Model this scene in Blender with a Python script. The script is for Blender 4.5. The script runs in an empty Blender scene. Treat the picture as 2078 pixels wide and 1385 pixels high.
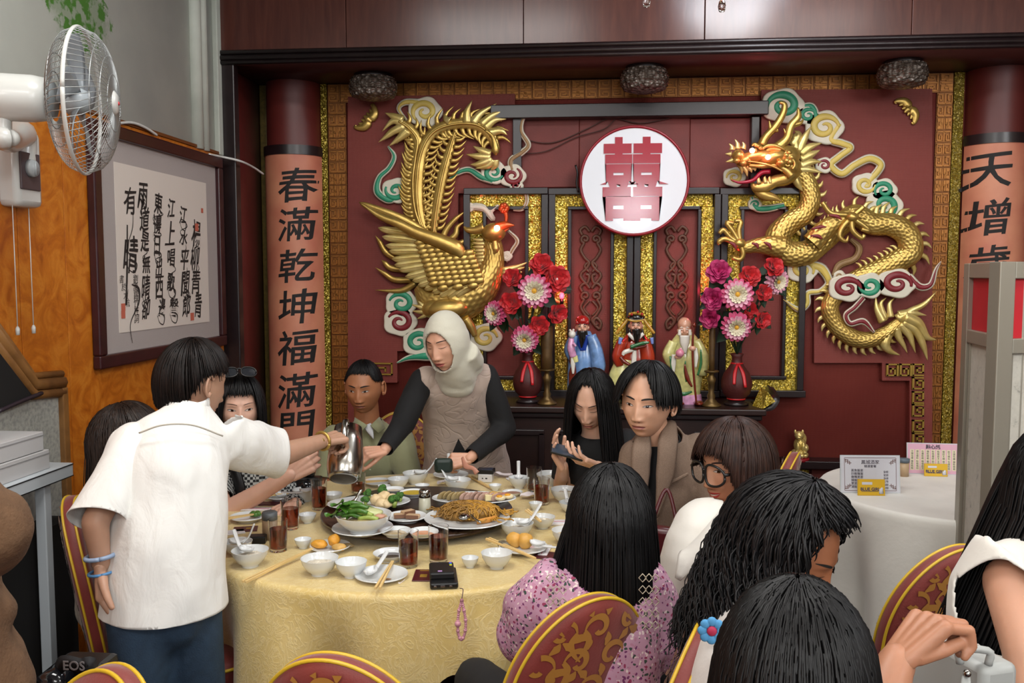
import bpy, bmesh, math, random
import numpy as np
from mathutils import Vector, Matrix, Euler
from mathutils.bvhtree import BVHTree
random.seed(7); rng = np.random.default_rng(7)
SC = bpy.context.scene; COL = SC.collection
PI = math.pi
# ------------------------------------------------------------------ camera
FPX = 1800.0; CX, CY = 1039.0, 692.5; YAW = math.radians(5.0); PITCH = math.atan((692.5-555)/1800)
CAM = np.array([0, 0, 1.62])
FH = np.array([-math.sin(YAW), math.cos(YAW), 0]); RT = np.array([math.cos(YAW), math.sin(YAW), 0]); ZZ = np.array([0, 0, 1.0])
FW = FH*math.cos(PITCH)-ZZ*math.sin(PITCH); UP = FH*math.sin(PITCH)+ZZ*math.cos(PITCH)
cd = bpy.data.cameras.new('camera'); cam = bpy.data.objects.new('camera', cd); COL.objects.link(cam)
cd.sensor_width = 36; cd.lens = FPX/2078*36; cd.clip_start = .05
cam.matrix_world = Matrix(((RT[0], UP[0], -FW[0], 0), (RT[1], UP[1], -FW[1], 0), (RT[2], UP[2], -FW[2], CAM[2]), (0, 0, 0, 1)))
SC.camera = cam
# ------------------------------------------------------------------ world, lights, exposure
SC.view_settings.view_transform = 'Standard'; SC.view_settings.look = 'None'; SC.view_settings.gamma = 1
SC.view_settings.use_curve_mapping = False; SC.view_settings.exposure = 0.2
wd = bpy.data.worlds.new('world'); SC.world = wd; wd.use_nodes = True
wd.node_tree.nodes['Background'].inputs[0].default_value = (.93, .97, 1.0, 1); wd.node_tree.nodes['Background'].inputs[1].default_value = .45
def area(name, loc, sx, sy, power, col, rot=(0, 0, 0)):
    l = bpy.data.lights.new(name, 'AREA'); l.shape = 'RECTANGLE'; l.size = sx; l.size_y = sy; l.energy = power; l.color = col
    o = bpy.data.objects.new(name, l); COL.objects.link(o); o.location = loc; o.rotation_euler = rot; return o
def point(name, loc, power, col, r=.03):
    l = bpy.data.lights.new(name, 'POINT'); l.energy = power; l.color = col; l.shadow_soft_size = r
    o = bpy.data.objects.new(name, l); COL.objects.link(o); o.location = loc; return o
area('unseen_room_light', (-.7, 1.7, 3.55), 1.2, .6, 40, (1, .98, .95))
area('unseen_room_light', (1.5, 1.7, 3.55), 1.2, .6, 30, (1, .98, .95))
area('unseen_room_light', (-.8, -1.2, 3.55), 1.6, .8, 55, (1, .985, .96))
area('unseen_room_light', (2.0, -1.2, 3.55), 1.6, .8, 55, (1, .985, .96))
area('unseen_room_light', (-2.2, -4.6, 3.3), 1.6, 1.2, 90, (1, .985, .96), (math.radians(50), 0, 0))  # unseen tilted light, added to brighten the back wall from the front
area('unseen_room_light', (3.6, -4.6, 3.3), 1.6, 1.2, 90, (1, .985, .96), (math.radians(50), 0, 0))  # its unseen twin on the right, also added for frontal light
# ------------------------------------------------------------------ pixel of the photograph -> place in the room
def ray(px, py): return RT*(px-CX)+UP*(CY-py)+FW*FPX
def onY(px, py, Y):
    d = ray(px, py); return CAM+d*(Y/d[1])
def onX(px, py, X):
    d = ray(px, py); return CAM+d*(X/d[0])
def onZ(px, py, Z):
    d = ray(px, py); return CAM+d*((Z-CAM[2])/d[2])
def atD(px, py, D):
    d = ray(px, py); return CAM+d*(D/(d@FH))
def V3(*a): return np.array(a, float)
def nrm(v):
    v = np.asarray(v, float); return v/(np.linalg.norm(v)+1e-12)
# ------------------------------------------------------------------ numpy noise
def _h(i, j, k, s):
    n = (i*374761393+j*668265263+k*2147483647+s*1274126177) & 0xffffffff
    n = ((n ^ (n >> 13))*1274126177) & 0xffffffff
    return ((n ^ (n >> 16)) & 0xffff)/65535.0
def vnoise(P, sc, seed=0):
    P = np.asarray(P, float)*np.asarray(sc, float)+100.37; I = np.floor(P).astype(np.int64); f = P-I; f = f*f*(3-2*f)
    r = 0
    for a in (0, 1):
        for b in (0, 1):
            for c in (0, 1):
                w = (f[:, 0] if a else 1-f[:, 0])*(f[:, 1] if b else 1-f[:, 1])*(f[:, 2] if c else 1-f[:, 2])
                r = r+w*_h(I[:, 0]+a, I[:, 1]+b, I[:, 2]+c, seed)
    return r*2-1
def sm(a, b, x):
    t = np.clip((x-a)/(b-a), 0, 1); return t*t*(3-2*t)
# ------------------------------------------------------------------ materials
MATS = {}
def lin(c):
    if isinstance(c, str):
        c = [int(c[i:i+2], 16)/255 for i in (0, 2, 4)]
        c = [x/12.92 if x <= .04045 else ((x+.055)/1.055)**2.4 for x in c]
    return (c[0], c[1], c[2], 1)
class NT:
    def __init__(s, name):
        s.m = bpy.data.materials.new(name); s.m.use_nodes = True; s.t = s.m.node_tree; s.b = s.t.nodes['Principled BSDF']
    def n(s, typ, **kw):
        x = s.t.nodes.new(typ)
        for k, v in kw.items():
            if k in x.inputs.keys(): x.inputs[k].default_value = v
            else: setattr(x, k, v)
        return x
    def l(s, a, b): s.t.links.new(a, b)
    def co(s, scale=(1, 1, 1)):
        tc = s.n('ShaderNodeTexCoord'); mp = s.n('ShaderNodeMapping'); mp.inputs['Scale'].default_value = scale
        s.l(tc.outputs['Object'], mp.inputs[0]); return mp.outputs[0]
    def noise(s, vec, scale, detail=3, dist=0, rough=.5):
        x = s.n('ShaderNodeTexNoise'); x.inputs['Scale'].default_value = scale; x.inputs['Detail'].default_value = detail
        x.inputs['Distortion'].default_value = dist; x.inputs['Roughness'].default_value = rough; s.l(vec, x.inputs['Vector']); return x.outputs['Fac']
    def ramp(s, fac, stops, interp='LINEAR'):
        r = s.n('ShaderNodeValToRGB'); r.color_ramp.interpolation = interp; e = r.color_ramp.elements
        while len(e) > len(stops): e.remove(e[-1])
        while len(e) < len(stops): e.new(.5)
        for q, (p, c) in zip(e, stops): q.position = p; q.color = lin(c)
        s.l(fac, r.inputs[0]); return r.outputs[0]
    def bump(s, h, strength=.3, dist=.01):
        b = s.n('ShaderNodeBump'); b.inputs['Strength'].default_value = strength; b.inputs['Distance'].default_value = dist
        s.l(h, b.inputs['Height']); s.l(b.outputs[0], s.b.inputs['Normal']); return b
    def mix(s, fac, a, b):
        x = s.n('ShaderNodeMix', data_type='RGBA'); s.l(fac, x.inputs[0])
        for i, v in ((6, a), (7, b)):
            if isinstance(v, (str, tuple, list)): x.inputs[i].default_value = lin(v)
            else: s.l(v, x.inputs[i])
        return x.outputs[2]
    def math(s, op, a, b=None):
        x = s.n('ShaderNodeMath', operation=op)
        for i, v in ((0, a), (1, b)):
            if v is None: continue
            if isinstance(v, (int, float)): x.inputs[i].default_value = v
            else: s.l(v, x.inputs[i])
        return x.outputs[0]
def mat(name, col, rough=.5, metal=0, var=0, vscale=8, bump=0, bscale=60, bdist=.004, stretch=(1, 1, 1), emit=0, trans=0, ior=1.45, sheen=0, coat=0, sss=0, spec=None, ecol=None):
    if name in MATS: return MATS[name]
    t = NT(name); b = t.b; c = lin(col)
    b.inputs['Base Color'].default_value = c; b.inputs['Roughness'].default_value = rough; b.inputs['Metallic'].default_value = metal
    if spec is not None: b.inputs['Specular IOR Level'].default_value = spec
    if var or bump: co = t.co(stretch)
    if var:
        f = t.noise(co, vscale, 4); lo = tuple(x*(1-var) for x in c[:3]); hi = tuple(min(1, x*(1+var)) for x in c[:3])
        t.l(t.ramp(f, [(.3, lo), (.7, hi)]), b.inputs['Base Color'])
    if bump: t.bump(t.noise(co, bscale, 3), bump, bdist)
    if emit: b.inputs['Emission Color'].default_value = lin(ecol or col); b.inputs['Emission Strength'].default_value = emit
    if trans: b.inputs['Transmission Weight'].default_value = trans; b.inputs['IOR'].default_value = ior
    if sheen: b.inputs['Sheen Weight'].default_value = sheen
    if coat: b.inputs['Coat Weight'].default_value = coat; b.inputs['Coat Roughness'].default_value = .15
    if sss: b.inputs['Subsurface Weight'].default_value = sss; b.inputs['Subsurface Radius'].default_value = (.012, .005, .003); b.inputs['Subsurface Scale'].default_value = .6
    MATS[name] = t.m; return t.m
# ------------------------------------------------------------------ paths
def cr(pts, n):
    """Catmull-Rom through pts (any dimension), n samples."""
    P = np.asarray(pts, float)
    if len(P) == 2: return P[0]+(P[1]-P[0])*np.linspace(0, 1, n)[:, None]
    P = np.vstack([2*P[0]-P[1], P, 2*P[-1]-P[-2]]); k = len(P)-3
    t = np.linspace(0, k-1e-9, n); i = t.astype(int); u = (t-i)[:, None]
    a, b, c, d = P[i], P[i+1], P[i+2], P[i+3]
    return .5*(2*b+(c-a)*u+(2*a-5*b+4*c-d)*u**2+(3*b-a-3*c+d)*u**3)
def lerp(vals, n):
    v = np.asarray(vals, float)
    if v.ndim == 0: return np.full(n, float(v))
    return np.interp(np.linspace(0, 1, n), np.linspace(0, 1, len(v)), v)
WL = {}   # world place of every parent
class M:
    def __init__(s): s.v = []; s.f = []; s.mi = []; s.n = 0
    def add(s, V, F, mi=0):
        V = np.asarray(V, float); n = s.n; s.v.append(V); s.n += len(V)
        if isinstance(F, np.ndarray): s.f.extend((F+n).tolist())
        else: s.f.extend([[int(x)+n for x in q] for q in F])
        s.mi.extend([mi]*len(F)); return s
    def grid(s, P, cu=False, cv=False, mi=0, flip=False):
        P = np.asarray(P, float); a, b = P.shape[:2]
        i = np.arange(a if cu else a-1)[:, None]; j = np.arange(b if cv else b-1)[None]; i2, j2 = (i+1) % a, (j+1) % b
        F = np.stack(np.broadcast_arrays(i*b+j, i*b+j2, i2*b+j2, i2*b+j), -1).reshape(-1, 4)
        if flip: F = F[:, ::-1]
        return s.add(P.reshape(-1, 3), F, mi)
    def box(s, c, size, rz=0, mi=0, rot=None):
        h = np.array(size)/2; V = np.array([[x, y, z] for x in (-1, 1) for y in (-1, 1) for z in (-1, 1)], float)*h
        if rot is not None: V = V@np.array(rot.to_3x3()).T
        elif rz:
            c_, s_ = math.cos(rz), math.sin(rz); V = V@np.array([[c_, s_, 0], [-s_, c_, 0], [0, 0, 1]])
        return s.add(V+np.array(c), [(0, 1, 3, 2), (4, 6, 7, 5), (0, 4, 5, 1), (2, 3, 7, 6), (0, 2, 6, 4), (1, 5, 7, 3)], mi)
    def tube(s, pts, rad, seg=8, n=None, mi=0, lat=None, ry=None, cap=True, rnd=False, smooth=True, phase=0):
        """sweep of an ellipse (rad along the lateral, ry along the other axis)"""
        P = np.asarray(pts, float); n = n or len(P)
        C = cr(P, n) if (smooth and len(P) > 2) or n != len(P) else P
        rx = lerp(rad, n) if not (isinstance(rad, np.ndarray) and len(rad) == n) else rad
        ryy = rx if ry is None else lerp(ry, n)
        T = np.gradient(C, axis=0); T /= np.linalg.norm(T, axis=1)[:, None]+1e-12
        L = np.zeros_like(C)
        if lat is None:
            a = np.array([0, 0, 1.]) if abs(T[0][2]) < .9 else np.array([1., 0, 0]); l = np.cross(T[0], a)
            for i in range(n):
                l = l-T[i]*(l@T[i]); l /= np.linalg.norm(l)+1e-12; L[i] = l
        else:
            lt = np.asarray(lat, float); lt = cr(lt, n) if lt.ndim == 2 else np.tile(lt, (n, 1))
            L = lt-T*np.sum(lt*T, 1)[:, None]; L /= np.linalg.norm(L, axis=1)[:, None]+1e-12
        B = np.cross(T, L)
        if rnd:
            k = 4; fr = np.sin(np.linspace(0, PI/2, k+1)[:-1]); cc = np.cos(np.linspace(0, PI/2, k+1)[:-1])
            r0, r1 = max(rx[0], ryy[0]) if rnd is True else rnd*max(rx[0], ryy[0]), max(rx[-1], ryy[-1]) if rnd is True else rnd*max(rx[-1], ryy[-1])
            C = np.vstack([[C[0]-T[0]*r0*c for c in cc], C, [C[-1]+T[-1]*r1*c for c in cc[::-1]]])
            f0 = np.maximum(fr, .02)
            rx = np.concatenate([rx[0]*f0, rx, rx[-1]*f0[::-1]]); ryy = np.concatenate([ryy[0]*f0, ryy, ryy[-1]*f0[::-1]])
            L = np.vstack([np.tile(L[0], (k, 1)), L, np.tile(L[-1], (k, 1))]); B = np.vstack([np.tile(B[0], (k, 1)), B, np.tile(B[-1], (k, 1))])
            n = len(C)
        A = np.arange(seg)/seg*2*PI+phase
        G = C[:, None]+L[:, None]*(np.cos(A)[None, :, None]*rx[:, None, None])+B[:, None]*(np.sin(A)[None, :, None]*ryy[:, None, None])
        o = s.n; s.grid(G, cv=True, mi=mi)
        if cap:
            s.f.append([o+j for j in range(seg)][::-1]); s.mi.append(mi); s.f.append([o+(n-1)*seg+j for j in range(seg)]); s.mi.append(mi)
            # grid winding: rows along the path
        return s
    def lathe(s, prof, c=(0, 0, 0), seg=20, mi=0, rot=None, ell=(1, 1), cap=True):
        p = np.asarray(prof, float); A = np.arange(seg)/seg*2*PI
        G = np.stack([p[:, 0][:, None]*np.cos(A)*ell[0], p[:, 0][:, None]*np.sin(A)*ell[1], np.tile(p[:, 1][:, None], (1, seg))], -1)
        if rot is not None: G = G@np.array(rot.to_3x3()).T
        return s.grid(G+np.array(c, float), cv=True, mi=mi)
    def ball(s, c, r, seg=12, rings=8, mi=0, rot=None):
        r = np.ones(3)*r; t = np.linspace(.02, PI-.02, rings+1)[:, None]; A = (np.arange(seg)/seg*2*PI)[None]
        G = np.stack([np.sin(t)*np.cos(A)*r[0], np.sin(t)*np.sin(A)*r[1], np.cos(t)*np.ones_like(A)*r[2]], -1)
        if rot is not None: G = G@np.array(rot.to_3x3()).T
        return s.grid(G+np.array(c, float), cv=True, mi=mi, flip=True)
    def poly(s, pts, thick, axis=(0, 1, 0), mi=0):
        """prism from planar loop"""
        P = np.asarray(pts, float); n = len(P); Q = P+np.asarray(axis, float)*thick
        return s.add(np.vstack([P, Q]), [list(range(n))[::-1], list(range(n, 2*n))]+[(i, (i+1) % n, n+(i+1) % n, n+i) for i in range(n)], mi)
    def arr(s): return np.vstack(s.v) if s.v else np.zeros((0, 3))
    def xf(s, m):
        m = np.array(m); s.v = [v@m[:3, :3].T+m[:3, 3] for v in s.v]; return s
    def mesh(s, name, off=(0, 0, 0)):
        me = bpy.data.meshes.new(name); me.from_pydata((s.arr()-np.asarray(off)).tolist(), [], s.f)
        me.polygons.foreach_set('material_index', s.mi); return me
    def build(s, name, mats, parent=None, smooth=True, label=None, cat=None, group=None, kind=None, fixn=True, bevel=0, loc=None, flat=None, angle=None):
        if not isinstance(mats, (list, tuple)): mats = [mats]
        A = s.arr()
        if parent is not None: off = WL[parent]
        elif loc is not None: off = np.asarray(loc, float)
        else: off = np.array([(A[:, 0].min()+A[:, 0].max())/2, (A[:, 1].min()+A[:, 1].max())/2, A[:, 2].min()])
        me = s.mesh(name, off)
        for m in mats: me.materials.append(m)
        if fixn:
            bm = bmesh.new(); bm.from_mesh(me); bmesh.ops.recalc_face_normals(bm, faces=bm.faces[:]); bm.to_mesh(me); bm.free()
        if smooth: me.polygons.foreach_set('use_smooth', [True]*len(me.polygons))
        if angle: me.set_sharp_from_angle(angle=math.radians(angle))
        o = bpy.data.objects.new(name, me); COL.objects.link(o)
        if parent is not None: o.parent = parent
        else: o.location = off
        WL[o] = off
        if bevel:
            b = o.modifiers.new('bevel', 'BEVEL'); b.width = bevel; b.segments = 2; b.limit_method = 'ANGLE'
            if smooth: me.set_sharp_from_angle(angle=math.radians(40))
        return tag(o, label, cat, group, kind)
def tag(o, label=None, cat=None, group=None, kind=None):
    for k, v in (('label', label), ('category', cat), ('group', group), ('kind', kind)):
        if v: o[k] = v
    return o
def thing(name, loc, label=None, cat=None, group=None, kind=None):
    o = bpy.data.objects.new(name, None); COL.objects.link(o); o.location = loc; o.empty_display_size = .05; WL[o] = np.asarray(loc, float)
    return tag(o, label, cat, group, kind)
def kids(o): return [c for c in bpy.data.objects if c.parent == o]
def dup(o, loc, rz=0, label=None, group=None, sc=None):
    def cp(x, par):
        c = x.copy(); COL.objects.link(c)
        if par: c.parent = par
        for ch in KID.get(x.name, []): cp(ch, c)
        return c
    KID = {}
    def walk(x):
        KID[x.name] = list(x.children)
        for ch in x.children: walk(ch)
    walk(o); c = cp(o, None); c.location = loc; c.rotation_euler = (0, 0, rz); WL[c] = np.asarray(loc, float)
    if sc: c.scale = (sc, sc, sc) if not isinstance(sc, (tuple, list)) else sc
    if label: c['label'] = label
    if group: c['group'] = group
    return c
def evalmesh(o):
    dg = bpy.context.evaluated_depsgraph_get(); me = bpy.data.meshes.new_from_object(o.evaluated_get(dg)); return me
def me_arr(me):
    V = np.empty(len(me.vertices)*3); me.vertices.foreach_get('co', V); return V.reshape(-1, 3)
def remesh(m, voxel, it=6, fac=.5):
    """one continuous surface out of overlapping closed shapes"""
    me = m.mesh('tmp'); bm = bmesh.new(); bm.from_mesh(me); bmesh.ops.recalc_face_normals(bm, faces=bm.faces[:]); bm.to_mesh(me); bm.free()
    o = bpy.data.objects.new('tmp', me); COL.objects.link(o)
    r = o.modifiers.new('r', 'REMESH'); r.mode = 'VOXEL'; r.voxel_size = voxel; r.adaptivity = 0
    if it: q = o.modifiers.new('s', 'SMOOTH'); q.factor = fac; q.iterations = it
    e = evalmesh(o); V = me_arr(e); F = [tuple(p.vertices) for p in e.polygons]
    N = np.empty(len(e.vertices)*3); e.vertices.foreach_get('normal', N) if hasattr(e.vertices[0], 'normal') else None
    bpy.data.objects.remove(o); bpy.data.meshes.remove(me); bpy.data.meshes.remove(e)
    return V, F, N.reshape(-1, 3)
def curve_fill(loops, thick, bevel=0, res=1, bres=2):
    """plate in the XZ plane (facing -Y): loops of (x,z); later loops inside earlier ones are holes"""
    cu = bpy.data.curves.new('tmp', 'CURVE'); cu.dimensions = '2D'; cu.fill_mode = 'BOTH'; cu.extrude = max(thick/2-bevel, 0); cu.bevel_depth = bevel; cu.bevel_resolution = bres
    for L in loops:
        sp = cu.splines.new('POLY'); sp.points.add(len(L)-1); sp.use_cyclic_u = True
        for p, q in zip(sp.points, L): p.co = (q[0], q[1], 0, 1)
    o = bpy.data.objects.new('tmp', cu); COL.objects.link(o); e = evalmesh(o); V = me_arr(e); F = [tuple(p.vertices) for p in e.polygons]
    bpy.data.objects.remove(o); bpy.data.curves.remove(cu); bpy.data.meshes.remove(e)
    return np.stack([V[:, 0], -V[:, 2], V[:, 1]], -1), F
def text_mesh(txt, size, thick=.001, bold=0, align='CENTER', shear=0):
    cu = bpy.data.curves.new('tmp', 'FONT'); cu.body = txt; cu.size = size; cu.extrude = thick/2; cu.offset = bold; cu.align_x = align; cu.align_y = 'CENTER'; cu.resolution_u = 3; cu.shear = shear
    o = bpy.data.objects.new('tmp', cu); COL.objects.link(o); e = evalmesh(o); V = me_arr(e); F = [tuple(p.vertices) for p in e.polygons]
    bpy.data.objects.remove(o); bpy.data.curves.remove(cu); bpy.data.meshes.remove(e)
    if len(V): 
        if align == 'CENTER': V[:, 0] -= (V[:, 0].min()+V[:, 0].max())/2
        V[:, 1] -= (V[:, 1].min()+V[:, 1].max())/2
    return np.stack([V[:, 0], -V[:, 2], V[:, 1]], -1), F
def obj_from(V, F, name, mats, parent=None, **k):
    m = M(); m.add(V, F); return m.build(name, mats, parent, **k)
# ================================================================== the setting
YH, YW, ZS, XL = 4.46, 5.0, 2.685, -1.90
def m_fabric_red(name, c1, c2):
    t = NT(name); co = t.co(); f = t.noise(co, 2.2, 4)
    w1 = t.n('ShaderNodeTexWave', wave_type='BANDS', bands_direction='Z'); w1.inputs['Scale'].default_value = 55; t.l(co, w1.inputs[0])
    w2 = t.n('ShaderNodeTexWave', wave_type='BANDS', bands_direction='X'); w2.inputs['Scale'].default_value = 42; t.l(co, w2.inputs[0])
    g = t.math('ADD', w1.outputs['Fac'], w2.outputs['Fac']); c = t.ramp(f, [(.3, c1), (.7, c2)])
    t.l(t.mix(t.math('MULTIPLY', g, .18), c, '6b1d16'), t.b.inputs['Base Color']); t.bump(g, .25, .002); t.b.inputs['Roughness'].default_value = .62
    return t.m
RED = m_fabric_red('red_fabric_wall', '732d26', '82372d')
REDP = mat('red_panel', '74302a', .6, var=.12, bump=.15, bscale=120)
def m_wood(name, a, b, rough=.3, sc=(1, 1, 8)):
    t = NT(name); co = t.co(sc); f = t.noise(co, 5, 5, .6); t.l(t.ramp(f, [(.25, a), (.75, b)]), t.b.inputs['Base Color'])
    t.b.inputs['Roughness'].default_value = rough; t.bump(f, .06, .003); return t.m
HDR = m_wood('mahogany_board', '40201b', '552e25', .22, (6, 6, .7))
DARK = m_wood('dark_wood', '1f1210', '2d1a17', .35, (3, 3, 3))
DARKT = m_wood('dark_moulding', '1a1113', '251a1b', .3, (3, 3, 3))
SOFF = mat('soffit_wood', '43201c', .45, var=.1)
COLM = mat('red_lacquer', '5c211d', .45, var=.12, vscale=5)
def m_glitter(name, a, b, c, sc=260):
    t = NT(name); co = t.co(); v = t.n('ShaderNodeTexVoronoi'); v.inputs['Scale'].default_value = sc; t.l(co, v.inputs['Vector'])
    s = t.n('ShaderNodeSeparateColor'); t.l(v.outputs['Color'], s.inputs[0])
    t.l(t.ramp(s.outputs[0], [(0, a), (.5, b), (1, c)]), t.b.inputs['Base Color'])
    # each flake of the foil tilts its own way
    g = t.n('ShaderNodeNewGeometry'); vm = t.n('ShaderNodeVectorMath', operation='SUBTRACT'); t.l(v.outputs['Color'], vm.inputs[0]); vm.inputs[1].default_value = (.5, .5, .5)
    sc_ = t.n('ShaderNodeVectorMath', operation='SCALE'); t.l(vm.outputs[0], sc_.inputs[0]); sc_.inputs['Scale'].default_value = .85
    ad = t.n('ShaderNodeVectorMath', operation='ADD'); t.l(g.outputs['Normal'], ad.inputs[0]); t.l(sc_.outputs[0], ad.inputs[1])
    nn = t.n('ShaderNodeVectorMath', operation='NORMALIZE'); t.l(ad.outputs[0], nn.inputs[0]); t.l(nn.outputs[0], t.b.inputs['Normal'])
    t.b.inputs['Metallic'].default_value = .5; t.b.inputs['Roughness'].default_value = .3; return t.m
GLIT = m_glitter('gold_foil', '8a7216', 'c4a52c', 'f1de7c', 170)
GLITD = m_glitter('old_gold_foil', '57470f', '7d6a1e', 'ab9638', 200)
EMB = mat('embossed_bronze', '7d4d1f', .42, .55, var=.25, vscale=12, bump=.2, bscale=90)
EMBH = mat('embossed_gold', '94602a', .4, .6, var=.25, vscale=12)
def m_plaster():
    t = NT('grey_plaster'); co = t.co(); f = t.noise(co, 3, 5); base = t.ramp(f, [(.3, 'b2b7b0'), (.7, 'c4c8be')])
    # painted spray of leaves on the wall, a stain with a shape of its own
    sp = t.n('ShaderNodeSeparateXYZ'); t.l(co, sp.inputs[0])
    c = onX(160, 18, XL); o0 = np.array([XL, 1.0, 0])
    dy = t.math('DIVIDE', t.math('SUBTRACT', sp.outputs[1], float(PL_Y(c))), .27); dz = t.math('DIVIDE', t.math('SUBTRACT', sp.outputs[2], float(c[2])), .19)
    d = t.math('SQRT', t.math('ADD', t.math('POWER', t.math('ABSOLUTE', dy), 2.0), t.math('POWER', t.math('ABSOLUTE', dz), 2.0)))
    n1 = t.noise(co, 9, 6, 1.2, .75); k = t.math('SUBTRACT', t.math('ADD', n1, .42), d)
    m1 = t.ramp(k, [(.10, (0, 0, 0)), (.13, (1, 1, 1))]); m2 = t.ramp(k, [(-.12+.2, (0, 0, 0)), (.32, (.55, .55, .55))])
    c1 = t.mix(m2, base, '7d9a6c'); t.l(t.mix(t.math('MULTIPLY', t.ramp(t.noise(co, 26, 4), [(.45, (0, 0, 0)), (.55, (1, 1, 1))]), m1), c1, '4f8a2c'), t.b.inputs['Base Color'])
    t.b.inputs['Roughness'].default_value = .7; t.bump(t.noise(co, 45, 4), .15, .003); return t.m
def PL_Y(c): return c[1]
def m_burl():
    t = NT('orange_burl_wood'); co = t.co(); f = t.noise(co, 7, 6, 2.2, .62); g = t.noise(co, 38, 4, 2.0)
    c = t.ramp(f, [(.30, '9c4e10'), (.48, 'bf6c1a'), (.62, 'd0822a'), (.75, 'b8641a')])
    t.l(t.mix(t.math('MULTIPLY', g, .35), c, '93480f'), t.b.inputs['Base Color']); t.b.inputs['Roughness'].default_value = .33; return t.m
BURL = m_burl()
def S(name, m, mats, **k): return m.build(name, mats, kind='structure', loc=(0, 0, 0), **k)
# floor
t = NT('dark_red_carpet'); co = t.co(); v = t.n('ShaderNodeTexVoronoi'); v.inputs['Scale'].default_value = 9; t.l(co, v.inputs['Vector'])
t.l(t.ramp(v.outputs['Distance'], [(.2, '5a2018'), (.35, '35110f'), (.6, '2a0c0c')]), t.b.inputs['Base Color']); t.b.inputs['Roughness'].default_value = .95; t.bump(t.noise(co, 300, 2), .4, .004)
m = M(); m.box((1.2, 1.5, -.05), (6.5, 7.6, .1)); S('floor', m, t.m)
m = M(); m.box((1.2, 1.0, 3.65), (6.5, 8.2, .1)); S('ceiling', m, mat('ceiling_paint', 'b9b4a8', .8))
m = M(); m.box((1.2, YW+.06, 1.7), (6.5, .12, 3.6)); S('wall_back', m, RED)
m = M(); m.box((4.4, 1.0, 1.8), (.1, 8.2, 3.8)); S('wall_right', m, mat('cream_wall', 'b9ada0', .8))
m = M(); m.box((XL-.06, 1.0, 1.8), (.12, 8.2, 3.8)); S('wall_left', m, m_plaster())
# soffit and the side of the niche
m = M(); m.box((1.2, (YH+.03+YW)/2, ZS+.02), (6.3, YW-YH-.03, .04)); S('ceiling_niche', m, SOFF)
m = M(); m.box((XL+.012, (YH+.06+YW)/2, ZS/2), (.024, YW-YH-.06, ZS)); S('wall_niche_side', m, COLM)
m = M(); m.box((XL+.045, YH+.03, ZS/2), (.09, .06, ZS)); S('trim_1', m, DARKT, smooth=False, bevel=.006)
# header of mahogany boards over the niche
hd = thing('trim_2', (0, YH, 2.7), kind='structure')
xs = [onY(p, 60, YH)[0] for p in (436, 702, 1062, 1430, 1850)]+[4.3]
for a, b in zip(xs, xs[1:]):
    m = M(); m.box(((a+b)/2, YH+.015, (ZS+.06+3.6)/2), (b-a-.003, .03, 3.6-ZS-.06)); m.build('header_board', HDR, hd, smooth=False, bevel=.002)
x0, x1 = xs[0]-.012, 4.3
for nm, z, r in (('header_bead', ZS+.052, .013), ('header_bead', ZS+.026, .016), ('header_bead', ZS+.004, .012)):
    m = M(); m.tube([(x0, YH-.004, z), (x1, YH-.004, z)], r, 10); m.build(nm, DARKT, hd)
# left wall: burl panels, joints, plaster pilaster
ztop = onX(235, 250, XL)[2]
pn = thing('trim_3', (XL, 3, 0), kind='structure')
ys = [-2.5, -.4, .9, 2.2, 2.796, 3.061, 3.80, 4.43]
for a, b in zip(ys, ys[1:]):
    m = M(); m.box((XL+.008, (a+b)/2, ztop/2), (.016, b-a-.004, ztop)); m.build('burl_panel', BURL, pn, smooth=False, bevel=.0015)
m = M(); m.box((XL+.011, 3.4, ztop+.008), (.022, 2.1*2, .014)); m.build('top_edge', mat('dark_edge', '6b3a12', .5), pn, smooth=False)
m = M()
for a, b in ((385, 398), (400, 411)):
    ya, yb = onX(a, 100, XL)[1], onX(b, 100, XL)[1]; m.tube([(XL+.005, (ya+yb)/2, ztop), (XL+.005, (ya+yb)/2, 3.6)], (yb-ya)/2, 12)
S('trim_4', m, mat('pale_plaster', 'b7bcb2', .6, var=.08))
m = M(); m.box((XL+.012, YH-.02, (ztop+3.6)/2), (.028, .05, 3.6-ztop)); S('trim_5', m, mat('pale_plaster', 'b7bcb2'), smooth=False, bevel=.004)
# columns
def column(px, nm):
    c = onY(px, 400, YW)[0]; r = .155; A = np.linspace(0, PI, 25)
    G = np.stack([[c-r*np.cos(A), YW-r*1.05*np.sin(A), np.full(25, z)] for z in (0, ZS)]).transpose(0, 2, 1)
    m = M(); m.grid(G); return S(nm, m, COLM), c, r
cl, cxL, rC = column(601, 'pillar_left'); cr_, cxR, _ = column(2012, 'pillar_right')
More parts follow.
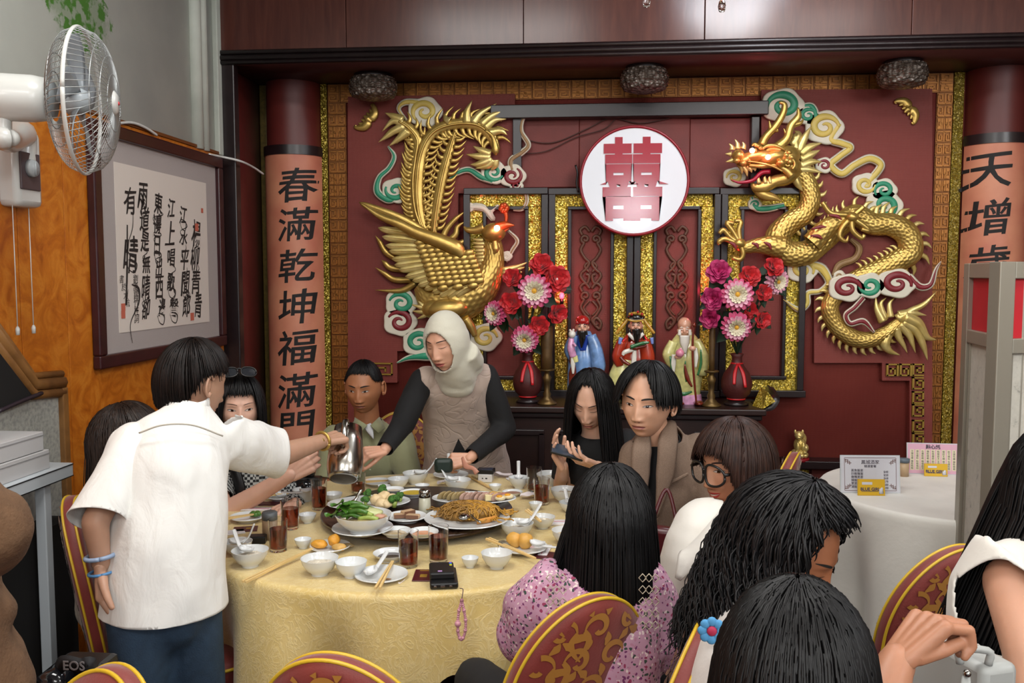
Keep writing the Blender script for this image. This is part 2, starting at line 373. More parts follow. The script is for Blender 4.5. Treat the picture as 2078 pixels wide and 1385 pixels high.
# gold foil strips beside the columns, the embossed band round the niche
def vstrip(p0, p1, nm, mt, y=YW, t=.022, z0=0):
    a, b = onY(p0, 400, y)[0], onY(p1, 400, y)[0]; m = M(); m.box(((a+b)/2, y-t/2, (z0+ZS)/2), (b-a, t, ZS-z0)); return S(nm, m, mt, smooth=False, bevel=.004)
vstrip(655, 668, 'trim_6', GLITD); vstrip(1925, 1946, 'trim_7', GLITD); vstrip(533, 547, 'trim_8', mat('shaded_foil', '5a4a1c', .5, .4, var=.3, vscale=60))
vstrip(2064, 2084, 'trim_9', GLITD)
bz = onY(1300, 192, YW)[2]; bz = ZS-.105
bL0, bL1 = onY(669.5, 400, YW)[0], onY(706, 400, YW)[0]; bR0, bR1 = onY(1892, 400, YW)[0], onY(1924.5, 400, YW)[0]
def tile_mesh(v):
    m = M(); w, t = .1, .012; m.box((0, -t/2, 0), (.098, t, .062))
    r = random.Random(v)
    for s in (-1, 1):      # a raised fret, mirrored about the middle
        P = [(.008, .022), (.040, .022), (.040, -.022), (.014, -.022), (.014, .006), (.028, .006), (.028, -.010)]
        if v == 1: P = [(.006, -.024), (.042, -.024), (.042, .020), (.018, .020), (.018, -.008), (.030, -.008)]
        if v == 2: P = [(.010, .0), (.022, .024), (.040, .012), (.040, -.014), (.020, -.024), (.014, -.006), (.028, .004)]
        for a, b in zip(P, P[1:]):
            c = ((a[0]+b[0])/2*s, -t-.003, (a[1]+b[1])/2); m.box(c, (abs(a[0]-b[0])+.006, .007, abs(a[1]-b[1])+.006), mi=1)
    m.box((0, -t-.002, 0), (.006, .006, .05), mi=1)
    me = m.mesh('embossed_tile'); me.materials.append(EMB); me.materials.append(EMBH); return me
TM = [tile_mesh(i) for i in range(3)]
bd = thing('trim_10', (0, YW, ZS), kind='structure')
def tiles(x0, x1, z0, z1, vert):
    n = int(round(((z1-z0) if vert else (x1-x0))/(.066 if vert else .072)))
    for i in range(n):
        o = bpy.data.objects.new('embossed_tile', TM[(i*7 // 3) % 3]); COL.objects.link(o); o.parent = bd
        if vert: o.location = ((x0+x1)/2, -.001, z0+(i+.5)*(z1-z0)/n-ZS); o.scale = ((x1-x0)/.1, 1, (z1-z0)/n/.064)
        else: o.location = (x0+(i+.5)*(x1-x0)/n, -.001, (z0+z1)/2-ZS); o.rotation_euler = (0, PI/2, 0); o.scale = ((z1-z0)/.1, 1, (x1-x0)/n/.064)
tiles(bL0, bL1, .55, bz, True); tiles(bR0, bR1, .55, bz, True); tiles(bL0, bR1, bz, ZS-.002, False)
# proud red panels either side with stepped foot, dark beam and posts round the middle
def wall_poly(pts, y, t, nm, mt, bev=.004):
    L = [(p[0], p[2]) for p in (onY(a, b, y-t) for a, b in pts)]
    V, F = curve_fill([L], t, 0); V[:, 1] += y-t/2; m = M(); m.add(V, F); return S(nm, m, mt, smooth=False, bevel=bev)
YP = YW-.045
wall_poly([(706, 196), (1045, 190), (1045, 392), (930, 392), (930, 712), (806, 712), (806, 776), (756, 776), (756, 960), (706, 960)], YW, .045, 'wall_panel_left', RED)
wall_poly([(1545, 182), (1892, 180), (1892, 960), (1846, 960), (1846, 772), (1790, 772), (1790, 736), (1652, 736), (1652, 385), (1545, 385)], YW, .045, 'wall_panel_right', RED)
def wbox(x0, y0, x1, y1, y, t, mt, nm, parent=None, bev=.004, **k):
    a, b = onY(x0, (y0+y1)/2, y-t), onY(x1, (y0+y1)/2, y-t); z1, z0 = onY((x0+x1)/2, y0, y-t)[2], onY((x0+x1)/2, y1, y-t)[2]
    m = M(); m.box(((a[0]+b[0])/2, y-t/2, (z0+z1)/2), (b[0]-a[0], t, z1-z0))
    return m.build(nm, mt, parent, smooth=False, bevel=bev, **k) if parent else S(nm, m, mt, smooth=False, bevel=bev)
wbox(995, 208, 1560, 236, YW, .10, DARKT, 'trim_11'); wbox(1040, 236, 1058, 382, YW, .07, DARKT, 'trim_12'); wbox(1524, 236, 1541, 382, YW, .07, DARKT, 'trim_13')
wbox(1058, 240, 1175, 380, YW, .012, REDP, 'wall_panel_middle_left'); wbox(1400, 240, 1524, 380, YW, .012, REDP, 'wall_panel_middle_right'); wbox(1175.5, 240, 1399.5, 380, YW, .010, REDP, 'wall_panel_middle')
wbox(1590, 936, 1730, 952, YW, .12, DARKT, 'trim_14'); wbox(1600, 952, 1640, 1090, YW, .09, GLITD, 'trim_15'); wbox(1645, 952, 1920, 1100, YW, .02, REDP, 'wall_panel_low'); wbox(1730, 938, 1846, 950, YW, .05, DARKT, 'trim_16')
# ================================================================== decoration of the back wall
def m_gold(name, a, b, rough=.34, metal=.72):
    t = NT(name); co = t.co(); f = t.noise(co, 14, 4); t.l(t.ramp(f, [(.3, a), (.7, b)]), t.b.inputs['Base Color'])
    t.b.inputs['Metallic'].default_value = metal; t.b.inputs['Roughness'].default_value = rough; t.bump(t.noise(co, 90, 2), .08, .003); return t.m
GOLD = m_gold('carved_gold', 'b3924a', 'd3b466'); GOLDB = m_gold('bright_gold', 'cbb062', 'e6d18c', .3, .55); GOLDD = m_gold('dull_gold', '8f7430', 'b29240', .4, .6)
WHT = mat('cloud_cream', 'd6d0bd', .5, bump=.1); GRN = mat('cloud_green', '2f8f6c', .45, var=.15); MAR = mat('cloud_maroon', '7d2129', .45, var=.1); YEL = mat('cloud_yellow', 'd3bb5e', .45, var=.12)
TAN = mat('cloud_tan', '9a7a52', .5, var=.2)
BRASSD = mat('brown_scroll', '5d3c2c', .5, .2, var=.15)
INK = mat('black_ink', '14100f', .7)
REDL = mat('red_bulb', 'ff5a5a', .3, emit=9, ecol='ff2a38'); REDW = mat('hot_bulb', 'fff0f0', .3, emit=30, ecol='ff9aa0')
def rib(m, pts, w, Y, dep=.6, n=None, seg=8, mi=0, k=1.0):
    """a carved band lying in the plane Y: pts and widths w as read off the photograph"""
    P = np.array([onY(p[0], p[1], Y) for p in pts]); n = n or max(6, 5*len(pts)); s = ((P[0]-CAM)@FW)/FPX
    C = cr(P, n); r = lerp(w, n)*.5*s*k; T = np.gradient(C, axis=0); L = np.cross(T, (0, 1., 0)); L /= np.linalg.norm(L, axis=1)[:, None]+1e-9
    A = np.arange(seg)/seg*2*PI
    G = C[:, None]+L[:, None]*(np.cos(A)[None, :, None]*r[:, None, None])+np.array([0, 1., 0])*(np.sin(A)[None, :, None]*(r*dep)[:, None, None])
    o = m.n; m.grid(G, cv=True, mi=mi)
    m.f.append([o+j for j in range(seg)]); m.mi.append(mi); m.f.append([o+(n-1)*seg+j for j in range(seg)]); m.mi.append(mi)
def blob(m, c, rx, ry, Y, dep, rot=0, mi=0, seg=16, rings=10):
    P = onY(c[0], c[1], Y); s = ((P-CAM)@FW)/FPX
    m.ball(P, (rx*s, dep, ry*s), seg, rings, mi, Matrix.Rotation(-rot, 4, 'Y'))
def relief(name, parent, mt, fn, **k):
    m = M(); fn(m); return m.build(name, mt, parent, **k)
def each(name, parent, mt, ribs):
    for P, w, Y, dep, n in ribs:
        m = M(); rib(m, P, w, Y, dep, n); m.build(name, mt, parent)
def spiral(c, r0, r1, turns, a0=0, cw=1, n=16):
    return [(c[0]+(r0+(r1-r0)*i/n)*math.cos(a0+cw*turns*2*PI*i/n), c[1]+(r0+(r1-r0)*i/n)*math.sin(a0+cw*turns*2*PI*i/n)) for i in range(n+1)]
def plate(loops, Y, t, nm, mt, parent=None, bev=.006, **k):
    L = [[(p[0], p[2]) for p in (onY(a, b, Y-t) for a, b in lp)] for lp in loops]
    V, F = curve_fill(L, t, bev); V[:, 1] += Y-t/2; m = M(); m.add(V, F); return m.build(nm, mt, parent, angle=40, **k)
def blobloop(c, rx, ry, lob=6, amp=.12, ph=0, n=44):
    return [(c[0]+rx*(1+amp*math.cos(lob*a+ph))*math.cos(a), c[1]+ry*(1+amp*math.cos(lob*a+ph))*math.sin(a)) for a in [2*PI*i/n for i in range(n)]]
# ---- the four leaves of the dark and gold screen
def leaf(x0, x1, label, orn=True):
    y0, y1, Y = 380, 806, 4.985
    a = onY((x0+x1)/2, 700, Y); th = thing('screen_leaf', (a[0], Y, onY(x0, y1, Y)[2]), label, 'screen panel', 'dark framed gold screen panels behind the altar')
    def ring(i0, i1, t, nm, mt):
        X0, X1, Y0, Y1 = x0+i0, x1-i0, y0+i0*.95, y1-i0*.9; d = i1-i0
        for (p, q, r, s) in ((X0, Y0, X1, Y0+d), (X0, Y1-d, X1, Y1), (X0, Y0+d, X0+d, Y1-d), (X1-d, Y0+d, X1, Y1-d)): wbox(p, q, r, s, Y, t, mt, nm, th, .003)
    wbox(x0+2, y0+2, x1-2, y1-2, Y, .012, RED, 'panel', th, .001)
    ring(.6, 14, .075, 'frame_rail', DARKT); ring(14, 40, .035, 'gold_border', GLIT); ring(40, 47, .055, 'inner_bead', DARKT)
    if orn:
        cx = (x0+x1)/2
        def f(m):
            def two(P, w=6.5):
                for s in (-1, 1): rib(m, [(cx+s*(p[0]), p[1]) for p in P], w, Y-.022, .6, n=6*len(P))
            for yy in (485, 600):
                two(spiral((11, yy), 2, 9, 1.2, 0, 1, 14)+[(20, yy+22), (12, yy+38), (3, yy+48), (9, yy+60), (18, yy+68)])
                two([(17, yy-8), (21, yy-18), (11, yy-25), (2, yy-15)])
            two([(18, 552), (20, 562), (8, 575), (3, 560), (10, 556)]); two([(18, 668), (21, 655), (12, 645), (6, 652), (10, 660), (14, 656)]); two([(3, 530), (12, 540), (3, 552)], 5); two([(3, 610), (14, 625), (3, 640)], 5)
        relief('scroll_ornament', th, BRASSD, f, label='brown wrought scroll ornament')
    return th
leaf(940, 1112, 'gold bordered screen leaf behind the red roses of the left vase', False)
leaf(1112, 1285, 'gold bordered screen leaf behind the blue robed porcelain figure')
leaf(1285, 1461, 'gold bordered screen leaf behind the white bearded porcelain figure')
leaf(1461, 1636, 'gold bordered screen leaf behind the right flower vase, under the dragon claw', False)
# ---- round double happiness sign
Ysg = 4.90; c = onY(1287, 367, Ysg-.07); s_ = ((c-CAM)@FW)/FPX; rad = 111*s_
sg = thing('round_sign', (c[0], Ysg, c[2]-rad), 'round white sign with red double happiness character', 'sign')
rx90 = Matrix.Rotation(PI/2, 4, 'X')
m = M(); m.lathe([(0.001, 0), (rad-.012, 0)], (c[0], Ysg-.072, c[2]), 64, rot=rx90); m.build('face', mat('white_acrylic', 'd9dce2', .06, emit=.12, ecol='ffffff', coat=.5), sg)  # white face with a faint emission added
m = M(); m.lathe([(rad-.014, .0), (rad-.014, .078), (rad-.004, .082), (rad, .076), (rad, 0), (rad-.014, 0)], (c[0], Ysg, c[2]), 64, rot=rx90); m.build('rim', mat('red_rim', '8f1626', .3), sg, label='red rim')
m = M(); m.lathe([(0.001, 0), (rad-.016, 0)], (c[0], Ysg-.002, c[2]), 48, rot=rx90); m.build('back_plate', DARK, sg)
V, F = text_mesh('囍', .395, .004, .011); V[:, 0] *= .82; V[:, 2] *= 1.15; m = M(); m.add(V+np.array([c[0]+.0, Ysg-.075, c[2]+.01]), F); m.build('character', mat('sign_red', 'a5122c', .15, coat=.5), sg, smooth=False, label='red double happiness character')
# ---- couplet boards on the columns
PINK = mat('couplet_pink', 'c97f64', .6, var=.1, vscale=6); m_t = NT('couplet_paper'); co = m_t.co(); fz = m_t.noise(co, 3.5, 4)
m_t.l(m_t.ramp(fz, [(.3, 'b96a55'), (.6, 'd08c6c')]), m_t.b.inputs['Base Color']); m_t.b.inputs['Roughness'].default_value = .5; PAPER = m_t.m
def couplet(cx, chars, pxc, ys, label, ztop, zbot, endc):
    r = rC+.012; n = 21; A = np.linspace(PI*.06, PI*.94, n)
    th = thing('couplet_board', (cx, YW-.2, zbot), label, 'couplet board')
    def strip(z0, z1, rr, mt, nm, **k):
        G = np.stack([np.stack([cx-q*np.cos(A), YW-q*1.05*np.sin(A), np.full(n, z)], -1) for z, q in ((z0, rr-.01), (z0, rr), (z1, rr), (z1, rr-.01))])
        m = M(); m.grid(G); return m.build(nm, mt, th, angle=40, **k)
    strip(zbot+.10, ztop, r, PAPER, 'board'); strip(ztop, ztop+.052, r+.006, DARKT, 'top_band', label='dark band'); strip(zbot, zbot+.10, r+.008, mat('couplet_end', 'a8511f', .4), 'end_cap', label='orange end')
    for ch, (py, hp) in zip(chars, ys):
        V, F = text_mesh(ch, .2, .001, .0022, shear=.08); h = V[:, 2].max()-V[:, 2].min(); P = onY(pxc, py, YW-r); s = ((P-CAM)@FW)/FPX; k = hp*s/h; V *= k
        # rough brush edge, wrapped round the board
        V[:, 0] += .004*vnoise(V*np.array([1, 0, 1]), 30, 3)*1.2; V[:, 2] += .004*vnoise(V*np.array([1, 0, 1]), 26, 5)+V[:, 0]*.10
        bm = bmesh.new(); me_ = bpy.data.meshes.new('tmp'); me_.from_pydata(V.tolist(), [], F); bm.from_mesh(me_)
        for q in np.linspace(V[:, 0].min(), V[:, 0].max(), 14)[1:-1]: bmesh.ops.bisect_plane(bm, geom=bm.verts[:]+bm.edges[:]+bm.faces[:], plane_co=(q, 0, 0), plane_no=(1, 0, 0))
        bm.verts.index_update(); V = np.array([v.co[:] for v in bm.verts]); F = [[v.index for v in f.verts] for f in bm.faces]; bm.free(); bpy.data.meshes.remove(me_)
        x = V[:, 0]*1.05+(P[0]-cx); th_ = np.clip(x/r, -.98, .98); y = YW-1.05*r*np.sqrt(1-th_**2)-.0012
        m = M(); m.add(np.stack([cx+x, y+np.where(V[:, 1] > 0, .002, 0), V[:, 2]+P[2]], -1), F); m.build('written_character', INK, th, smooth=False)
zt = onY(600, 313, YW-rC)[2]; zb = onY(604, 966, YW-rC)[2]
couplet(cxL, '春滿乾坤福滿門', 600, [(374, 68), (454, 66), (538, 66), (622, 70), (704, 70), (792, 70), (868, 66)], 'long pink couplet board with seven black characters on the left column', zt, zb, 0)
ztr = onY(2010, 290, YW-rC)[2]
couplet(cxR, '天增歲月人增壽', 2010, [(346, 70), (440, 72), (530, 66), (616, 68), (700, 68), (790, 68), (870, 66)], 'pink couplet board on the right column, lower part behind the white screen', ztr, zb, 0)
# ---- three carved drum lamps under the soffit
GLASSG = None
t = NT('cut_glass_shade'); co = t.co(); v = t.n('ShaderNodeTexVoronoi'); v.inputs['Scale'].default_value = 42; t.l(co, v.inputs['Vector'])
t.l(t.ramp(v.outputs['Distance'], [(.1, '8a8078'), (.6, '54483f')]), t.b.inputs['Base Color']); t.bump(v.outputs['Distance'], 1.0, .02); t.b.inputs['Roughness'].default_value = .25; t.b.inputs['Metallic'].default_value = .25; CUTG = t.m
for px, py, lab in ((757, 150, 'round cut glass ceiling lamp above the gold phoenix'), (1308, 133, 'round cut glass ceiling lamp above the round sign'), (1832, 122, 'round cut glass ceiling lamp above the gold dragon')):
    P = onZ(px, py+2, ZS); P[1] = min(P[1], 4.78); th = thing('ceiling_lamp', (P[0], P[1], ZS-.13), lab, 'lamp', 'cut glass lamps under the soffit')
    s = ((P-CAM)@FW)/FPX; r = 47*s
    m = M(); m.lathe([(.001, 0), (r*.82, 0), (r*.82, -.02), (r*.76, -.025)], (P[0], P[1], ZS-.001), 32); m.build('base_plate', DARKT, th)
    n = 26; A = np.linspace(0, 1, n); prof = [(r*(.80+.22*math.sin(PI*min(1, .08+a*1.02))**.6)*(1 if a < .8 else math.sqrt(max(0.0, 1-((a-.8)/.2)**2))*.9+.1), -.02-.115*a) for a in A]+[(.001, -.136)]
    G = []
    for i, (q, z) in enumerate(prof):
        G.append([[P[0]+(q+(.0035 if q > .02 else 0)*math.cos(14*b+i*.9)*math.cos(14*b-i*.9)*2)*math.cos(b), P[1]+(q+(.0035 if q > .02 else 0)*math.cos(14*b+i*.9)*math.cos(14*b-i*.9)*2)*math.sin(b), ZS+z] for b in np.arange(72)/72*2*PI])
    m = M(); m.grid(np.array(G), cv=True); m.build('glass_shade', CUTG, th)
# ---- Greek key tiles
KEY = [(0, 0), (1, 0), (1, 1), (.27, 1), (.27, .42), (.62, .42), (.62, .68)]
def key(c, w, h, lab, flip=1, rot=False):
    def q(p): 
        x, y = (p[0]-.5)*flip, p[1]-.5
        if rot: x, y = y, x
        return (c[0]+x*w, c[1]+y*h)
    P = [q(p) for p in [(0, 1), (0, 0), (1, 0), (1, 1), (.27, 1), (.27, .40), (.66, .40), (.66, .70)]]
    th = M(); s = 1
    for a, b in zip(P, P[1:]):
        wb = 3.0; x0, x1 = min(a[0], b[0])-wb/2, max(a[0], b[0])+wb/2; y0, y1 = min(a[1], b[1])-wb/2, max(a[1], b[1])+wb/2
        A, B = onY(x0, y0, YP-.012), onY(x1, y1, YP-.012); th.box(((A[0]+B[0])/2, YP-.008, (A[2]+B[2])/2), (B[0]-A[0], .016, A[2]-B[2]))
    return th.build('key_ornament', GOLDD, smooth=False, label=lab, cat='ornament', group='gold Greek key tiles')
key((776, 748), 38, 22, 'square gold key fret left of the hijab, second from the couplet'); key((738, 748), 34, 22, 'square gold key fret behind the head of the man in grey green')
for i, (x, y) in enumerate(((1811, 750), (1838, 750))): key((x, y), 21, 22, ('leftmost gold key fret under the dragon tail', 'second gold key fret under the dragon tail')[i], -1)
for i, y in enumerate((750, 777, 806, 832, 864, 890)): key((1863, y), 20, 22, ('topmost', 'second', 'third', 'fourth', 'fifth', 'lowest')[i]+' gold key fret of the upright row under the dragon', 1 if i % 2 else -1, True)
# ---- two bats
def bat(c, s, ang, lab):
    m = M(); ca, sa = math.cos(ang), math.sin(ang)
    def q(P): return [(c[0]+s*(x*ca-y*sa), c[1]+s*(x*sa+y*ca)) for x, y in P]
    Y = YP-.012
    for k in (-1, 1):
        rib(m, q([(0, 0), (8*k, -5), (18*k, -4), (26*k, 4), (28*k, 10), (24*k, 11)]), [12*s, 20*s, 17*s, 11*s, 7*s, 3], Y, .4)
        rib(m, q([(6*k, 0), (9*k, 9)]), [12*s, 3*s], Y, .4); rib(m, q([(15*k, 0), (18*k, 9)]), [11*s, 3*s], Y, .4)
    rib(m, q([(0, -10), (0, 0), (0, 10)]), [6*s, 14*s, 4*s], Y-.006, .5)
    m.build('bat_ornament', GOLD, label=lab, cat='ornament', group='small gold bats')
bat((746, 241), 1.0, math.radians(128), 'small gold bat on the red wall left of the phoenix tail'); bat((1843, 222), 1.0, math.radians(50), 'small gold bat on the red wall right of the dragon')
# ---- clouds: a cream plate, a coloured spiral, a running tail
def cloud(nm_lab, c, r, col, cw=1, a0=0, tail=None, tw=None, tcol=None, ell=.85, Y=YP-.004, lob=5, ph=0, turns=1.35, edge=None):
    th = thing('cloud_ornament', onY(c[0], c[1]+r, Y), nm_lab, 'ornament', 'carved cloud scrolls')
    if tail:
        def f(m): rib(m, tail, tw or [6, 13, 13, 9, 3], Y-.014, .5, n=8*len(tail))
        relief('tail', th, WHT if edge is None else edge, f)
        def g(m): rib(m, tail, [max(.8, x-6) for x in (tw or [6, 13, 13, 9, 3])], Y-.022, .5, n=8*len(tail))
        relief('tail_band', th, tcol or col, g)
    plate([blobloop(c, r*1.12, r*1.12*ell, lob, .06, ph)], Y, .026, 'plate', WHT, th, .008)
    def h(m): rib(m, [(c[0]+(x-c[0]), c[1]+(y-c[1])*ell) for x, y in spiral(c, r*.90, r*.18, turns, a0, cw, 26)], [r*.16, r*.44, r*.44, r*.36, r*.26, r*.12], Y-.026, .45, n=60)
    relief('scroll_band', th, col, h)
    return th
def p2(x, y): return (690+x/2.518, 170+y/2.518)
def p3(x, y): return (1400+x/2.271, 150+y/2.271)
def L2(*P): return [p2(*p) for p in P]
def L3(*P): return [p3(*p) for p in P]
cloud('yellow cloud scroll above the phoenix tail', p2(432, 142), 29, YEL, 1, 2.2, L2((345, 190), (300, 130), (330, 95), (400, 95)), [4, 10, 14, 16])
cloud('green cloud with a long tail left of the phoenix feathers', p2(285, 545), 24, GRN, -1, 3.6, L2((245, 318), (276, 370), (250, 430), (200, 480), (190, 550), (240, 590), (290, 590)), [4, 11, 12, 13, 17, 18, 12])
cloud('green cloud between the phoenix feathers and the dark beam', p2(785, 452), 22, GRN, 1, .4, L2((545, 500), (600, 455), (660, 440), (720, 475), (780, 498)), [4, 12, 14, 16, 14])
cloud('maroon cloud with a snaking tail beside the drooping plume', p2(880, 470), 22, MAR, 1, 5.2, L2((1000, 143), (940, 170), (925, 240), (962, 310), (930, 350), (875, 390), (880, 440)), [2, 9, 11, 12, 13, 14, 14], TAN)
cloud('cream cloud loop under the maroon cloud', p2(900, 520), 10, MAR, 1, 0, L2((900, 520), (945, 550), (955, 600), (930, 640), (885, 645)), [8, 9, 8, 8, 4], TAN)
cloud('row of pale puffs behind the phoenix crest', p2(660, 630), 7, WHT, 1, 0, L2((660, 630), (700, 628), (740, 640), (780, 690), (770, 655), (810, 620)), [14, 16, 15, 12, 10, 6], WHT)
cloud('pale curl behind the phoenix neck', p2(850, 880), 8, WHT, 1, 0, L2((860, 750), (905, 800), (880, 850), (850, 910)), [6, 9, 9, 4], TAN)
cloud('green cloud by the phoenix foot', p2(312, 1120), 27, GRN, 1, 3.4)
cloud('maroon cloud below the phoenix foot', p2(305, 1215), 28, MAR, 1, 3.6)
cloud('large green cloud left of the hijab', p2(400, 1320), 27, GRN, -1, .2, L2((290, 1425), (350, 1400), (430, 1390), (520, 1400)), [3, 12, 22, 18])
cloud('yellow cloud right of the hijab', p2(742, 1295), 27, YEL, -1, 0)
cloud('green cloud above the dragon horns', p3(430, 145), 36, GRN, 1, 3.0, None, ell=.8)
cloud('green cloud behind the rear dragon horn', p3(545, 190), 18, GRN, -1, 0, L3((500, 150), (560, 150), (580, 210), (540, 270)), [8, 16, 16, 8])
cloud('yellow cloud with a zigzag tail right of the horns', p3(620, 245), 33, YEL, -1, 0, L3((690, 230), (650, 300), (700, 320), (740, 340), (690, 380), (650, 420), (700, 460), (760, 420), (830, 390), (880, 420), (840, 480), (800, 520)), [16, 17, 18, 17, 17, 18, 18, 18, 19, 18, 17, 12])
cloud('yellow cloud beside the green twin scroll', p3(810, 510), 22, YEL, 1, 0)
cloud('small green scroll, upper of the pair right of the dragon', p3(895, 535), 22, GRN, 1, 2.5)
cloud('large green scroll, lower of the pair right of the dragon', p3(897, 605), 31, GRN, -1, 3.0)
cloud('maroon scroll behind the dragon hind claw', p3(815, 670), 21, MAR, 1, 3.0)
cloud('small maroon scroll behind the dragon neck', p3(620, 420), 14, MAR, 1, 3.0)
cloud('pale green ball cloud under the dragon snout', p3(205, 475), 18, YEL, 1, 3.0)
cloud('green cloud ribbon below the dragon chin', p3(300, 600), 10, GRN, 1, 3.0, L3((285, 565), (305, 615), (360, 620), (435, 605)), [8, 16, 16, 12])
cloud('yellow cloud hanging over the right flowers', p3(520, 900), 26, YEL, -1, .5, L3((560, 880), (610, 900), (640, 960), (600, 1000), (545, 1010), (540, 1060), (500, 1085), (430, 1038)), [20, 22, 16, 12, 13, 14, 13, 3])
cloud('tan ribbon curling under the hind claw', p3(690, 930), 9, TAN, 1, 0, L3((740, 760), (780, 800), (760, 850), (690, 880), (660, 930)), [8, 14, 14, 15, 8], TAN, edge=TAN)
Yc = YP-.075
cloud('maroon scroll at the left end of the cloud band on the dragon', p3(725, 985), 31, MAR, -1, .3, L3((800, 1030), (760, 1075), (720, 1110), (740, 1150), (800, 1140), (850, 1190)), [12, 12, 12, 12, 14, 5], Y=Yc, ell=.72)
cloud('green scroll in the middle of the cloud band on the dragon', p3(830, 975), 25, GRN, -1, 3.3, Y=Yc, ell=.82)
cloud('maroon scroll at the right end of the cloud band with a whip tail', p3(955, 965), 33, MAR, -1, .3, L3((1010, 930), (1060, 980), (1110, 970), (1135, 900), (1158, 862)), [14, 16, 13, 8, 2], Y=Yc, ell=.72)
# ---- scaled sweep
def scaled(m, pts, w, Y, dep=.75, rows=14, around=14, amp=.10, mi=0, sub=5):
    P = np.array([onY(p[0], p[1], Y) for p in pts]); s = ((P[0]-CAM)@FW)/FPX
    d = cr(P, 400); ln = np.linalg.norm(np.diff(d, axis=0), axis=1).sum(); R = int(ln/(rows*s)); n = R*sub
    # even steps along the curve
    q = np.concatenate([[0], np.cumsum(np.linalg.norm(np.diff(d, axis=0), axis=1))]); u = np.linspace(0, q[-1], n); C = np.stack([np.interp(u, q, d[:, i]) for i in range(3)], -1)
    r = np.interp(u, q, lerp(w, 400))*.5*s; T = np.gradient(C, axis=0); L = np.cross(T, (0, 1., 0)); L /= np.linalg.norm(L, axis=1)[:, None]
    K = around*4; A = np.arange(K)/K*2*PI; h = np.zeros((n, K))
    uu = (np.arange(n)/sub)[:, None]; vv = (np.arange(K)/4)[None]
    for dr in (0, 1):
        row = np.floor(uu)-dr; fu = uu-row; fv = (vv+.5*(row % 2)) % 1.0; e = (2*fv-1)**2+(fu/1.55)**2
        h = np.maximum(h, np.sqrt(np.maximum(0, 1-e))*(1-.35*dr))
    rr = r[:, None]*(1+amp*(h-.5))
    G = C[:, None]+L[:, None]*(np.cos(A)[None]*rr)[:, :, None]+np.array([0, 1., 0])*(np.sin(A)[None]*rr*dep)[:, :, None]
    m.grid(G, cv=True, mi=mi); return C, L, r, s
def spikes(m, pts, w, Y, side, every=16, ln=16, wd=9, lean=.7, t0=0, t1=1, dep=.5, curl=.3):
    P = np.array(pts, float); d = cr(P, 300); q = np.concatenate([[0], np.cumsum(np.linalg.norm(np.diff(d, axis=0), axis=1))]); ww = lerp(w, 300)
    N = int((q[-1]*(t1-t0))/every)
    for i in range(N):
        u = q[-1]*(t0+(t1-t0)*(i+.5)/N); c = np.array([np.interp(u, q, d[:, 0]), np.interp(u, q, d[:, 1])]); e = min(u+4, q[-1]); b = max(u-4, 0)
        tg = np.array([np.interp(e, q, d[:, 0])-np.interp(b, q, d[:, 0]), np.interp(e, q, d[:, 1])-np.interp(b, q, d[:, 1])]); tg /= np.linalg.norm(tg)+1e-9
        nn = np.array([-tg[1], tg[0]])*side; r = np.interp(u, q, ww)*.5; l = ln*random.uniform(.85, 1.15)
        p0 = c+nn*r*.6; p1 = c+nn*(r+l*.45)+tg*l*lean*.25; p2_ = c+nn*(r+l*.8)+tg*l*lean*(.6+curl); p3_ = c+nn*(r+l)+tg*l*lean*(1.0+curl*1.6)
        rib(m, [p0, p1, p2_, p3_], [wd*1.15, wd*.9, wd*.45, .6], Y, dep, n=7, seg=6)
# ---- the dragon
Yd = YP-.05
dr = thing('dragon_relief', onY(1700, 720, YP), 'carved gold dragon with glowing red eyes coiling on the red wall', 'wall carving')
B1 = L3((455, 430), (520, 470), (555, 560), (530, 640), (455, 690), (405, 755), (440, 820), (530, 825), (610, 770), (690, 700), (760, 650), (840, 690), (930, 695), (1000, 740), (1015, 820), (950, 865), (850, 910), (770, 945), (690, 1000), (645, 1070), (670, 1150), (740, 1210), (820, 1225), (900, 1195), (960, 1150), (995, 1130))
W1 = [34, 36, 38, 40, 44, 50, 50, 48, 44, 42, 42, 42, 44, 46, 46, 42, 38, 36, 34, 34, 34, 34, 32, 28, 22, 14]
relief('body', dr, GOLD, lambda m: scaled(m, B1, W1, Yd, .8, rows=9, around=18, amp=.13))
for a in ((B1[:5], W1[:5], Yd+.01, -1, 13, 15, 10, -.5, .1, 1), (B1[8:12], W1[8:12], Yd+.01, -1, 11, 16, 9, .5, .1, .9), (B1[11:17], W1[11:17], Yd+.01, -1, 13, 20, 11, .5), (B1[17:25], W1[17:25], Yd+.01, 1, 12, 14, 10, .5, .15, 1.0), (B1[14:18], W1[14:18], Yd+.01, 1, 12, 13, 8, .4, .1, .9)):
    relief('fin', dr, GOLDB, lambda m: spikes(m, *a))
def f(m):
    for P, w in (([(560, 780), (620, 720), (690, 670), (740, 640)], [42, 40, 30, 22]), ([(430, 800), (370, 790), (310, 790), (250, 800), (225, 785)], [44, 40, 30, 22, 22])):
        scaled(m, L3(*P), w, Yd-.06, .8, rows=9, around=14, amp=.1)
relief('leg', dr, GOLD, f)
def claw(m, hand, fingers, hw):
    blob(m, p3(*hand), hw, hw*.8, Yd-.08, .04)
    for P in fingers:
        L = L3(*P); rib(m, L, [11, 11, 10, 8, 3][:len(L)] if len(L) < 6 else [11, 11, 9, 3], Yd-.09, .9, n=14)
relief('claw', dr, GOLD, lambda m: claw(m, (225, 780), [[(225, 775), (190, 755), (155, 718), (135, 735)], [(225, 770), (195, 720), (170, 685), (205, 690)], [(230, 770), (225, 720), (235, 680), (205, 678)], [(210, 775), (160, 760), (135, 772), (138, 785)], [(235, 790), (245, 830), (230, 855), (195, 845)]], 14))
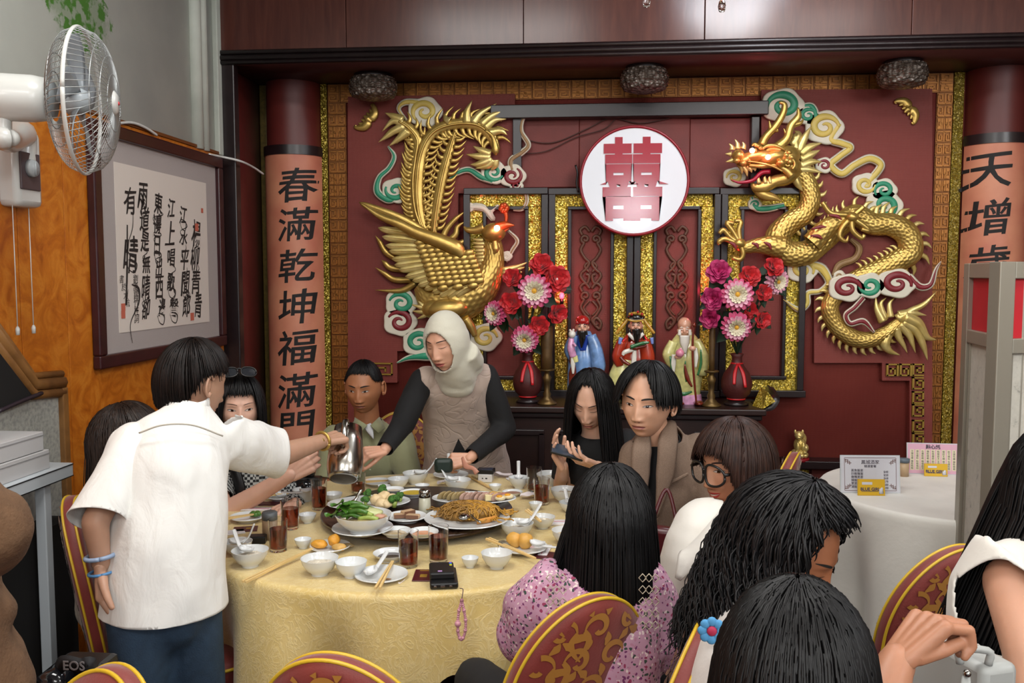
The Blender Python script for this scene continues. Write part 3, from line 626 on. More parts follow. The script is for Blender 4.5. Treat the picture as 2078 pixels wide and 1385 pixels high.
relief('claw', dr, GOLD, lambda m: claw(m, (745, 660), [[(750, 655), (780, 630), (800, 612)], [(750, 665), (790, 690), (825, 720), (790, 715)], [(745, 670), (750, 720), (790, 755), (805, 740)], [(735, 670), (700, 710), (690, 750), (720, 770), (730, 745)], [(730, 650), (650, 640), (610, 590)]], 14))
def f(m):
    for a, b in (((560, 715), (630, 705)), ((555, 745), (610, 760)), ((640, 650), (700, 672)), ((340, 775), (375, 810)), ((285, 780), (315, 805)), ((180, 775), (215, 812))): rib(m, L3(a, ((a[0]+b[0])/2+8, (a[1]+b[1])/2-6), b), [3, 8, 2], Yd-.115, .35, n=8)
relief('red_stripe', dr, MAR, f, label='red painted creases on the legs')
def f(m):   # head: skull, cheek, snout, nose, brows, jaw
    blob(m, p3(440, 385), 29, 24, Yd-.08, .085, .2); blob(m, p3(465, 430), 20, 22, Yd-.07, .07); blob(m, p3(380, 385), 34, 17, Yd-.10, .075, .25)
    blob(m, p3(300, 380), 42, 13, Yd-.11, .06, .22); blob(m, p3(222, 378), 13, 13, Yd-.12, .055); blob(m, p3(250, 400), 17, 12, Yd-.12, .05, .3)
    blob(m, p3(215, 400), 7, 6, Yd-.16, .02); blob(m, p3(245, 412), 7, 6, Yd-.16, .02)
    rib(m, L3((270, 420), (330, 425), (390, 420), (440, 440), (470, 470)), [9, 9, 10, 14, 18], Yd-.13, .7)
    rib(m, L3((490, 430), (450, 478), (390, 495), (340, 520), (300, 520), (285, 500)), [30, 28, 24, 26, 18, 5], Yd-.09, .8)
    rib(m, L3((300, 520), (340, 555), (390, 570), (425, 588)), [18, 24, 14, 2], Yd-.08, .6)
    rib(m, L3((340, 350), (300, 325), (285, 330)), [12, 9, 3], Yd-.14, .8); rib(m, L3((420, 350), (370, 345), (345, 365)), [14, 10, 4], Yd-.15, .8)
    blob(m, p3(420, 410), 10, 9, Yd-.15, .03)
    rib(m, spiral(p3(455, 412), 14, 4, 1.0, 1, -1, 10), [6, 5, 4], Yd-.155, .8)
    rib(m, L3((245, 400), (310, 408), (380, 425), (430, 450)), [3, 4, 5, 3], Yd-.16, .9, n=18); rib(m, L3((330, 345), (360, 330), (400, 332), (440, 350)), [4, 7, 8, 3], Yd-.165, .9, n=16)
    for (x, y) in ((300, 352), (325, 340)): blob(m, p3(x, y), 4.5, 4.5, Yd-.165, .015)
    for a in range(5): blob(m, p3(455+12*math.cos(a*1.2), 385+22*math.sin(a*1.2)), 7, 6, Yd-.15, .018)
relief('head', dr, GOLD, f)
def f():
    R = []
    for k, (b, t) in enumerate((((195, 350), (180, 320)), ((220, 345), (207, 300)), ((245, 345), (242, 312)), ((190, 370), (163, 368)), ((200, 395), (165, 405)), ((240, 420), (265, 472)), ((225, 410), (240, 462)), ((262, 425), (285, 455)), ((285, 425), (300, 448)))):
        R.append((L3(b, ((b[0]+t[0])/2+6, (b[1]+t[1])/2), t), [13, 9, 1], Yd-.12, .6, 9))
    for P in ([(490, 350), (485, 290), (500, 272)], [(500, 360), (530, 290), (560, 240)], [(510, 370), (555, 335), (608, 318)], [(510, 395), (560, 370), (600, 350)], [(510, 425), (560, 405), (608, 405)], [(500, 440), (550, 440), (612, 455)], [(480, 470), (500, 510), (520, 540)], [(470, 330), (500, 280), (480, 260)]):
        R.append((L3(*P), [20, 15, 1], Yd-.03, .6, 12))
    for x in (350, 320, 372): R.append((L3((x, 505), (x-5, 480), (x-2, 470)), [9, 7, 1], Yd-.11, .6, 7))
    each('mane_lock', dr, GOLDB, R)
f()
def f(m):
    for P, w in (([(330, 330), (350, 290), (395, 240), (430, 180), (435, 140), (410, 130)], [20, 16, 15, 14, 12, 4]), ([(375, 270), (370, 240), (365, 215)], [11, 8, 2]), ([(385, 258), (402, 262), (400, 240)], [8, 6, 2]),
                 ([(400, 340), (445, 300), (465, 240), (500, 195), (498, 155)], [22, 17, 16, 14, 4]), ([(475, 235), (510, 225), (525, 205)], [12, 8, 1]), ([(450, 300), (440, 270), (432, 250)], [8, 6, 1])):
        rib(m, L3(*P), w, Yd-.11, .9, n=20)
relief('horn', dr, GOLD, f)
each('tail_flame', dr, GOLDB, [(L3(*P), w, Yd-.01, .7, 18) for P, w in (([(955, 1130), (1020, 1090), (1080, 1060), (1135, 1003)], [22, 14, 11, 1]), ([(960, 1110), (1020, 1100), (1090, 1112)], [18, 16, 1.5]), ([(985, 1120), (1050, 1150), (1090, 1210), (1135, 1225)], [30, 24, 15, 2]), ([(980, 1140), (1040, 1180), (1075, 1250), (1095, 1318)], [24, 19, 14, 2]), ([(970, 1150), (1010, 1200), (1025, 1240), (1040, 1285)], [20, 15, 10, 1]), ([(950, 1170), (965, 1215), (985, 1250), (1002, 1285)], [18, 14, 9, 1]), ([(920, 1190), (900, 1240), (920, 1275), (968, 1295)], [18, 22, 14, 1]),
                 ([(890, 1140), (862, 1080), (855, 1020)], [20, 12, 1]), ([(900, 1130), (880, 1060), (905, 1030)], [14, 9, 1]), ([(925, 1120), (920, 1060), (945, 1028)], [14, 9, 1]))])
relief('tongue', dr, mat('tongue_red', '8c1230', .3), lambda m: rib(m, L3((190, 488), (230, 500), (290, 490), (330, 455), (370, 450)), [2, 6, 8, 10, 10], Yd-.11, .8, n=20), label='dark red tongue')
for x, y in ((287, 353), (360, 383)):
    relief('glowing_eye', dr, REDW, lambda m: blob(m, p3(x, y), 5.2, 5.2, Yd-.185, .014), label='lit red eye'); P = onY(*p3(x-4, y), Yd-.29); point('eye_glow', P, .42, (1, .05, .08), .02)
# ---- the phoenix
ph = thing('phoenix_relief', onY(900, 640, YP), 'carved gold phoenix with spread wing, long tail plumes and glowing eye', 'wall carving')
BP = L2((400, 1030), (470, 1095), (590, 1110), (700, 1050), (765, 960), (785, 870), (775, 790))
relief('body', ph, GOLD, lambda m: scaled(m, BP, [24, 64, 88, 80, 54, 40, 34], Yd, .7, rows=11, around=22, amp=.07))
relief('thigh', ph, GOLD, lambda m: (blob(m, p2(545, 1150), 46, 22, Yd-.06, .06, .1), blob(m, p2(480, 1150), 26, 20, Yd-.05, .05), rib(m, L2((640, 1200), (670, 1240), (690, 1290)), [22, 18, 10], Yd-.03, .8)))
def f(m):
    for P in ([(460, 1150), (410, 1140), (368, 1128)], [(455, 1160), (410, 1165), (372, 1160)], [(460, 1165), (430, 1185), (395, 1200)], [(440, 1150), (420, 1130), (400, 1110)]): rib(m, L2(*P), [12, 9, 2], Yd-.06, .8, n=10)
relief('claw', ph, GOLDB, f)
def f(m):
    blob(m, p2(785, 760), 25, 20, Yd-.05, .06, .1); rib(m, L2((735, 735), (690, 748), (650, 745), (632, 728)), [22, 16, 11, 3], Yd-.05, .7)
    rib(m, L2((790, 800), (795, 845), (785, 870)), [12, 15, 3], Yd-.07, .7)
relief('head', ph, GOLD, f)
relief('beak', ph, mat('beak_red_glow', 'c8602e', .3, .5), lambda m: (rib(m, L2((800, 735), (845, 722), (893, 722)), [22, 17, 1], Yd-.07, .8), rib(m, L2((800, 775), (835, 750), (865, 738)), [16, 10, 1], Yd-.06, .8)), label='red lit beak')  # red glow of the eye put into the beak colour
relief('crest', ph, mat('crest_red_glow', 'c4562a', .3, .5), lambda m: (rib(m, L2((846, 715), (850, 680), (845, 655)), [7, 8, 9], Yd-.05, .9), [blob(m, p2(838+14*math.cos(a), 634+14*math.sin(a)), 6, 6, Yd-.05, .018) for a in range(6)]), label='red lit crest')  # crest likewise coloured with the red glow of the eye
relief('glowing_eye', ph, REDW, lambda m: blob(m, p2(802, 737), 6, 6, Yd-.115, .02), label='lit red eye'); point('eye_glow', onY(*p2(815, 732), Yd-.22), .4, (1, .05, .08), .02)
relief('hackle', ph, GOLDB, lambda m: [rib(m, L2((735+(i % 2)*6, 800+i*17), (705, 798+i*18), (672+i*2, 790+i*21)), [12, 9, 1], Yd-.02, .5, n=8) for i in range(9)])
tips = [(98, 605), (195, 735), (215, 780), (232, 825), (250, 853), (265, 895), (278, 925), (300, 950), (333, 985), (370, 1005), (398, 1028), (432, 1048), (470, 1066), (508, 1082), (548, 1088), (590, 1082)]
for i, tp in enumerate(tips):
    a = i/(len(tips)-1); b = (600+85*a-20*math.sin(PI*a), 880+150*a); mid = (tp[0]*.5+b[0]*.5+12*math.sin(PI*a), tp[1]*.5+b[1]*.5-26*(1-a)-8)
    m = M(); rib(m, L2(tp, ((tp[0]*.8+mid[0]*.2), tp[1]*.8+mid[1]*.2+2), mid, b), [2, 15, 19, 15], Yd-.055-.0018*i, .35, n=18)
    rib(m, L2(tp, mid, b), [1, 3, 4], Yd-.066-.0018*i, .8, n=14, seg=6); m.build('wing_feather', GOLDB if i else GOLD, ph)
def f(m):
    for r in range(7):
        for k in range(10-r//2):
            a = (k+.5*(r % 2))/10; x = 400+r*42+a*120-20*a; y = 810+r*9+a*235; x += -a*a*20
            rib(m, L2((x-22, y+4), (x, y), (x+30, y-6)), [3, 15, 10], Yd-.098-.003*r, .35, n=8, seg=8)
relief('covert', ph, GOLD, f)
relief('wing_edge', ph, GOLD, lambda m: rib(m, L2((628, 880), (590, 840), (500, 800), (390, 760), (300, 715), (200, 675), (100, 606)), [16, 34, 30, 24, 18, 12, 1], Yd-.11, .6, n=40))
relief('wing_feather', ph, GOLDB, lambda m: [rib(m, L2((830, 950+18*i), (890, 940+14*i), (955-12*i, 912+24*i)), [12, 12, 2], Yd-.01, .5, n=9) for i in range(3)])
def plume(P, w, sides, ev, ln, lab=None, drop=None):
    L = L2(*P)
    def f(m):
        rib(m, L, w, Yd+.01, .35, n=60); rib(m, L, [5]*3, Yd-.012, .9, n=60, seg=6)
        for s in sides: spikes(m, L, w, Yd+.008, s, ev, ln, 9.5, .75, .06, .96, .45)
        if drop: rib(m, L2(*drop), [5, 8, 16, 3], Yd-.02, .7, n=14)
    relief('tail_plume', ph, GOLD, f)
plume([(455, 800), (405, 680), (392, 520), (415, 350), (480, 245), (590, 205), (700, 210), (770, 265), (800, 340)], [14, 26, 30, 26, 22, 22, 26, 24, 16], (1, -1), 15, 21, drop=[(740, 235), (780, 270), (795, 340), (795, 365)])
plume([(475, 790), (490, 650), (520, 480), (555, 350), (588, 245)], [12, 22, 24, 20, 10], (1, -1), 14, 17)
plume([(445, 800), (385, 650), (372, 500), (385, 380), (395, 290), (355, 230), (300, 190)], [14, 20, 18, 18, 22, 22, 14], (1, -1), 15, 16)
each('plume_flame', ph, GOLDB, [(L2(*P), [20, 14, 1], Yd, .5, 12) for P in ([(330, 215), (275, 240), (235, 270), (197, 298)], [(320, 200), (270, 190), (215, 243)], [(320, 185), (270, 165), (230, 148)], [(350, 240), (300, 280), (250, 318)], [(340, 235), (310, 270), (290, 305)],
              [(560, 190), (545, 180), (540, 160)], [(650, 200), (650, 140), (675, 85)], [(680, 200), (720, 150), (800, 100)], [(720, 210), (780, 160), (860, 132)], [(740, 225), (790, 185), (850, 180)], [(760, 250), (820, 240), (855, 262)], [(770, 360), (720, 340), (680, 318)], [(770, 375), (700, 370), (645, 360)], [(775, 385), (710, 410), (665, 412)], [(785, 390), (750, 420), (690, 432)], [(790, 390), (790, 420), (770, 440)])])
each('body_plume', ph, GOLD, [(L2(*P), [14, 13, 10, 1], Yd+.015, .6, 16) for P in ([(390, 1015), (330, 1050), (280, 1058), (180, 1053)], [(370, 1000), (280, 1000), (230, 970), (180, 938)], [(330, 950), (260, 940), (230, 915), (212, 900)], [(300, 900), (235, 860), (205, 810), (180, 775)], [(380, 780), (300, 720), (270, 680), (250, 655)], [(420, 770), (360, 730), (338, 690)],
              [(520, 810), (540, 750), (590, 690), (648, 645)], [(545, 810), (590, 770), (600, 730), (645, 700)], [(580, 830), (620, 810), (655, 790)], [(1050, 1060), (1090, 1100), (1165, 1142)])])
# ---- loose wires behind the sign
def wire(name, pts, r, mt, lab, n=40):
    m = M(); m.tube(pts, r, 6, n=n); return m.build(name, mt, label=lab, cat='wire')
BLK = mat('black_plastic', '101011', .35)
wire('cable', [onY(x, y, 4.975) for x, y in ((1062, 282), (1100, 290), (1135, 286), (1190, 262), (1240, 240), (1300, 250), (1380, 236), (1460, 226), (1520, 222))], .0035, mat('cable_brown', '4a2b24', .5), 'thin dark cable sagging above the round sign')
wire('cable', [onY(x, y, 4.972) for x, y in ((1065, 312), (1110, 306), (1170, 278), (1225, 262), (1250, 240))], .003, mat('cable_brown', '4a2b24'), 'second thin dark cable left of the round sign')
wire('cable', [onY(x, y, 4.86) for x, y in ((1168, 335), (1172, 352), (1170, 372), (1174, 390))], .006, BLK, 'short black cable tie at the left rim of the round sign', 12)
# ================================================================== altar table and what stands on it
ZA = .94; YF = 4.50
def q5(x, y): return (1000+x/3.056, 480+y/3.056)
def Q5(*P): return [q5(*p) for p in P]
xa0, xa1 = onY(965, 840, YF)[0], onY(1556, 840, YF)[0]; xm = (xa0+xa1)/2; w_ = xa1-xa0
al = thing('altar_table', (xm, 4.72, 0), 'long dark wooden altar table with upturned end against the screen', 'altar')
m = M(); m.box((xm, (YF+4.93)/2, ZA-.016), (w_, 4.93-YF, .032)); m.build('table_top', DARK, al, smooth=False, bevel=.006)
m = M(); m.box((xm, (YF+.02+4.93)/2, ZA-.048), (w_-.03, 4.90-YF, .028)); m.build('moulding', DARKT, al, smooth=False, bevel=.008)
m = M(); m.box((xm, (YF+.05+4.92)/2, (ZA-.062+.10)/2), (w_-.06, 4.87-YF, ZA-.062-.10)); m.build('cabinet_body', DARK, al, smooth=False, bevel=.006)
n = 4; bw = (w_-.06)/n
for i in range(n):
    m = M(); x = xa0+.03+bw*(i+.5); z0, z1, d = .20, ZA-.14, .03
    for (cx, cz, sx, sz) in ((x, z0, bw-.06, d), (x, z1, bw-.06, d), (x-bw/2+.045, (z0+z1)/2, d, z1-z0), (x+bw/2-.045, (z0+z1)/2, d, z1-z0)): m.box((cx, YF+.042, cz), (sx, .018, sz))
    m.build('door_moulding', DARKT, al, smooth=False, bevel=.004)
for i in (-1, 1):
    m = M(); m.box((xm+i*(w_/2-.09), 4.72, .05), (.1, .34, .1)); m.build('foot', DARK, al, smooth=False, bevel=.01)
xu = xa1
m = M(); m.tube([(xu-.03, 4.71, ZA-.012), (xu+.03, 4.71, ZA+.002), (xu+.065, 4.71, ZA+.05), (xu+.062, 4.71, ZA+.085)], [.02, .022, .02, .012], 4, n=14, lat=(0, 1, 0), ry=[.02, .022, .02, .012]); 
G = m.v[0]; G[:, 1] = 4.71+(G[:, 1]-4.71)*10; m.build('upturned_end', DARKT, al)
m = M(); m.add([(xu-.015, 4.52, ZA+.002), (xu+.045, 4.52, ZA+.04), (xu+.005, 4.52, ZA+.09), (xu-.05, 4.62, ZA+.002), (xu+.045, 4.70, ZA+.04), (xu+.005, 4.70, ZA+.09)], [(0, 1, 2), (3, 5, 4), (0, 2, 5, 3), (1, 4, 5, 2), (0, 3, 4, 1)]); m.build('gold_corner', GLIT, al, smooth=False, label='gold foil corner of the upturned end')
# ---- porcelain figures
def por(n, c, **k): return mat('porcelain_'+n, c, .18, coat=.6, **k)
PB, PR, PY_, PP, PG, PW, PK, PFL = por('blue', '6f93c4', var=.3, vscale=30), por('red', 'a8341c', var=.15), por('yellow', 'd6d18a', var=.2, vscale=40), por('pink', 'd79ac0', var=.25, vscale=40), por('green', '2e6a3c'), por('white', 'e2ddd2'), por('black', '15120f'), por('flesh', 'd9a58a')
PDB = por('cobalt', '20409c'); PBR = por('brown', '6d2416'); PGD = por('gilt', 'b58a30')
Ys = 4.70
def fig(label, x): return thing('porcelain_figure', (onY(x, 816, Ys)[0], Ys, ZA), label, 'figurine', 'three porcelain star figures')
def part(th, nm, mt, fn, **k): m = M(); fn(m); return m.build(nm, mt, th, **k)
def face5(th, c, r, brow=False):
    def f(m):
        blob(m, q5(*c), r, r*1.18, Ys-.01, .038); blob(m, q5(c[0], c[1]+6), r*.22, r*.3, Ys-.046, .010)
        for s in (-1, 1): blob(m, q5(c[0]+s*r*3.0, c[1]+2), r*.18, r*.3, Ys-.005, .01); blob(m, q5(c[0]+s*r*1.4, c[1]+14), r*.3, r*.25, Ys-.036, .012)
    part(th, 'head', PFL, f)
    def e(m):
        for s in (-1, 1): rib(m, Q5((c[0]+s*8, c[1]-4), (c[0]+s*16, c[1]-6), (c[0]+s*25, c[1]-3)), [1, 2, 1], Ys-.049, .5, n=7); rib(m, Q5((c[0]+s*7, c[1]-14), (c[0]+s*18, c[1]-19), (c[0]+s*28, c[1]-13)), [1.2, 2, .8], Ys-.046, .5, n=7)
    part(th, 'eyes_and_brows', PK if not brow else PW, e)
F1 = fig('porcelain figure in blue robe and red cap holding a child', 1183)
part(F1, 'robe', PB, lambda m: (rib(m, Q5((560, 585), (560, 640), (562, 760), (565, 900), (568, 1010)), [30, 46, 62, 68, 70], Ys, .62, n=30, seg=24), rib(m, Q5((610, 610), (640, 700), (655, 800), (650, 860)), [20, 26, 30, 20], Ys-.05, .8, n=16), rib(m, Q5((505, 610), (480, 700), (500, 770)), [18, 26, 16], Ys-.05, .8, n=16)))
part(F1, 'robe_edge', PBR, lambda m: (rib(m, Q5((500, 780), (495, 850), (478, 940)), [8, 16, 5], Ys-.09, .4), rib(m, Q5((480, 700), (490, 780), (505, 830)), [4, 8, 5], Ys-.10, .4)))
part(F1, 'cuff', PW, lambda m: rib(m, Q5((492, 720), (497, 790), (498, 850)), [7, 10, 4], Ys-.105, .4))
part(F1, 'bib', PDB, lambda m: rib(m, Q5((555, 610), (556, 660), (560, 706)), [30, 22, 12], Ys-.045, .4, seg=14), label='cobalt blue bib'); part(F1, 'skirt_hem', PP, lambda m: rib(m, Q5((560, 985), (560, 1040)), [70, 72], Ys, .66, seg=24))
face5(F1, (555, 562), 12.5); part(F1, 'beard', PK, lambda m: (rib(m, Q5((555, 585), (553, 630), (550, 690)), [17, 15, 2], Ys-.072, .5, n=14), rib(m, Q5((528, 575), (528, 620), (530, 650)), [3, 5, 2], Ys-.04, .6), rib(m, Q5((580, 575), (585, 620), (585, 650)), [3, 5, 2], Ys-.04, .6)))
part(F1, 'cap', por('cap_red', 'a81f1c'), lambda m: (blob(m, q5(555, 520), 14, 11, Ys-.01, .04), rib(m, Q5((515, 530), (555, 534), (595, 530)), [9, 11, 9], Ys-.03, .8)), label='red cap')
part(F1, 'child', PP, lambda m: (rib(m, Q5((488, 630), (485, 690), (500, 745)), [10, 16, 15], Ys-.10, .8), rib(m, Q5((500, 660), (515, 680)), [6, 5], Ys-.12, .8)), label='child in pink'); part(F1, 'child_head', PW, lambda m: (blob(m, q5(492, 605), 7.5, 8, Ys-.10, .022), blob(m, q5(480, 580), 2.5, 2.5, Ys-.10, .008), blob(m, q5(500, 578), 2.5, 2.5, Ys-.10, .008)))
part(F1, 'child_trousers', PY_, lambda m: rib(m, Q5((505, 740), (515, 778)), [14, 12], Ys-.10, .7))
F2 = fig('porcelain figure in red robe and winged hat with a jade ruyi', 1288)
part(F2, 'robe', PR, lambda m: (rib(m, Q5((885, 600), (885, 660), (885, 760), (885, 830), (880, 900)), [34, 62, 76, 74, 60], Ys, .6, n=30, seg=24), rib(m, Q5((940, 640), (960, 740), (950, 800), (900, 830)), [24, 30, 30, 20], Ys-.055, .8), rib(m, Q5((800, 650), (775, 740), (790, 800)), [20, 24, 18], Ys-.055, .8)))
part(F2, 'skirt', PY_, lambda m: (rib(m, Q5((830, 760), (815, 860), (805, 1000)), [40, 62, 62], Ys-.03, .6, n=20, seg=18), rib(m, Q5((880, 900), (885, 1020)), [66, 72], Ys, .62, seg=22)))
part(F2, 'sash', PW, lambda m: (rib(m, Q5((880, 700), (875, 780), (880, 840)), [8, 11, 8], Ys-.105, .4), rib(m, Q5((870, 700), (820, 715), (805, 735)), [9, 10, 6], Ys-.11, .6)))
part(F2, 'belt', PBR, lambda m: (rib(m, Q5((790, 745), (815, 775), (850, 795)), [6, 9, 6], Ys-.105, .6), rib(m, Q5((850, 690), (890, 690), (955, 675)), [6, 9, 5], Ys-.115, .6)))
part(F2, 'jade_scepter', PG, lambda m: rib(m, Q5((855, 685), (890, 672), (930, 660), (970, 655)), [9, 7, 8, 4], Ys-.125, .7), label='green jade scepter')
part(F2, 'blue_collar_flap', por('sky', '7f93d6'), lambda m: (rib(m, Q5((795, 625), (785, 665)), [9, 6], Ys-.08, .5), rib(m, Q5((985, 625), (990, 665)), [8, 5], Ys-.08, .5)))
part(F2, 'collar', PW, lambda m: rib(m, Q5((840, 600), (885, 635), (935, 600)), [7, 9, 7], Ys-.06, .5)); face5(F2, (887, 552), 13.5)
part(F2, 'beard', PK, lambda m: (rib(m, Q5((890, 572), (893, 610), (890, 668)), [18, 17, 5], Ys-.066, .5, n=14), rib(m, Q5((848, 570), (850, 620), (845, 650)), [4, 7, 3], Ys-.05, .6), rib(m, Q5((928, 570), (930, 610), (945, 645)), [4, 7, 3], Ys-.05, .6)))
part(F2, 'hat', PK, lambda m: (blob(m, q5(888, 500), 18, 9, Ys-.005, .042), rib(m, Q5((845, 508), (888, 515), (935, 508)), [9, 10, 9], Ys-.035, .7))); part(F2, 'hat_trim', PGD, lambda m: (rib(m, Q5((838, 515), (888, 524), (940, 515)), [4, 5, 4], Ys-.05, .8), [blob(m, q5(850+13*i, 480-6*math.sin(i*.63)), 3, 3.2, Ys-.03, .01) for i in range(7)]))
part(F2, 'hat_wing', PGD, lambda m: rib(m, Q5((840, 510), (800, 560), (765, 605)), [6, 8, 5], Ys-.01, .5)); part(F2, 'hat_wing', PGD, lambda m: rib(m, Q5((935, 510), (970, 560), (1003, 600)), [6, 8, 5], Ys-.01, .5)); part(F2, 'hat_jewel', por('jewel', 'b0201c'), lambda m: [blob(m, q5(x, y), 2.6, 3, Ys-.045, .009) for x, y in ((862, 482), (900, 466), (925, 480))])
F3 = fig('porcelain figure of a bald white bearded elder with red staff and peach', 1391)
part(F3, 'robe', PY_, lambda m: (rib(m, Q5((1195, 590), (1195, 650), (1195, 760), (1195, 900), (1200, 985)), [28, 58, 74, 66, 56], Ys, .6, n=30, seg=24), rib(m, Q5((1260, 640), (1300, 740), (1300, 860)), [18, 26, 18], Ys-.04, .8), rib(m, Q5((1120, 650), (1090, 730), (1110, 800)), [18, 26, 16], Ys-.045, .8)))
part(F3, 'robe_edge', PG, lambda m: (rib(m, Q5((1100, 740), (1112, 840), (1125, 940), (1180, 975), (1235, 960)), [4, 5, 6, 9, 4], Ys-.10, .4, n=20), rib(m, Q5((1290, 700), (1290, 790), (1270, 860)), [3, 6, 4], Ys-.10, .4), rib(m, Q5((1195, 770), (1190, 830), (1200, 900)), [3, 4, 3], Ys-.112, .4)), label='green robe edging')
part(F3, 'sleeve_lining', PW, lambda m: rib(m, Q5((1125, 730), (1120, 790), (1122, 840)), [10, 11, 4], Ys-.10, .5)); part(F3, 'sleeve_lining', PW, lambda m: rib(m, Q5((1255, 690), (1262, 750), (1258, 810)), [8, 9, 4], Ys-.11, .5))
part(F3, 'skirt_hem', PP, lambda m: rib(m, Q5((1205, 975), (1205, 1045)), [56, 64], Ys, .66, seg=24)); part(F3, 'shoe', PBR, lambda m: blob(m, q5(1150, 1030), 13, 5, Ys-.08, .05)); part(F3, 'shoe', PBR, lambda m: blob(m, q5(1275, 1030), 10, 5, Ys-.08, .05))
face5(F3, (1188, 580), 13, True); part(F3, 'bald_crown', PFL, lambda m: blob(m, q5(1189, 545), 14, 15, Ys-.005, .042))
part(F3, 'beard', PW, lambda m: (rib(m, Q5((1190, 612), (1190, 660), (1195, 725)), [22, 20, 4], Ys-.068, .5, n=14), rib(m, Q5((1158, 575), (1158, 610)), [5, 8], Ys-.05, .6), rib(m, Q5((1222, 575), (1224, 610)), [5, 8], Ys-.05, .6))); part(F3, 'hand', PFL, lambda m: blob(m, q5(1238, 692), 7, 6, Ys-.12, .018)); part(F3, 'hand', PFL, lambda m: blob(m, q5(1150, 745), 8, 5, Ys-.12, .018))
part(F3, 'staff', PBR, lambda m: (rib(m, Q5((1248, 545), (1240, 640), (1240, 760), (1250, 900), (1263, 1035)), [4, 5, 5, 5, 4], Ys-.125, 1), blob(m, q5(1248, 548), 4, 5, Ys-.125, .012)), label='red staff'); part(F3, 'peach', por('peach', 'd98aa0'), lambda m: (blob(m, q5(1160, 722), 9, 9, Ys-.135, .025), blob(m, q5(1163, 700), 3, 4, Ys-.135, .008))); part(F3, 'red_lining', PBR, lambda m: rib(m, Q5((1190, 790), (1205, 870), (1235, 930)), [3, 9, 4], Ys-.118, .4))
# ---- vases, candlesticks
VASE = mat('red_earthenware', '4e1c1a', .55, var=.2, bump=.3, bscale=90); RIB_ = mat('red_ribbon', 'c51f26', .35); BRZ = m_gold('aged_brass', '4c3a22', '7a6136', .4, .7)
def vase(px, lab):
    P = onY(px, 806, 4.66); th = thing('flower_vase', (P[0], 4.66, ZA), lab, 'vase', 'red earthenware vases on the altar'); s = .0026; c = (P[0], 4.66, ZA)
    m = M(); m.lathe([(.001, .0), (.062, 0), (.064, .012), (.05, .018), (.045, .026), (.001, .026)], c, 28); m.build('stand', DARKT, th)
    m = M(); m.lathe([(.001, .027), (.040, .027), (.044, .034), (.068, .06), (.079, .095), (.079, .125), (.066, .165), (.042, .198), (.027, .225), (.026, .25), (.036, .268), (.033, .268), (.024, .25), (.001, .235)], c, 32); m.build('body', VASE, th)
    m = M(); m.lathe([(.046, .038), (.049, .033), (.046, .028), (.043, .033), (.046, .038)], c, 24); m.lathe([(.030, .222), (.034, .217), (.030, .212), (.027, .217), (.030, .222)], c, 24); m.build('ribbon_band', RIB_, th, kind=None, label='red ribbon')
    for i, (dx, l) in enumerate(((-.012, .10), (.014, .115))):
        m = M(); m.tube([(P[0]+dx*.2, 4.66-.034, ZA+.218), (P[0]+dx*1.6, 4.66-.062, ZA+.17), (P[0]+dx*2.2, 4.66-.090, ZA+.218-l)], [.006, .010, .008], 6, n=10, lat=(1, 0, 0), ry=.0025); m.build('ribbon_tail', RIB_, th)
    return th
vase(1071, 'dark red vase with red ribbon on the altar left of the blue robed figure'); vase(1494, 'dark red vase with red ribbon at the right end of the altar')
def candle(px, lab, k):
    P = onY(px, 812, 4.60); c = (P[0], 4.60, ZA); th = thing('candlestick', c, lab, 'candlestick', 'tall brass candlesticks on the altar')
    m = M(); m.lathe([(.001, 0), (.050, 0), (.052, .008), (.034, .02), (.018, .04), (.022, .055), (.014, .07), (.018, .12), (.024, .14), (.014, .155), (.012, .17), (.038, .178), (.038, .184), (.012, .186), (.001, .186)], c, 24); m.build('stem', BRZ, th)
    m = M(); m.lathe([(.001, .186), (.026*k, .186), (.024*k, .26), (.027*k, .33), (.026*k, .40), (.022*k, .41), (.001, .41)], c, 18); m.build('candle_sleeve', mat('candle_sleeve', '5b4324', .5, .3, var=.3, vscale=25), th)
candle(1110, 'tall brass candlestick between the left vase and the blue robed figure', 1.15); candle(1443, 'tall brass candlestick between the white bearded figure and the right vase', .6)
# ---- flowers
RR = mat('rose_red', 'c0161f', .55, var=.2, vscale=30, sheen=.2); RD = mat('rose_deep', '8a0d1c', .6); MG = mat('magenta_petal', 'b32a63', .55, var=.25, vscale=30); PK1 = mat('pink_petal', 'd2547f', .55, var=.15, vscale=40); PK2 = mat('pale_petal', 'e6a9bd', .55); CRM = mat('cream_petal', 'e9dfc4', .55); YC = mat('flower_yellow', 'd9a22c', .6); LEAF = mat('silk_leaf', '16301a', .5, var=.3, vscale=20); STEM = mat('flower_stem', '1d331c', .6)
def petal(m, R0, ang, L, W, el, cup, mi, tip=.3):
    """petal springing at radius R0 in direction ang, raised by el, cupped, its tip bent outwards"""
    u = np.linspace(-1, 1, 5); v = np.linspace(0, 1, 5); G = np.zeros((5, 5, 3))
    for j, b in enumerate(v):
        e = el-tip*b*b; r = R0+L*b*math.cos(e if j else el); z = L*b*math.sin(el-tip*.6*b*b); wv = W*math.sin(PI*(.12+.80*b))**.7
        for i, a in enumerate(u): G[i, j] = (r*1.0-cup*a*a*wv, a*wv, z+cup*a*a*wv*.8+.06*L*math.sin(7*a+ang*3)*b)
    c, s = math.cos(ang), math.sin(ang); X = G.copy(); X[..., 0] = c*G[..., 0]-s*G[..., 1]; X[..., 1] = s*G[..., 0]+c*G[..., 1]; m.grid(X, mi=mi)
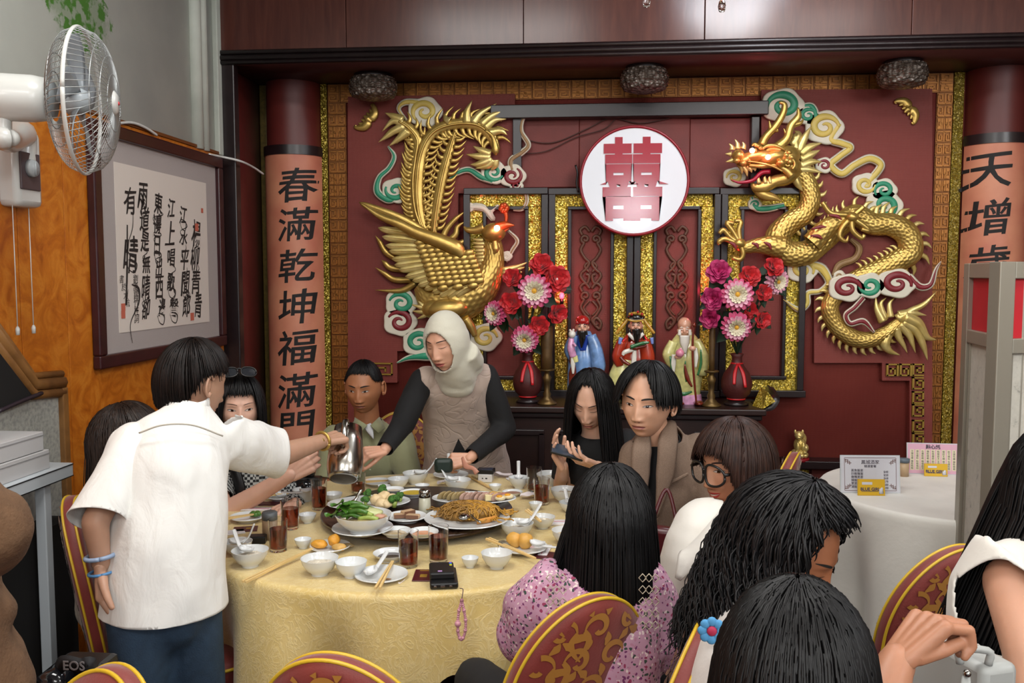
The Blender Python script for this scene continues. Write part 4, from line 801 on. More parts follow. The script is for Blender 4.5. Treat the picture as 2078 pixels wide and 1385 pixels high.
def flower_m(kind, r, seed):
    m = M(); rd = random.Random(seed)
    if kind == 'rose':
        for k, (n, R0, el, L, W) in enumerate(((3, .02, 1.5, .70, .30), (4, .10, 1.42, .74, .40), (5, .20, 1.30, .78, .48), (5, .32, 1.05, .80, .55), (6, .36, .6, .76, .58))):
            for i in range(n): petal(m, R0*r, 2*PI*(i+rd.random()*.4)/n+k, L*r, W*r, el, .35, 0, .55)
    else:
        for k, (n, el, L, W) in enumerate(((9, 1.4, .30, .13), (12, 1.15, .48, .17), (14, .9, .66, .20), (15, .62, .82, .23), (16, .32, .95, .25), (16, -.02, 1.0, .26))):
            for i in range(n): petal(m, .04*r, 2*PI*(i+rd.random()*.3)/n+k*.4, L*r, W*r, el, .45, 0 if k < 3 else (1 if k == 3 else 2), .25)
    return m
def flower(kind, px, py, rpx, tilt, Y, vx, mats, lab, grp, centre=None, seed=0):
    P = onY(px, py, Y); r = rpx*((P-CAM)@FW)/FPX; m = flower_m(kind, r, seed)
    d = nrm(np.array([tilt[0], -1, tilt[1]])); q = Vector(d).to_track_quat('Z', 'Y').to_matrix().to_4x4(); m.xf(q); X = P-d*r*.25; m.v = [v+X for v in m.v]
    th = thing(kind if kind == 'rose' else 'dahlia', X, lab, 'flower', grp); m.build('blossom', mats, th)
    if centre: c = M(); c.ball(X+d*r*.24, r*(.15 if kind == 'dahlia' else .12), 10, 6); c.build('flower_centre', centre, th)
    s = M(); vz = ZA+.26; s.tube([X-d*r*.05, X-d*r*.4+np.array([0, .02, -.02]), (X*.35+np.array([vx, 4.66, vz+.05])*.65), (vx, 4.66, vz)], [.004, .004, .004, .003], 6, n=14); s.build('stem', STEM, th)
    for k in range(4):
        a = random.uniform(0, 6.28); b = X-d*r*.55; e = nrm(np.array([math.cos(a), .3, math.sin(a)*.8-.3])); l = M(); N = nrm(np.cross(e, d)); G = []
        for t_ in np.linspace(0, 1, 6):
            w = max(r, .05)*.45*math.sin(PI*min(1, t_*.95+.03)); c = b+e*max(r, .05)*1.5*t_+np.array([0, 0, -.25*r*t_*t_]); G.append([c-N*w+d*.006, c, c+N*w+d*.006])
        l.grid(np.array(G)); l.build('leaf', LEAF, th)
vL, vR = onY(1071, 806, 4.66)[0], onY(1494, 806, 4.66)[0]
Rm, Dm, Gm = [RR], [CRM, PK2, PK1], [MG]
for a in (('rose', 1098, 536, 23, (0, .3), 4.60, vL, Rm, 'topmost red rose of the left vase'), ('rose', 1039, 563, 19, (-.3, .2), 4.56, vL, Rm, 'red rose at the upper left of the left bouquet'), ('rose', 1036, 614, 22, (-.2, 0), 4.52, vL, Rm, 'large red rose below the upper left one in the left bouquet'), ('rose', 1094, 660, 20, (.1, -.2), 4.54, vL, Rm, 'lower red rose of the left bouquet between two dahlias'), ('rose', 1132, 636, 20, (.6, -.2), 4.56, vL, Rm, 'red rose drooping at the right side of the left bouquet')): flower(*a, 'red roses in the left vase', seed=a[1])
flower('rose', 1130, 566, 27, (.35, .1), 4.56, vL, Rm, 'wide open red rose with a pearl centre in the left bouquet', 'red roses in the left vase', por('pearl', 'e8ddd8'), 3)
for a in (('dahlia', 1084, 590, 36, (0, .05), 4.50, vL, Dm, 'largest pink and cream dahlia of the left bouquet'), ('dahlia', 1064, 690, 29, (-.1, -.25), 4.53, vL, Dm, 'lowest pink dahlia of the left bouquet'), ('dahlia', 1001, 636, 26, (-.6, -.1), 4.55, vL, Dm, 'pink dahlia at the left edge of the left bouquet')): flower(*a, 'pink dahlias in the left vase', YC, seed=a[1])
for a in (('rose', 1522, 560, 21, (.1, .2), 4.56, vR, Rm, 'large red rose in the upper middle of the right bouquet'), ('rose', 1571, 541, 20, (.3, .3), 4.54, vR, Rm, 'topmost red rose of the right bouquet'), ('rose', 1551, 593, 17, (.3, 0), 4.56, vR, Rm, 'red rose below the topmost one in the right bouquet'), ('rose', 1548, 649, 17, (.4, -.1), 4.55, vR, Rm, 'lowest red rose of the right bouquet'), ('rose', 1521, 630, 17, (.1, 0), 4.60, vR, Rm, 'red rose half hidden between the two dahlias of the right bouquet')): flower(*a, 'red roses in the right vase', seed=a[1])
for a in (('rose', 1458, 551, 24, (-.2, .3), 4.55, vR, Gm, 'topmost magenta bloom of the right bouquet'), ('rose', 1446, 606, 23, (-.4, 0), 4.53, vR, Gm, 'middle magenta bloom at the left of the right bouquet'), ('rose', 1440, 646, 20, (-.4, -.2), 4.54, vR, Gm, 'lowest magenta bloom at the left of the right bouquet')): flower(*a, 'magenta blooms in the right vase', seed=a[1])
for a in (('dahlia', 1497, 597, 34, (-.05, .1), 4.50, vR, Dm, 'upper pink and cream dahlia of the right bouquet'), ('dahlia', 1495, 664, 31, (0, -.15), 4.51, vR, Dm, 'lower pink and cream dahlia of the right bouquet'), ('dahlia', 1580, 572, 27, (.5, -.2), 4.57, vR, [CRM, PK2, PK2], 'pale dahlia at the right edge of the right bouquet')): flower(*a, 'pink dahlias in the right vase', YC, seed=a[1])
for px, py, k, lab in ((1140, 600, 1, 'small red altar bulb glowing behind the left bouquet'), (1434, 590, 1, 'small red altar bulb glowing beside the right bouquet')):
    P = onY(px, py, 4.86); th = thing('altar_bulb', (P[0], P[1], P[2]-.03), lab, 'lamp', 'red altar bulbs')
    m = M(); m.ball(P, (.014, .014, .020), 12, 8); m.build('bulb', REDL, th); m = M(); m.lathe([(.001, -.045), (.010, -.045), (.010, -.015), (.001, -.015)], P, 12); m.tube([P+V3(0, 0, -.03), P+V3(0, .05, -.03), P+V3(0, .088, -.03)], .005, 6); m.build('socket', BLK, th)
    point('bulb_glow', P+V3(0, -.035, 0), .9, (1, .04, .08), .02)
# ---- small gold beast on the ledge
P = onY(1621, 934, 4.93); lz = onY(1621, 936, 4.90)[2]; Yl = 4.93
def g4(x, y): return (1400+x/4.328, 860+y/4.328)
th = thing('beast_statuette', (P[0], Yl, lz), 'small gold beast statuette on a red base beside the altar', 'figurine')
m = M(); m.lathe([(.001, 0), (.055, 0), (.055, .016), (.001, .018)], (P[0], Yl, lz), 24); m.build('red_base', mat('red_lacquer_base', '8a1a22', .3), th)
def f(m):
    for i in range(9):
        a = i*2*PI/9; m.ball((P[0]+.036*math.cos(a), Yl+.036*math.sin(a), lz+.032), (.016, .016, .014), 10, 6)
    m.ball((P[0], Yl, lz+.045), (.044, .04, .022)); m.ball((P[0]+.004, Yl+.006, lz+.085), (.034, .032, .045)); m.ball((P[0]-.012, Yl-.022, lz+.075), (.013, .016, .034)); m.ball((P[0]+.016, Yl-.022, lz+.075), (.013, .016, .034))
    m.ball((P[0]-.020, Yl-.034, lz+.052), (.012, .015, .010)); m.ball((P[0]+.022, Yl-.034, lz+.052), (.012, .015, .010)); m.ball((P[0]+.034, Yl+.01, lz+.068), (.020, .026, .024))
    m.ball((P[0]-.004, Yl-.010, lz+.140), (.025, .026, .025)); m.ball((P[0]-.010, Yl-.033, lz+.133), (.014, .012, .011)); m.tube([(P[0]+.03, Yl+.03, lz+.08), (P[0]+.034, Yl+.035, lz+.12), (P[0]+.022, Yl+.02, lz+.15)], [.012, .014, .005], 8, n=10)
    for s in (-1, 1): m.ball((P[0]-.004+s*.020, Yl-.004, lz+.160), (.007, .006, .012))
part(th, 'beast', GOLDB, f)
# ================================================================== left wall: fan, calligraphy, counter
WP = mat('white_plastic', 'c9cac6', .3, coat=.3); GP = mat('grey_plastic', '8c9294', .35); WIRE = mat('guard_wire', 'a9adad', .3, .6)
FC = atD(168, 206, 2.6); ax = nrm([math.cos(math.radians(17)), math.sin(math.radians(17)), -.02]); sd = nrm(np.cross(ax, (0, 0, 1))); up_ = np.cross(sd, ax); FR = .206
def fanp(x, r, a): return FC+ax*x+sd*(r*math.cos(a))+up_*(r*math.sin(a))
Bx = onX(14, 330, XL)
fan = thing('wall_fan', (XL, Bx[1], Bx[2]-.2), 'white wall fan with wire guard above the calligraphy picture', 'fan')
m = M(); m.tube([fanp(0, FR, a) for a in np.linspace(0, 2*PI, 65)], .006, 8, lat=tuple(ax), ry=.004, smooth=False); m.build('guard_ring', WP, fan)
def guard(sign, dep, n, r0, nm):
    m = M(); T = np.linspace(0, 1, 12)
    for i in range(n):
        a = 2*PI*i/n; P = []
        for t_ in T:
            r = FR+(r0-FR)*t_; x = sign*dep*(math.sqrt(max(0, 1-((r-.03)/(FR-.03))**2.6)) if r > .03 else 1); P.append(fanp(x, r, a+sign*.35*t_))
        m.tube(P, .0011, 4, smooth=False, cap=False)
    for r in (.08, .13, .17): m.tube([fanp(sign*dep*math.sqrt(max(0, 1-((r-.03)/(FR-.03))**2.6)), r, a) for a in np.linspace(0, 2*PI, 49)], .0014, 4, smooth=False)
    return m.build(nm, WIRE, fan, kind=None)
guard(1, .085, 66, .035, 'front_guard'); guard(-1, .075, 66, .06, 'rear_guard')
fr = Matrix((tuple(sd)+(0,), tuple(up_)+(0,), tuple(ax)+(0,), (0, 0, 0, 1))).transposed()
m = M(); m.lathe([(.001, .096), (.025, .094), (.036, .086), (.034, .080), (.001, .080)], FC, 28, rot=fr); m.build('badge', WP, fan)
m = M(); m.ball(FC+ax*.096+sd*.0, (.004, .004, .006), 8, 6); m.build('badge_mark', mat('badge_red', 'b02a30', .4), fan)
for k in range(5):
    a0 = 2*PI*k/5+.4; G = []
    for t_ in np.linspace(0, 1, 9):
        r = .03+.155*t_; w = .9*math.sin(PI*(.18+.66*t_)); G.append([fanp(-.012+.03*(s-.5)*(1-.4*t_), r, a0+w*(s-.5)*.95-.35*t_) for s in np.linspace(0, 1, 6)])
    m = M(); m.grid(np.array(G)); o = m.build('blade', mat('blade_plastic', '8d9499', .25, spec=.6), fan); q = o.modifiers.new('s', 'SOLIDIFY'); q.thickness = .002
m = M(); m.lathe([(.001, .02), (.026, .018), (.036, .0), (.038, -.04), (.001, -.04)], FC, 24, rot=fr); m.build('hub', mat('hub_grey', 'a5adb2', .3), fan)
MC = FC-ax*.19
m = M(); m.lathe([(.001, -.13), (.045, -.128), (.062, -.11), (.066, -.04), (.066, .06), (.060, .095), (.048, .10), (.001, .10)], MC, 32, rot=fr, ell=(.92, 1)); m.build('motor_housing', WP, fan)
m = M()
for i in range(6): m.box(MC-ax*.10+up_*(-.03+.012*i)-sd*-.064, (.03, .012, .003), rot=fr)
m.build('vent_slot', BLK, fan, smooth=False)
m = M(); m.tube([FC-ax*.085, FC-ax*.075], [.055, .05], 20); m.build('collar', GP, fan)
nb = MC-up_*.115-ax*.02
m = M(); m.tube([MC-up_*.05-ax*.02, nb-ax*.0], .022, 14, rnd=True); m.build('neck', WP, fan)
ab = np.array([XL+.05, Bx[1], Bx[2]+.09])
m = M(); m.tube([nb+V3(.02, 0, 0), nb, (nb*.6+ab*.4)-V3(0, 0, .012), ab, ab-V3(0, 0, .1)], [.026, .034, .036, .05, .055], 12, n=20, lat=(0, 1, 0), ry=[.026, .034, .036, .048, .04], rnd=True); m.build('bracket_arm', WP, fan)
m = M(); m.tube([nb-V3(0, .036, 0), nb+V3(0, .036, 0)], .011, 12); m.build('pivot_screw', GP, fan)
m = M(); m.box((XL+.040, Bx[1], Bx[2]-.02), (.08, .135, .25)); m.build('wall_box', WP, fan, bevel=.02)
Kp = V3(XL+.082, Bx[1]-.006, Bx[2]-.03)
m = M(); m.box(Kp, (.008, .10, .12)); m.build('switch_panel', mat('switch_brown', '4b3f42', .35), fan, smooth=False, bevel=.003)
ry90 = Matrix.Rotation(PI/2, 4, 'Y')
m = M(); m.lathe([(.001, .016), (.026, .014), (.030, 0), (.001, 0)], Kp+V3(.004, 0, .01), 24, rot=ry90); m.box(Kp+V3(.02, 0, .01), (.006, .006, .044)); m.build('knob', mat('knob_grey', 'aab0b2', .3), fan)
for dy, l in ((-.055, .40), (.028, .40)):
    c = V3(XL+.05, Bx[1]+dy, Bx[2]-.14); m = M(); m.tube([c, c-V3(0, 0, l)], .0016, 5); m.lathe([(.001, -.02), (.006, -.02), (.007, 0), (.003, .008), (.001, .008)], c-V3(0, 0, l), 10); m.build('pull_cord', WP, fan)
m = M(); m.tube([MC-ax*.12-up_*.02, MC-ax*.16-up_*.08, V3(XL+.02, Bx[1]+.05, Bx[2]+.19), V3(XL+.03, Bx[1]+.02, Bx[2]+.1)], .005, 6, n=16); m.build('cord', BLK, fan)
# ---- framed calligraphy
def yx(px): return onX(px, 500, XL+.03)[1]
y0, y1, z0, z1 = onX(189, 500, XL+.035)[1], onX(451, 500, XL+.035)[1], 1.255, 2.20
pic = thing('calligraphy_picture', (XL, (y0+y1)/2, z0), 'framed ink calligraphy with grey mat on the orange left wall', 'picture')
FRM = m_wood('plum_frame', '2a1014', '3c181b', .3, (3, 3, 3)); fw = .052
for (a, b, c, d) in ((y0, y1, z0, z0+fw), (y0, y1, z1-fw, z1), (y0, y0+fw, z0+fw, z1-fw), (y1-fw, y1, z0+fw, z1-fw)):
    m = M(); m.box((XL+.034, (a+b)/2, (c+d)/2), (.034, b-a, d-c)); m.build('frame_rail', FRM, pic, smooth=False, bevel=.006)
m = M(); m.box((XL+.024, (y0+y1)/2, (z0+z1)/2), (.012, y1-y0-.02, z1-z0-.02)); m.build('mat_board', mat('grey_mat', 'a39b98', .8, bump=.2, bscale=200), pic, smooth=False)
pa, pb = onX(237, 500, XL+.032)[1], onX(421, 500, XL+.032)[1]; pz1, pz0 = onX(237, 329, XL+.032)[2], onX(237, 676, XL+.032)[2]
m = M(); m.box((XL+.031, (pa+pb)/2, (pz0+pz1)/2), (.003, pb-pa, pz1-pz0)); m.build('paper', mat('rice_paper', 'd2c9c0', .8), pic, smooth=False)
XP = XL+.0335; INK2 = mat('brush_ink', '241d1a', .8)
def brush(m, pts, w):
    P = cr(pts, max(8, 7*len(pts))); r = lerp(w, len(P)); T = np.gradient(P, axis=0); T /= np.linalg.norm(T, axis=1)[:, None]+1e-9; N = np.stack([-T[:, 1], T[:, 0]], -1)*r[:, None]*.5
    G = np.stack([np.stack([np.full(len(P), XP+.0008), *(P+s*N).T], -1) for s in (-1, 1)], 1); m.grid(G)
rd = random.Random(11)
cols = [(396, 486, 118, '楊柳青青', .115), (371, 448, 80, '江水平聞郎', .095), (345, 434, 76, '江上唱歌聲', .10), (318, 424, 70, '東邊日出西邊', .095), (291, 408, 66, '雨道是無晴卻', .088), (261, 416, 118, '有晴', .13)]
for px, pys, step, s_, size in cols:
    c0 = onX(px, pys-30, XP); zc = c0[2]-.04; m = M(); n_ = len(s_); z_end = pz0+.085 if n_ > 2 else pz0+.32; dz = (zc-z_end)/max(1, n_-1) if n_ > 2 else .22; prev = None
    for i, ch in enumerate(s_):
        V, F = text_mesh(ch, size*rd.uniform(.85, 1.15), .0006, .0012, shear=.22); V[:, 0] *= .85; V[:, 2] *= rd.uniform(.95, 1.25)
        W = V*np.array([1, 0, 1]); V[:, 0] += .010*vnoise(W, 22, i+px); V[:, 2] += .010*vnoise(W, 20, i+px+5)
        y = c0[1]+rd.uniform(-.012, .012); z = zc-dz*i
        m.add(np.stack([XP+.0004-V[:, 1], y+V[:, 0], z+V[:, 2]], -1), F)
        if prev is not None and rd.random() < .5: brush(m, [(prev[0]+.02, prev[1]-.03), (prev[0]+rd.uniform(.01, .04), (prev[1]+z)/2), (y-.03, z+.03), (y-.01, z)], [.002, .005, .003, .006])
        if rd.random() < .35: q = rd.uniform(.02, .045); brush(m, [(y-.02, z-.02), (y+q, z-.035), (y+q*.6, z-.07), (y-.02, z-.06), (y-.035, z-.03)], [.004, .007, .005, .003, .002])
        prev = (y, z)
    if n_ == 2: brush(m, [(c0[1]-.02, zc-.10), (c0[1]-.035, zc-.3), (c0[1]-.05, zc-.42), (c0[1]-.03, zc-.36)], [.008, .013, .010, .002]); brush(m, [(c0[1]+.0, zc-.34), (c0[1]+.055, zc-.36), (c0[1]+.05, zc-.42), (c0[1]-.02, zc-.50), (c0[1]-.01, zc-.58)], [.005, .014, .009, .005, .003])
    m.build('ink_column', INK2, pic, smooth=False)
m = M()
for i, ch in enumerate('劉禹錫竹枝詞'):
    V, F = text_mesh(ch, .042, .0006, -.0003, shear=.15); P = onX(275+i*.5, 566+i*16, XP); m.add(np.stack([XP+.0004-V[:, 1], P[1]+V[:, 0], P[2]+V[:, 2]], -1), F)
for i, ch in enumerate('書於大坑'):
    V, F = text_mesh(ch, .036, .0006, -.0003, shear=.15); P = onX(247+i*4, 566+i*16, XP); m.add(np.stack([XP+.0004-V[:, 1], P[1]+V[:, 0], P[2]+V[:, 2]], -1), F)
m.build('signature', INK2, pic, smooth=False, kind='stuff')
for px, py, s_ in ((399, 461, .036), (390, 642, .036), (250, 623, .03), (250, 638, .03), (410, 427, .022)):
    P = onX(px, py, XP); m = M(); m.box((XP+.0006, P[1], P[2]), (.0008, s_, s_)); m.build('red_seal', mat('seal_red', 'b8604c', .8), pic, smooth=False)
WC = mat('white_cable', 'c8c8c4', .4)
wire('cable', [onX(x, y, XL+.03) for x, y in ((238, 250), (268, 249), (295, 259), (318, 274))], .006, WC, 'white cable looping over the picture frame top')
wire('cable', [onX(424, 313, XL+.03), onX(450, 318, XL+.05)]+[atD(x, y, d) for x, y, d in ((488, 327, 4.58), (515, 340, 4.75), (534, 353, 4.86))], .006, WC, 'white cable running from the frame corner to the red column')
# ---- sloped wooden casing and the terrazzo panel in the wall
OAK = m_wood('oak_casing', '6e4a26', '8c6234', .4, (3, 3, 3)); TRZ = NT('terrazzo'); co = TRZ.co(); v = TRZ.noise(co, 70, 4); TRZ.l(TRZ.ramp(v, [(.35, '8b8d88'), (.6, 'a7a8a0')]), TRZ.b.inputs['Base Color']); TRZ.b.inputs['Roughness'].default_value = .3; TRZ = TRZ.m
cs = thing('stair_casing', (XL, 2.6, 0), 'sloped oak casing over a terrazzo recess at the left edge', 'casing')
a_, b_ = onX(131, 775, XL+.04), onX(72, 780, XL+.04); c_ = onX(-60, 600, XL+.04)
for k, (dz, r) in enumerate(((.0, .024), (-.035, .020), (.030, .013))):
    m = M(); o_ = V3(0, 0, dz); m.tube([a_+o_+V3(-.01, 0, 0), b_+o_+V3(-.01, -.0*k, 0), c_+o_*1.2+V3(-.01, 0, .0)], r, 8, smooth=False); m.build('moulding', OAK, cs)
m = M(); p0, p1 = onX(121, 850, XL+.03), onX(132, 850, XL+.03); m.box((XL+.03, (p0[1]+p1[1])/2, (b_[2]-.03)/2), (.035, p1[1]-p0[1], b_[2]-.03)); m.build('post', OAK, cs, smooth=False, bevel=.004)
e_ = p0[1]; m = M(); m.box((XL+.022, (e_+1.6)/2, .6), (.012, e_-1.6, 1.24)); m.build('terrazzo_panel', TRZ, cs, smooth=False)
m = M(); m.poly([(XL+.03, b_[1]+.01, b_[2]-.045), (XL+.03, c_[1], c_[2]-.03), (XL+.03, c_[1]-.3, c_[2]-.03), (XL+.03, c_[1]-.3, b_[2]-.06)], .012, (1, 0, 0)); m.build('recess_shade_panel', mat('recess_black', '0c0a09', .9), cs, smooth=False)  # flat black panel standing in for the shade of the open recess
m = M(); m.tube([onX(-5, 835, XL+.05), onX(40, 815, XL+.05), onX(85, 797, XL+.05)], .007, 6, n=12); m.build('cord', mat('purple_cord', '2a2028', .5), cs)
# ---- white counter with its leg, cartons
ZC = 1.0; f1 = onZ(148, 938, ZC); xr = f1[0]
LAM = mat('white_laminate', 'bcc3c8', .35)
ct = thing('counter', ((XL+xr)/2, 2.4, 0), 'white laminate counter with square leg along the left wall', 'counter')
m = M(); m.box(((XL+.04+xr)/2, (f1[1]+1.3)/2, ZC-.022), (xr-XL-.04, f1[1]-1.3, .044)); m.build('counter_top', LAM, ct, smooth=False, bevel=.002)
m = M(); m.box((xr+.0006, (f1[1]+1.3)/2, ZC-.004), (.002, f1[1]-1.3, .003)); m.box((xr+.0006, (f1[1]+1.3)/2, ZC-.042), (.002, f1[1]-1.3, .003)); m.build('edge_line', BLK, ct, smooth=False)
for y in (f1[1]-.12, 1.45):
    m = M(); m.box((xr-.03, y, (ZC-.044)/2), (.034, .034, ZC-.044)); m.build('leg', LAM, ct, smooth=False, bevel=.003)
m = M(); m.box((XL+.09, 2.1, .40), (.10, 1.5, .78)); m.build('dark_fill_panel', mat('recess_black', '0c0a09', .9), ct, smooth=False)  # black panel filling the dark space beneath the counter top
CARD = mat('white_carton', 'b9b8b8', .6); 
for i, (px, py, w, h, z, lab) in enumerate(((30, 955, .20, .062, 0, 'lower white carton on the counter'), (24, 920, .19, .060, .063, 'upper white carton stacked on the counter'))):
    P = onZ(px, py, ZC+z); P = V3(xr-.115, 2.50-.02*i, ZC+z); m = M(); m.box(P+V3(0, 0, h/2), (w*.9, .32, h-.001)); th = thing('carton', P, lab, 'box', 'white cartons on the counter'); m.build('box_body', CARD, th, smooth=False, bevel=.002)
    m = M(); m.box(P+V3(0, 0, h*.80), (w*.9+.003, .323, .003)); m.build('lid_edge', mat('carton_seam', '8d8c8c', .7), th, smooth=False)
P = onZ(12, 880, ZC+.123); th = thing('carton', (xr-.14, 2.44, ZC+.123), 'brown card standing on the white cartons', 'box'); m = M(); m.box((xr-.14, 2.47, ZC+.123+.07), (.15, .012, .14)); m.build('box_body', mat('brown_card', '9c6e48', .7), th, smooth=False)
# ================================================================== tables, chairs, screen
TC = V3(-.60, 3.04, .75); TR = .735
def m_damask(name, a, b, c, rough=.36, bs=.22):
    t = NT(name); co = t.co(); n1 = t.noise(co, 16, 3, 3.5); e = t.math('ABSOLUTE', t.math('SUBTRACT', n1, .5)); ln = t.math('SUBTRACT', 1.0, t.math('MINIMUM', t.math('MULTIPLY', e, 14.0), 1.0))
    base = t.ramp(t.noise(co, 5, 4), [(.3, a), (.7, b)]); t.l(t.mix(t.math('MULTIPLY', ln, .45), base, c), t.b.inputs['Base Color']); t.b.inputs['Roughness'].default_value = rough; t.b.inputs['Sheen Weight'].default_value = .3
    t.bump(t.math('ADD', ln, t.noise(co, 60, 3)), bs, .004); return t.m
YCL = m_damask('yellow_damask', 'cbb06a', 'd8c084', 'e4d29c'); WCL = mat('white_damask', 'd9d6ce', .6, var=.06, bump=.25, bscale=40, sheen=.2)
def cloth_top(name, c, R, mt, hem, folds, label, seed, amp=.05, cat='tablecloth'):
    A = np.linspace(0, 2*PI, 361)[:-1]; G = []
    G.append(np.stack([c[0]+.001*np.cos(A), c[1]+.001*np.sin(A), np.full(360, c[2])], -1))
    for r in (.3, .6, .85, .97): G.append(np.stack([c[0]+r*R*np.cos(A), c[1]+r*R*np.sin(A), np.full(360, c[2])], -1))
    h = hem(A); ph = sum(a*np.sin(f*A+p) for f, a, p in folds); ph = ph/np.abs(ph).max()
    for k, t_ in enumerate(np.concatenate([[0, .012, .03], np.linspace(.06, 1, 22)])):
        z = c[2]+(h-c[2])*t_; fo = amp*ph*sm(.02, .9, t_)**.8; r = R+.006*sm(0, .03, t_)+fo+.012*t_
        if t_ == 0: z = np.full(360, c[2]-.0); r = np.full(360, R-.004)
        G.append(np.stack([c[0]+r*np.cos(A), c[1]+r*np.sin(A), z+(0 if t_ else .0)], -1))
    m = M(); m.grid(np.array(G), cv=True); return m.build(name, mt, label=label, cat=cat)
def hem1(A):
    d = lambda a, w: np.exp(-((np.angle(np.exp(1j*(A-a))))/w)**2)
    return .36+.015*np.sin(5*A)+.17*d(-1.25, .16)+.13*d(-.55, .30)+.05*d(-.95, .12)-.09*d(-2.3, .5)
cloth = cloth_top('tablecloth', TC+V3(0, 0, .003), TR, YCL, hem1, [(9, 1, .3), (12, .8, 1.2), (17, .35, 2.0), (23, .2, .4)], 'yellow damask cloth over the large round banquet table', 1, .09)
tb = thing('round_table', (TC[0], TC[1], 0), 'large round banquet table under the yellow cloth', 'table')
m = M(); m.lathe([(.001, .75), (TR-.012, .75), (TR-.010, .74), (TR-.012, .722), (.001, .722)], (TC[0], TC[1], 0), 64); m.build('tabletop', DARK, tb)
for i in range(4):
    a = PI/4+i*PI/2; m = M(); m.tube([(TC[0]+.4*math.cos(a), TC[1]+.4*math.sin(a), .72), (TC[0]+.44*math.cos(a), TC[1]+.44*math.sin(a), 0)], .02, 10); m.build('leg', BLK, tb)
tt = thing('turntable', (TC[0], TC[1], .753), 'dark brown wooden turntable in the middle of the yellow table', 'turntable')
TTZ = .792; TTR = .338
m = M(); m.lathe([(.001, .753), (.12, .753), (.12, .772), (.001, .772)], (TC[0], TC[1], 0), 32); m.build('swivel_base', BLK, tt)
m = M(); m.lathe([(.001, .772), (TTR-.02, .772), (TTR-.004, .776), (TTR, .784), (TTR-.004, TTZ), (.001, TTZ)], (TC[0], TC[1], 0), 96); m.build('disc', m_wood('turntable_wood', '2a1a14', '3b261c', .22, (3, 3, 3)), tt)
# ---- white table
WT = atD(1928, 1010, 3.52); WT = V3(WT[0], WT[1], .75); WR = .50
cloth_top('tablecloth', WT+V3(0, 0, .003), WR, WCL, lambda A: .12+.01*np.sin(7*A), [(8, 1, .5), (11, .7, 2.2), (17, .4, .1)], 'white cloth over the small round table beside the screen', 2, .075)
t2 = thing('round_table', (WT[0], WT[1], 0), 'small round table under the white cloth beside the screen', 'table')
m = M(); m.lathe([(.001, .75), (WR-.012, .75), (WR-.012, .722), (.001, .722)], (WT[0], WT[1], 0), 48); m.build('tabletop', DARK, t2)
m = M(); m.tube([(WT[0], WT[1], .72), (WT[0], WT[1], .03)], .035, 14); m.lathe([(.001, 0), (.24, 0), (.24, .02), (.04, .04), (.001, .04)], (WT[0], WT[1], 0), 32); m.build('pedestal', BLK, t2)
# ---- chairs
def m_chair():
    t = NT('chair_red_fabric'); co = t.co(); t.l(t.ramp(t.noise(co, 9, 3), [(.3, '6a1f1a'), (.7, '7c2a22')]), t.b.inputs['Base Color']); t.b.inputs['Roughness'].default_value = .55; t.b.inputs['Sheen Weight'].default_value = .3; t.bump(t.noise(co, 220, 2), .25, .002); return t.m
CHR = m_chair(); CHG = mat('chair_gold_scroll', 'a9742a', .45, .1, var=.12, sheen=.2); PIPE = mat('yellow_piping', 'c9a52a', .4); LEGM = mat('chair_leg_metal', '4a3a20', .35, .7)
HW, ZB0, ZB1, ZB2 = .178, .47, .72, .96
def outline(n=40):
    P = [(-HW*.92, ZB0), (-HW*.97, .58), (-HW, .66)]+[(-HW*math.cos(a), ZB1+(ZB2-ZB1)*math.sin(a)) for a in np.linspace(0, PI, n)]+[(HW, .66), (HW*.97, .58), (HW*.92, ZB0)]
    return np.array(P)
def byz(x, z, off):  # gently curved back that leans away from the sitter
    return -.20-.10*((z-.46)/.5)*.9-.05*(1-(x/HW)**2)*.6+off
def scroll_pattern(m, inside, fy, sgn, seed, x0=-.17, x1=.17, z0=.48, z1=.95, step=.085):
    r = random.Random(seed)
    def stroke(P, w):
        C = cr(P, 4*len(P)); ww = lerp(w, len(C)); T = np.gradient(C, axis=0); T /= np.linalg.norm(T, axis=1)[:, None]+1e-9; N = np.stack([-T[:, 1], T[:, 0]], -1)*ww[:, None]*.5; row = []
        for p, q in zip(C-N, C+N):
            if inside(*p) and inside(*q): row.append((p, q))
            else:
                if len(row) > 2: m.grid(np.array([[(a[0], fy(*a), a[1]), (b[0], fy(*b), b[1])] for a, b in row]))
                row = []
        if len(row) > 2: m.grid(np.array([[(a[0], fy(*a), a[1]), (b[0], fy(*b), b[1])] for a, b in row]))
    j = 0; z = z0
    while z < z1+.04:
        x = x0+(step/2 if j % 2 else 0)
        k = 0
        while x < x1+.04:
            d = 1 if (k+j) % 2 else -1; c = np.array([x, z]); a0 = r.uniform(-.4, .4)+(0 if d > 0 else PI)
            S_ = [c+step*.40*(1-.78*t)*np.array([math.cos(a0+d*5.4*t), math.sin(a0+d*5.4*t)]) for t in np.linspace(0, 1, 12)]; stroke(S_, [.0035, .011, .015, .014, .011, .010, .012])
            st = S_[0]; stroke([st, st+np.array([-d*.012, -.02]), st+np.array([-d*.002, -.048]), st+np.array([d*.014, -.066])], [.010, .014, .010, .003])
            for (dx, dz, ex, ez) in ((.018*d, .030, .040*d, .052), (-.02*d, .026, -.016*d, .056), (.036*d, -.006, .060*d, -.022)): stroke([c+np.array([dx, dz]), c+np.array([(dx+ex)/2+.004, (dz+ez)/2]), c+np.array([ex, ez])], [.004, .020, .003])
            x += step; k += 1
        z += step*.82; j += 1
